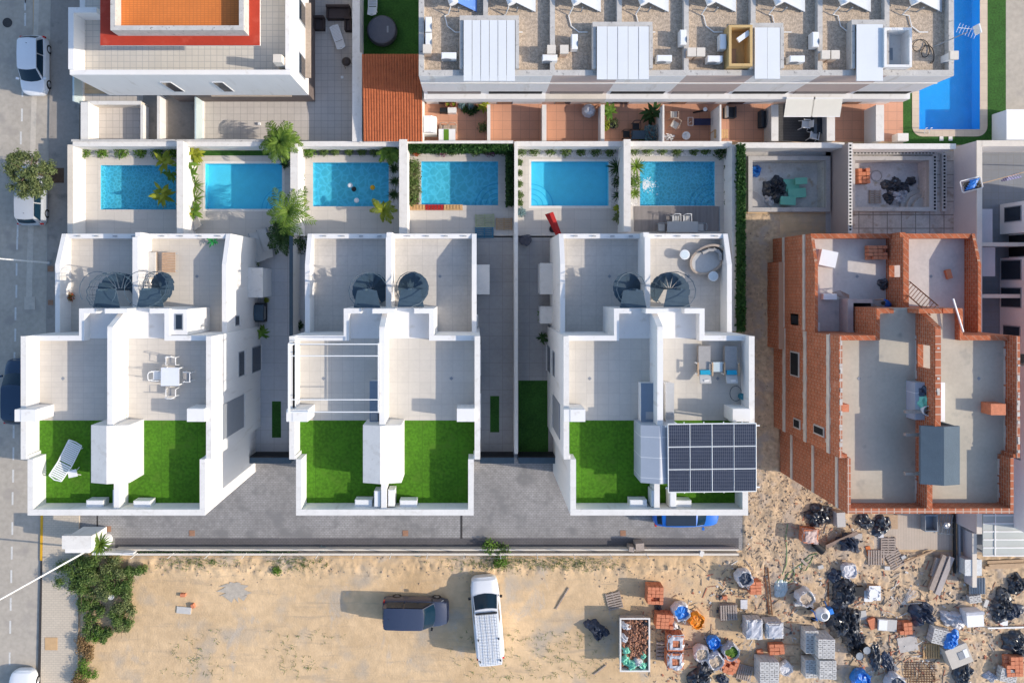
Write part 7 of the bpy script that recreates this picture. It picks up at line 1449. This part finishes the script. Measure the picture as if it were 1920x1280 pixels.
tarp('clear plastic film on the shaded terrace by the brick party wall', P(1655,533,ZT2), .35, .4, .35, TARPB, 33); o = MB().rbox(0,0,.02,.12,1.0,.03).build('white_batten', METW); o.location = P(1535,620,ZT2); tag(o, 'white batten on the brick house terrace near the light well', 'batten')
tag(MB().tube([P(1787,560,8.3), P(1806,622,8.42)], .05, 5).build('white_pole', METW), 'white pole leaning over the brick parapet', 'pole')
tarp('green and blue rags in the brick house stair slab', P(1731,752,8.76), .35, .5, .25, FOAMG, 34); tarp('blue plastic rag beside the green one on the stair slab', P(1732,735,8.76), .3, .35, .2, TARPN, 35)
t = T('bucket', 'round white bucket on the slab beside the brick party wall', 'bucket', 1733, 768, 8.76); MB().lathe([(.22,0),(.28,.35),(.25,.35),(.20,.05),(0,.05)], 18).build('pail', PLASTW, t, smooth=True); MB().tube([(-.27,0,.33),(0,.05,.42),(.27,0,.33)], .012, 4).build('handle', METG, t)
MB().pbox(1763,717,1772,790,8.0,8.75).build('well_slab', PLASTW, hK, True)
tag(MB().rbox(P(1552,545,ZT2).x, P(0,556,ZT2).y, ZT2+.15, .8, .35, .3).build('white_block', PLASTW), 'white board pack against the brick parapet', 'board pack')
# worker bending on the terrace of the brick house
def person(label, loc, rot):
    t = T('person', label, 'person', *loc, rot=rot, px=False)
    J = {'pelvis':(0,0,.80,.15),'waist':(.10,0,.93,.145),'chest':(.34,0,1.10,.165),'neck':(.50,0,1.17,.065),'headb':(.58,0,1.18,.085),'head':(.68,0,1.17,.10),
         'hl':(0,.11,.76,.11),'kl':(.10,.16,.42,.075),'al':(-.08,.18,.08,.05),'fl':(.12,.19,.04,.045),'hr':(0,-.11,.76,.11),'kr':(.02,-.17,.42,.075),'ar':(-.20,-.19,.08,.05),'fr':(0,-.20,.04,.045),
         'sl':(.36,.20,1.08,.075),'el':(.52,.27,.82,.05),'wl':(.74,.20,.66,.034),'pl':(.81,.18,.64,.036),'sr':(.36,-.20,1.08,.075),'er':(.50,-.26,.80,.05),'wr':(.72,-.16,.62,.034),'pr':(.79,-.14,.60,.036)}
    E = [('pelvis','waist'),('waist','chest'),('chest','neck'),('neck','headb'),('headb','head'),('pelvis','hl'),('hl','kl'),('kl','al'),('al','fl'),('pelvis','hr'),('hr','kr'),('kr','ar'),('ar','fr'),('chest','sl'),('sl','el'),('el','wl'),('wl','pl'),('chest','sr'),('sr','er'),('er','wr'),('wr','pr')]
    for s, pr in ((1,'pl'),(-1,'pr')):
        px, py, pz, _ = J[pr]
        for k in range(5):
            L = (.07,.08,.085,.08,.06)[k]; an = (-.9,-.3,-.05,.2,.45)[k]*(-s); f1, f2 = '%s%da' % (pr,k), '%s%db' % (pr,k)
            J[f1] = (px+L*.55*math.cos(an), py+L*.55*math.sin(an)+(k-2)*.012*s, pz-.015, .011); J[f2] = (px+L*math.cos(an), py+L*math.sin(an)+(k-2)*.012*s, pz-.045, .009); E += [(pr,f1),(f1,f2)]
    ks = list(J); me = bpy.data.meshes.new('body'); me.from_pydata([J[k][:3] for k in ks], [(ks.index(a), ks.index(c)) for a, c in E], [])
    o = bpy.data.objects.new('body', me); COL.objects.link(o); o.parent = t; o.modifiers.new('skin', 'SKIN')
    for i, k in enumerate(ks): me.skin_vertices[0].data[i].radius = (J[k][3],)*2
    me.skin_vertices[0].data[0].use_root = True; o.modifiers.new('sub', 'SUBSURF').levels = 1; o.modifiers['sub'].render_levels = 1
    SK = mat('skin', (.45,.27,.19), .6, .05, 5); TR = mat('dark_trousers', (.05,.05,.06), .9, .1, 5); me.materials.append(SK)
    dg = bpy.context.evaluated_depsgraph_get(); ev = bpy.data.meshes.new_from_object(o.evaluated_get(dg)); o.modifiers.clear(); o.data = ev; ev.materials.clear()
    for m_ in (SK, mat('blue_overshirt', (.02,.09,.36), .9, .1, 5), TR): ev.materials.append(m_)
    for f in ev.polygons:
        c = f.center; f.material_index = 1 if (c.z > .78 and c.x < .49) and not (abs(c.y) > .22 and c.z < .86) else 2 if c.z < .79 and abs(c.x) < .32 else 0
        f.use_smooth = True
    MB().lathe([(.115,0),(.118,.05),(.09,.10),(0,.125)], 12).build('hair', mat('dark_hair', (.03,.02,.015), .8, .2, 8), t).location = (.64,0,1.19)
    f = MB().lathe([(.0,-.03),(.018,-.02),(.014,.01),(0,.02)], 8); q = f.build('nose', SK, t); q.location = (.775,0,1.12)
    for s in (1, -1): e = MB().lathe([(0,-.012),(.012,0),(0,.012)], 8).build('eye', DARK, t); e.location = (.765, s*.035, 1.165); e = MB().lathe([(0,-.03),(.02,0),(0,.03)], 8).build('ear', SK, t); e.location = (.68, s*.105, 1.16)
    MB().box(-.005,.005,-.025,.025,-.005,.005).build('mouth', mat('lips', (.3,.12,.1), .6), t).location = (.765,0,1.085)
    return t
person('worker in a blue shirt bending beside the light well on the brick house', P(1654,572,ZT2), 165)

# more of the site: loose stock and rubbish between the stacks
pallet('dark cracked pallet between the skip and the wrapped clay bricks', at(1240,1216), 90, WOODG, 1.25, .75, 'pallets on the building site', 5)
for x, y, w_, d_, h, r_, m, nm, l in ((1604,1104,.75,.6,.28,0,BLACK,'mortar_trough','black mortar trough at the edge of the sheeting mound'),(1612,1152,.8,.6,.06,8,LGREY,'loose_board','pale board beside the black sheeting mound'),(1626,1115,.55,.75,.05,0,PLASTW,'white_board','white board lying beside the plywood box'),(1632,1165,.5,.7,.25,20,BRICKT,'brick_heap','small heap of clay bricks between the mound and the grey box'),
        (1867,1156,1.2,.5,.05,-32,WOODG,'dark_board','dark weathered board by the white rail'),(1880,1165,.5,.4,.05,0,PLASTW,'white_board','white board beside the dark weathered board'),(1700,1205,1.3,1.0,.06,10,mat('mixing_slab', (.47,.44,.41), .9, .2, 2),'mixing_slab','grey mortar mixing board in the middle of the site'),(1660,1062,.35,.25,.15,0,BLOCK,'loose_block','single grey block under the broken pallet'),(1691,1042,.3,.22,.18,30,LGREY,'loose_block','pale block beside the thin batten'),
        (1536,1060,.35,.25,.15,15,LGREY,'loose_block','pale loose block below the wrapped clay bricks'),(1845,1128,.5,.25,.12,70,BLOCK,'loose_block','grey loose block beside the hollow blocks'),(1497,1128,.75,.25,.2,4,BLOCK,'loose_block','long grey block leaning on the sand bag'),(1393,1130,.45,.6,.18,0,TARPW,'white_rubble_bag','flat white sack beside the stacked pallets'),(1628,1033,.3,.75,.05,14,mat('orange_fence', (.55,.16,.05), .8, .2, 4),'plastic_fence','strip of orange plastic fence by the pallets'),
        (1606,1002,.5,.35,.18,0,GREYC,'loose_block','grey block at the foot of the brown board'),(1568,968,.55,.95,.55,3,LGREY,'panel_stack','pale stack of panels against the brick house corner'),(1650,1000,.35,.45,.12,5,TARPW,'cement_sack','white cement sack on the beige slab'),(1423,1219,.4,.3,.15,12,BRICKT,'loose_brick','loose red bricks left over by the wrapped blocks'),(1485,1165,.85,.07,.05,2,WOOD,'timber_strip','thin timber strip above the tall block stacks'),(1478,1207,1.3,.08,.05,-2,WOOD,'timber_strip','thin timber strip in front of the tall block stacks'),(1480,1243,1.2,.08,.05,-3,WOOD,'timber_strip','thin timber strip beside the pale empty sack')):
    if x > 1632 and y < 1031: o = MB().box(-w_/2,w_/2,-d_/2,d_/2,0,h).build(nm, m); o.location = P(x,y,.052); o.rotation_euler = (0,0,R(r_)); tag(o, l, nm.replace('_',' '))
    else: onlot(l, nm, nm.replace('_',' '), x, y, w_, d_, h, r_, m)
for x, y, rx, ry, h, m, s_, l in ((1462,1102,.7,.6,.12,mat('pale_film', (.45,.53,.54), .3, .15, 3, spec=.6),61,'pale clear film lying under the green hose'),(1905,1092,.75,.7,.55,TARPB,62,'dark round form added for a dark bush and its shade, by the planks'),(1895,1145,.6,.9,.5,TARPN,63,'navy sheeting against the heap by the white rail'),(1664,1243,.9,.5,.25,TARPN,64,'dark scrap strip above the open white bag'),(1620,975,.8,.6,.35,TARPB,65,'black scrap heap between brick house and plywood'),(1355,1272,.6,.4,.35,TARPN,66,'navy scrap beside the tilted brick stack'),(1855,1266,.6,.4,.3,TARPS,67,'clear film heap near the low hollow block stack'),(1563,1078,.5,.5,.35,TARPN,68,'navy scrap above the big black mound')): tarp(l, at(x, y), rx, ry, h, m, s_, s_*13)  # the dark round heap stands in for a dark bush and its shade
b = MB(); rg = random.Random(91)
for k in range(14): a = rg.uniform(.3,1.5); q = at(1692+rg.uniform(-4,6), 1132); b.tube([q, q+Vector((math.cos(a)*rg.uniform(.7,1.4), math.sin(a)*rg.uniform(.7,1.3), rg.uniform(.05,.5)))], .014, 4)
tag(b.build('wire_bundle', METW), 'fan of pale wires standing over the navy sheeting', 'wire bundle')
b = MB()
for k in range(8): b.tube([P(1560+k*2,549+k*1.2,ZT2+.12), P(1575+k*1.5,545+k*2,ZT2+.5), P(1592,553+k,ZT2+1.1)], .012, 4)
tag(b.build('rebar_bundle', RUST), 'thin rusty bars bent out over the light well of the brick house', 'rebar')
# small scattered scraps: splinters, brick bits, paper, film
def scrapmat():
    m = bpy.data.materials.new('scraps'); m.use_nodes = True; n = m.node_tree.nodes; L = m.node_tree.links; b = n['Principled BSDF']; b.inputs['Roughness'].default_value = .8
    g = n.new('ShaderNodeNewGeometry'); cr = n.new('ShaderNodeValToRGB'); cr.color_ramp.interpolation = 'CONSTANT'; el = cr.color_ramp.elements
    cols = [(.46,.35,.24),(.30,.24,.18),(.46,.41,.35),(.46,.17,.10),(.07,.075,.085),(.36,.28,.20),(.55,.54,.52),(.16,.13,.10),(.40,.28,.17),(.40,.20,.12)]
    for k, c in enumerate(cols):
        q = el[k] if k < 2 else el.new(k/len(cols)); q.position = k/len(cols)*(.97); q.color = (*c,1)
    L.new(g.outputs['Random Per Island'], cr.inputs[0]); L.new(cr.outputs[0], b.inputs['Base Color']); return m
b = MB(); rg = random.Random(77); cl = [(1535,970,30),(1600,1010,40),(1580,1110,40),(1590,1180,40),(1650,1140,40),(1680,1210,40),(1640,1240,35),(1700,1180,50),(1800,1120,40),(1850,1150,40),(1890,1220,40),(1310,1250,45),(1250,1180,35),(1400,1130,60),(1360,1110,30),(1460,1060,60),(1500,1150,60),(1770,1210,60),(1700,1060,40)]
for i in range(1900):
    c = rg.choice(cl); x, y = (rg.gauss(c[0],c[2]*.8), rg.gauss(c[1],c[2]*.7)) if rg.random() < .8 else (rg.uniform(1200,1925), rg.uniform(1050,1282))
    if y < 1034 and x > 1632: continue
    p = at(x, y); k = rg.random()
    if k < .45: b.rbox(p.x, p.y, p.z+.04, rg.uniform(.06,.24), rg.uniform(.05,.14), .05, rg.uniform(0,180), rg.gauss(0,14), rg.gauss(0,14))
    elif k < .75: b.rbox(p.x, p.y, p.z+.04, rg.uniform(.25,.8), rg.uniform(.02,.06), .03, rg.uniform(0,180), rg.gauss(0,6))
    else: stone(b, p, rg.uniform(.05,.16), rg)
struct('debris', b, scrapmat(), 'stuff')
